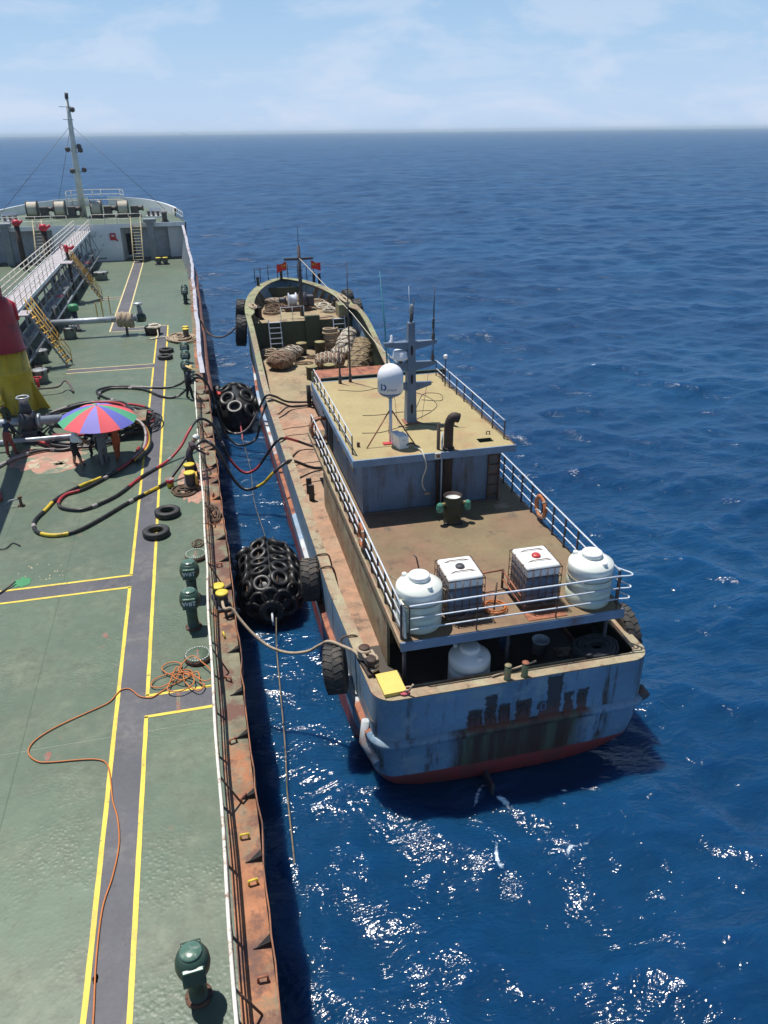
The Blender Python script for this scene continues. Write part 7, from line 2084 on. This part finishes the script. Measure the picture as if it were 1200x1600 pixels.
def steep(x, label):
    t = thing('bulkhead_ladder', label, 'ladder', (x, 52.2, MD), 'grey ladders to the boat forecastle')
    for s in (-1, 1): MB().box((s*0.40, 0.38, 1.0), (0.06, 0.10, 2.3), rot=Matrix.Rotation(R(-20), 3, 'X')).build('stile', 'rail_galv', t, local=True)
    for i in range(6):
        z = 0.25+0.33*i
        MB().box((0, 0.38+(z-1.0)*0.364, z), (0.8, 0.14, 0.045)).build('tread', 'rail_galv', t, local=True)
steep(4.9, 'grey ladder to the forecastle on the port side of the boat')
steep(9.35, 'grey ladder to the forecastle on the starboard side of the boat')

# ---- boat foremast with flags, windlass
fmast = thing('bow_mast', 'black mast with crossbar carrying two red flags on the boat bow', 'mast', (7.05, 54.6, FD))
MB().tube([(7.05, 54.6, FD), (7.05, 54.6, 9.1)], [0.15, 0.11], 10).build('pole', 'post_dark', fmast)
MB().box((7.0, 54.6, 8.25), (2.0, 0.22, 0.14)).build('crossbar', 'post_dark', fmast)
MB().tube([(7.05, 54.6, 9.1), (7.06, 54.6, 10.4)], 0.02, 6).build('top_rod', 'post_dark', fmast)
for i in range(6): MB().tube([(6.85, 54.5, FD+0.6+0.5*i), (7.25, 54.5, FD+0.6+0.5*i)], 0.025, 5).build('rung', 'post_dark', fmast)
def flag(x, s, label):
    t = thing('flag', label, 'flag', (x, 54.6, 8.1), 'red flags on the bow mast')
    n = 10; V = []; F = []
    for i in range(n+1):
        for j in range(5):
            u = i/n
            V.append((s*(0.62*u-0.05*math.sin(u*5)), 0.09*math.sin(u*7+j*0.6)*u, -0.50*j/4-0.20*u+0.03*math.sin(u*8+j)))
    for i in range(n):
        for j in range(4): F.append((i*5+j, (i+1)*5+j, (i+1)*5+j+1, i*5+j+1))
    N0 = len(V); V += [(a, b+0.006, c) for a, b, c in V]; F += [tuple(q+N0 for q in f[::-1]) for f in F]
    cl = MB().add(V, F, smooth=True).build('cloth', 'flag_red', t, local=True)
    for (px, pz, r_) in ((0.16, -0.18, 0.10), (0.32, -0.08, 0.035), (0.37, -0.15, 0.035), (0.37, -0.24, 0.035), (0.32, -0.31, 0.035)):
        P = []
        for q in range(10):
            a = PI/2+q*PI/5; rr = r_ if q % 2 == 0 else r_*0.4
            P.append((s*px*0.9+rr*math.cos(a), -0.085, pz-0.06+rr*math.sin(a)))
        MB().add([(s*px*0.9, -0.085, pz-0.06)]+P, [(0, 1+q, 1+(q+1) % 10) for q in range(10)]).build('star', 'flag_yellow', cl, local=True)
    MB().tube([(0, 0, 0.1), (0, 0, -0.85)], 0.015, 5).build('halyard', 'rope_pale', t, local=True)
flag(6.15, -1, 'small red flag with yellow stars left of the bow mast')
flag(7.85, 1, 'small red flag with yellow stars right of the bow mast')
o = MB().tube([(7.05, 54.55, 8.3), (8.2, 42.0, 7.0), (8.55, 37.5, 6.35), (8.7, 32.2, 6.4)], 0.02, 6).build('stay_rope', 'rope_white', None, (8, 44, 7)); tag(o, 'pale stay rope from the bow mast back to the deckhouse', 'rope')
wd = thing('windlass', 'dark anchor windlass with pale drum beside the bow mast', 'winch', (7.0, 56.6, FD))
MB().box((0, 0, 0.15), (1.9, 1.1, 0.3)).build('bed', 'post_rust', wd, local=True)
MB().lathe([(0.5, -0.3), (0.5, -0.24), (0.36, -0.22), (0.36, 0.22), (0.5, 0.24), (0.5, 0.3)], 20, (-0.35, 0, 0.75), Matrix.Rotation(R(90), 3, 'Y')).build('drum', 'rail_galv', wd, local=True)
MB().lathe([(0.55, -0.25), (0.6, 0), (0.55, 0.25)], 18, (0.4, 0, 0.7), Matrix.Rotation(R(90), 3, 'Y')).build('chain_wheel', 'post_dark', wd, local=True)
MB().lathe([(0.22, -0.25), (0.16, 0), (0.24, 0.25)], 14, (-1.05, 0, 0.75), Matrix.Rotation(R(90), 3, 'Y')).build('warping_head', 'post_dark', wd, local=True)
MB().box((0.95, 0.1, 0.6), (0.5, 0.7, 0.8), ch=0.05).build('gearbox', 'post_dark', wd, local=True)
for i, (c, a, b, mt, lb) in enumerate((((8.6, 58.2, FD), 0.9, 0.9, 'rope_pale', 'heap of pale rope right of the windlass'), ((5.4, 57.6, FD), 0.8, 0.7, 'rope_brown', 'heap of brown rope left of the windlass'), ((9.1, 55.3, FD), 0.55, 0.5, 'net_pale', 'small pale rope heap at the starboard ladder head'))):
    heap(c, a, b, 0.4, 60, mt, 'rope_heap', lb, 0.05, None, 50+i)
bundle((5.9, 59.0, FD), (2.2, 1.0, 0.5), (0, 0, R(-15)), 'tarp', 'grey tarpaulin roll on the port side of the boat forecastle', 'rope_brown', 9, 4)
for i, (x, y, lb) in enumerate(((4.0, 54.6, 'brown twin bollards on the port bow of the boat'), (9.7, 55.4, 'brown twin bollards on the starboard bow of the boat'))):
    bitts('mooring_bitts', x, y, FD, R(10), lb, 0.8, 0.17, 'rust_pipe', 'rust_pipe', 0.6)
heap((3.55, 53.6, zt(53.6)+0.035), 0.22, 0.8, 0.12, 40, 'rope_pale', 'rope_heap', 'pale rope turned over the port bow bulwark', 0.04, None, 61)
heap((9.98, 54.6, zt(54.6)+0.035), 0.22, 1.6, 0.12, 60, 'rope_pale', 'rope_heap', 'pale rope turned over the starboard bow bulwark', 0.04, None, 62)
t = thing('side_rail', 'low rail with mesh at the edge of the boat forecastle', 'railing', (6.3, 53.3, FD))
MB().tube([(5.4, 53.2, FD+0.9), (7.0, 53.2, FD+0.95)], 0.02, 6).build('rail', 'rail_galv', t)
for x in (5.4, 6.2, 7.0): MB().tube([(x, 53.2, FD), (x, 53.2, FD+0.93)], 0.02, 6).build('post', 'rail_galv', t)
for i, (x, y) in enumerate(((4.6, 60.6), (9.0, 61.4), (9.35, 60.9), (6.6, 62.6))):
    t = MB().lathe([(0.11, 0), (0.11, 0.75), (0.13, 0.76), (0.13, 0.8)], 12, (x, y, zt(y)-0.1)).build('bow_post', 'post_dark', None, (x, y, zt(y)-0.1))
    tag(t, ('single short black post on the port bow rail', 'left black post of the pair on the starboard bow rail', 'right black post of the pair on the starboard bow rail', 'short black post at the very bow of the boat')[i], 'post')

heap((7.6, 60.6, FD), 1.2, 0.8, 0.35, 70, 'rope_pale', 'rope_heap', 'heap of pale rope right at the bow of the boat', 0.05, None, 71)
heap((4.9, 56.0, FD), 0.6, 0.8, 0.3, 44, 'rope_brown', 'rope_heap', 'brown rope heap beside the port bow bollards', 0.045, None, 72)
heap((8.9, 57.0, FD), 0.6, 0.8, 0.45, 50, 'rope_white', 'rope_heap', 'white rope heap inside the starboard bow bulwark', 0.05, None, 73)
heap((5.2, 51.9, MD), 0.5, 0.5, 0.35, 40, 'rope_brown', 'rope_heap', 'brown rope heap under the port ladder', 0.045, None, 74)
heap((7.0, 50.2, MD), 0.5, 0.35, 0.12, 30, 'rope_brown', 'rope_heap', 'brown rope between the two drum bollards of the bulkhead', 0.035, None, 75)
# ---- fender tyres of the boat
def big_tyre(loc, rot, label, R_=0.72, W=0.62, hole=0.36, mt='tyre_worn'):
    t = thing('tyre_fender', label, 'tyre', loc, 'large fender tyres of the boat')
    t.rotation_euler = rot
    tyre_mesh(R_, W, hole, 22, 44).build('casing', mt, t, local=True)
    return t
big_tyre((2.58, 21.75, 2.75), (R(8), R(88), 0), 'big worn tyre hung on the port side beside the near fender', 0.70, 0.58, 0.38)
big_tyre((2.55, 16.95, 2.72), (R(12), R(84), 0), 'big worn tyre hung at the port quarter under the mooring rope', 0.68, 0.56, 0.38)
big_tyre((10.84, 16.25, 3.05), (0, R(84), 0), 'big worn tyre hung at the starboard quarter', 0.74, 0.42, 0.38)
big_tyre((2.62, 52.5, 4.1), (R(5), R(96), 0), 'big black tyre hung low on the port bow', 1.0, 0.7, 0.5, 'black_rubber')
big_tyre((2.85, 55.4, 4.8), (0, R(96), R(-8)), 'black tyre hung higher on the port bow, behind the first', 0.8, 0.6, 0.4, 'black_rubber')
big_tyre((10.75, 53.2, 4.75), (0, R(84), 0), 'black tyre hung on the starboard bow, nearer one', 0.85, 0.6, 0.4, 'black_rubber')
big_tyre((10.55, 55.6, 5.05), (0, R(84), R(8)), 'black tyre hung on the starboard bow, farther one', 0.8, 0.6, 0.4, 'black_rubber')
for y, x0, lb in ((22.15, 2.3, 'farther chain over the bulwark holding the tyre beside the near fender'), (21.3, 2.1, 'nearer chain over the bulwark holding the tyre beside the near fender'), (17.4, 2.4, 'chain over the bulwark holding the tyre at the port quarter')):
    o = MB().tube(smooth_path([(2.72, y, 2.8), (2.82, y, 3.33), (2.95, y, 3.42), (3.22, y-0.03, 3.42), (3.32, y-0.1, 3.2), (3.4, y-0.2, 2.56)], 5), 0.028, 5).build('tyre_chain', 'rope_brown', None, (2.9, y, 3.4)); tag(o, lb, 'chain')

# ------------------------------------------------------------------ floating fenders between the hulls
def rot_to(nrm):
    return Vector(nrm).to_track_quat('Z', 'Y').to_euler()
fn = thing('floating_fender', 'near floating fender wrapped in a net of many small tyres between the hulls', 'fender', (1.42, 25.3, 0.75), 'floating fenders between the hulls')
prof = [(0.001, -2.05), (0.35, -2.0), (0.75, -1.75), (0.98, -1.35), (1.03, -1.0), (1.03, 1.0), (0.98, 1.35), (0.75, 1.75), (0.35, 2.0), (0.001, 2.05)]
MB().lathe(prof, 36, (0, 0, 0), Matrix.Rotation(R(-90), 3, 'X')).build('body', 'fender_rubber', fn, local=True)
st = tyre_mesh(0.345, 0.20, 0.19, 0, 24).build('net_tyre', 'fender_rubber', fn, local=True)
first = True
rnd = random.Random(5)
for row in range(6):
    th = R(-92+38*row)
    for j in range(6):
        y = -1.5+0.60*j+(0.18 if row % 2 else 0)
        if abs(y) > 1.62: continue
        rr = 1.10 if abs(y) < 1.1 else 1.10-0.42*(abs(y)-1.1)
        ny = 0 if abs(y) < 1.05 else 0.55*(1 if y > 0 else -1)
        nrm = Vector((math.sin(th), ny, math.cos(th))).normalized()
        nrm = (nrm+Vector((rnd.uniform(-.14, .14), rnd.uniform(-.22, .22), rnd.uniform(-.05, .05)))).normalized()
        loc = (rr*math.sin(th), y, rr*math.cos(th))
        if first:
            st.location = loc; st.rotation_euler = rot_to(nrm); first = False
        else:
            copy_part(st, fn, loc, rot_to(nrm))
for k in range(5):
    a = R(-80+40*k)
    copy_part(st, fn, (0.62*math.sin(a), -1.92, 0.62*math.cos(a)), rot_to((0.4*math.sin(a), -1, 0.4*math.cos(a))))
e = tyre_mesh(0.42, 0.26, 0.2, 16, 28).build('end_tyre', 'fender_rubber', fn, local=True)
e.location = (0, -2.1, 0.12); e.rotation_euler = rot_to((0, -1, 0.25))
for row in range(6):
    th = R(-80+32*row)
    MB().tube([(1.07*math.sin(th), -1.6, 1.07*math.cos(th)*0.96), (1.09*math.sin(th), 0, 1.09*math.cos(th)), (1.07*math.sin(th), 1.6, 1.07*math.cos(th)*0.96)], 0.025, 5).build('net_chain', 'rope_brown', fn, local=True)
MB().tube([(0, -2.2, 0.12), (0, -2.42, -0.02), (0.02, -2.55, -0.2)], 0.04, 6).build('shackle', 'rail_galv', fn, local=True)
fn.rotation_euler = (R(2), 0, R(-3))

ff = thing('floating_fender', 'far floating fender with a few large tyres between the hulls', 'fender', (1.55, 46.2, 0.75), 'floating fenders between the hulls')
MB().lathe([(r_*1.12, z*1.05) for r_, z in prof], 36, (0, 0, 0), Matrix.Rotation(R(-90), 3, 'X')).build('body', 'fender_rubber', ff, local=True)
bt0 = tyre_mesh(0.50, 0.28, 0.24, 0, 30).build('net_tyre', 'fender_rubber', ff, local=True)
spots = [(-25, -1.3), (32, -1.0), (-28, 0.5), (30, 0.7), (-75, -0.6), (80, -0.2), (5, 1.7), (60, -1.9), (-10, -2.0)]
for i, (a, y) in enumerate(spots):
    th = R(a)
    rr = 1.24 if abs(y) < 1.2 else 1.24-0.6*(abs(y)-1.2)
    ny = 0 if abs(y) < 1.0 else 0.6*(1 if y > 0 else -1)
    loc = (rr*math.sin(th), y, rr*math.cos(th)); ro_ = rot_to(Vector((math.sin(th), ny, math.cos(th))).normalized())
    if i == 0: bt0.location = loc; bt0.rotation_euler = ro_
    else: copy_part(bt0, ff, loc, ro_)
MB().tube([(-1.0, 0.3, 1.0), (-0.9, 0.0, 1.05), (-0.95, -0.3, 1.0)], 0.12, 8).build('red_float', 'red_cap', ff, local=True)
lt = tyre_mesh(0.55, 0.5, 0.3, 18, 32).build('side_tyre', 'fender_rubber', ff, local=True)
lt.location = (-0.95, 0.9, 0.75); lt.rotation_euler = (0, R(70), 0)
o = MB().tube(smooth_path([(1.42, 22.8, 0.75), (1.36, 22.4, 0.5), (1.27, 21.66, 0.2), (1.14, 19.48, 0.13), (1.01, 17.26, 0.12), (0.9, 16.0, 0.12), (0.83, 15.13, 0.11), (0.76, 13.51, 0.08), (0.71, 12.82, -0.05)], 8), 0.022, 6).build('fender_line', 'rope_line', None, (1.1, 18, 0.1)); tag(o, 'long pale line trailing in the water from the near fender', 'rope')
o = MB().tube(smooth_path([(1.5, 27.4, 0.6), (1.7, 30.0, 0.12), (1.55, 34.0, 0.1), (1.7, 38.0, 0.12), (1.6, 42.5, 0.15), (1.6, 43.9, 0.6)], 8), 0.014, 5).build('fender_line', 'rope_line', None, (1.6, 35, 0.1)); tag(o, 'thin pale line on the water between the two floating fenders', 'rope')
t = MB().tube(smooth_path([(1.62, 43.8, 0.7), (1.62, 43.5, 0.5), (1.63, 43.1, 0.15), (1.6, 42.6, 0.05)], 5), [0.05]*16, 6).build('fender_pennant', 'pink_cloth', None, (1.6, 43.5, 0.4)); tag(t, 'faded pink strap on the end of the far fender', 'strap')
# a far vessel on the horizon
t = thing('distant_ship', 'tiny ship on the horizon left of the middle', 'ship', (-1650*0.30+40, 9000*0.999, 0))
t.location = (Vector((math.sin(R(0.4)), math.cos(R(0.4)), 0))*11000)
MB().prism([(-35, -6), (35, -6), (45, 0), (35, 6), (-35, 6)], 0, 9).build('hull', 'dark_pipe', t, local=True)
MB().box((-22, 0, 15), (14, 10, 12)).build('superstructure', 'grey_paint', t, local=True)

# ------------------------------------------------------------------ sea haze
hm = bpy.data.materials.new('haze_air')
hm.use_nodes = True
hn, hl = hm.node_tree.nodes, hm.node_tree.links
hn.clear()
ho = hn.new('ShaderNodeOutputMaterial')
hv = hn.new('ShaderNodeVolumePrincipled')
hv.inputs['Color'].default_value = (0.70, 0.86, 1.0, 1)
hv.inputs['Density'].default_value = 0.00015
hv.inputs['Anisotropy'].default_value = 0.0
hl.new(hv.outputs['Volume'], ho.inputs['Volume'])
MATS['haze_air'] = hm
hz = MB().box((0, 0, 11.5), (30400, 30400, 29)).build('haze', 'haze_air')
tag(hz, 'thin pale sea haze over the whole water', 'haze', kind='stuff')
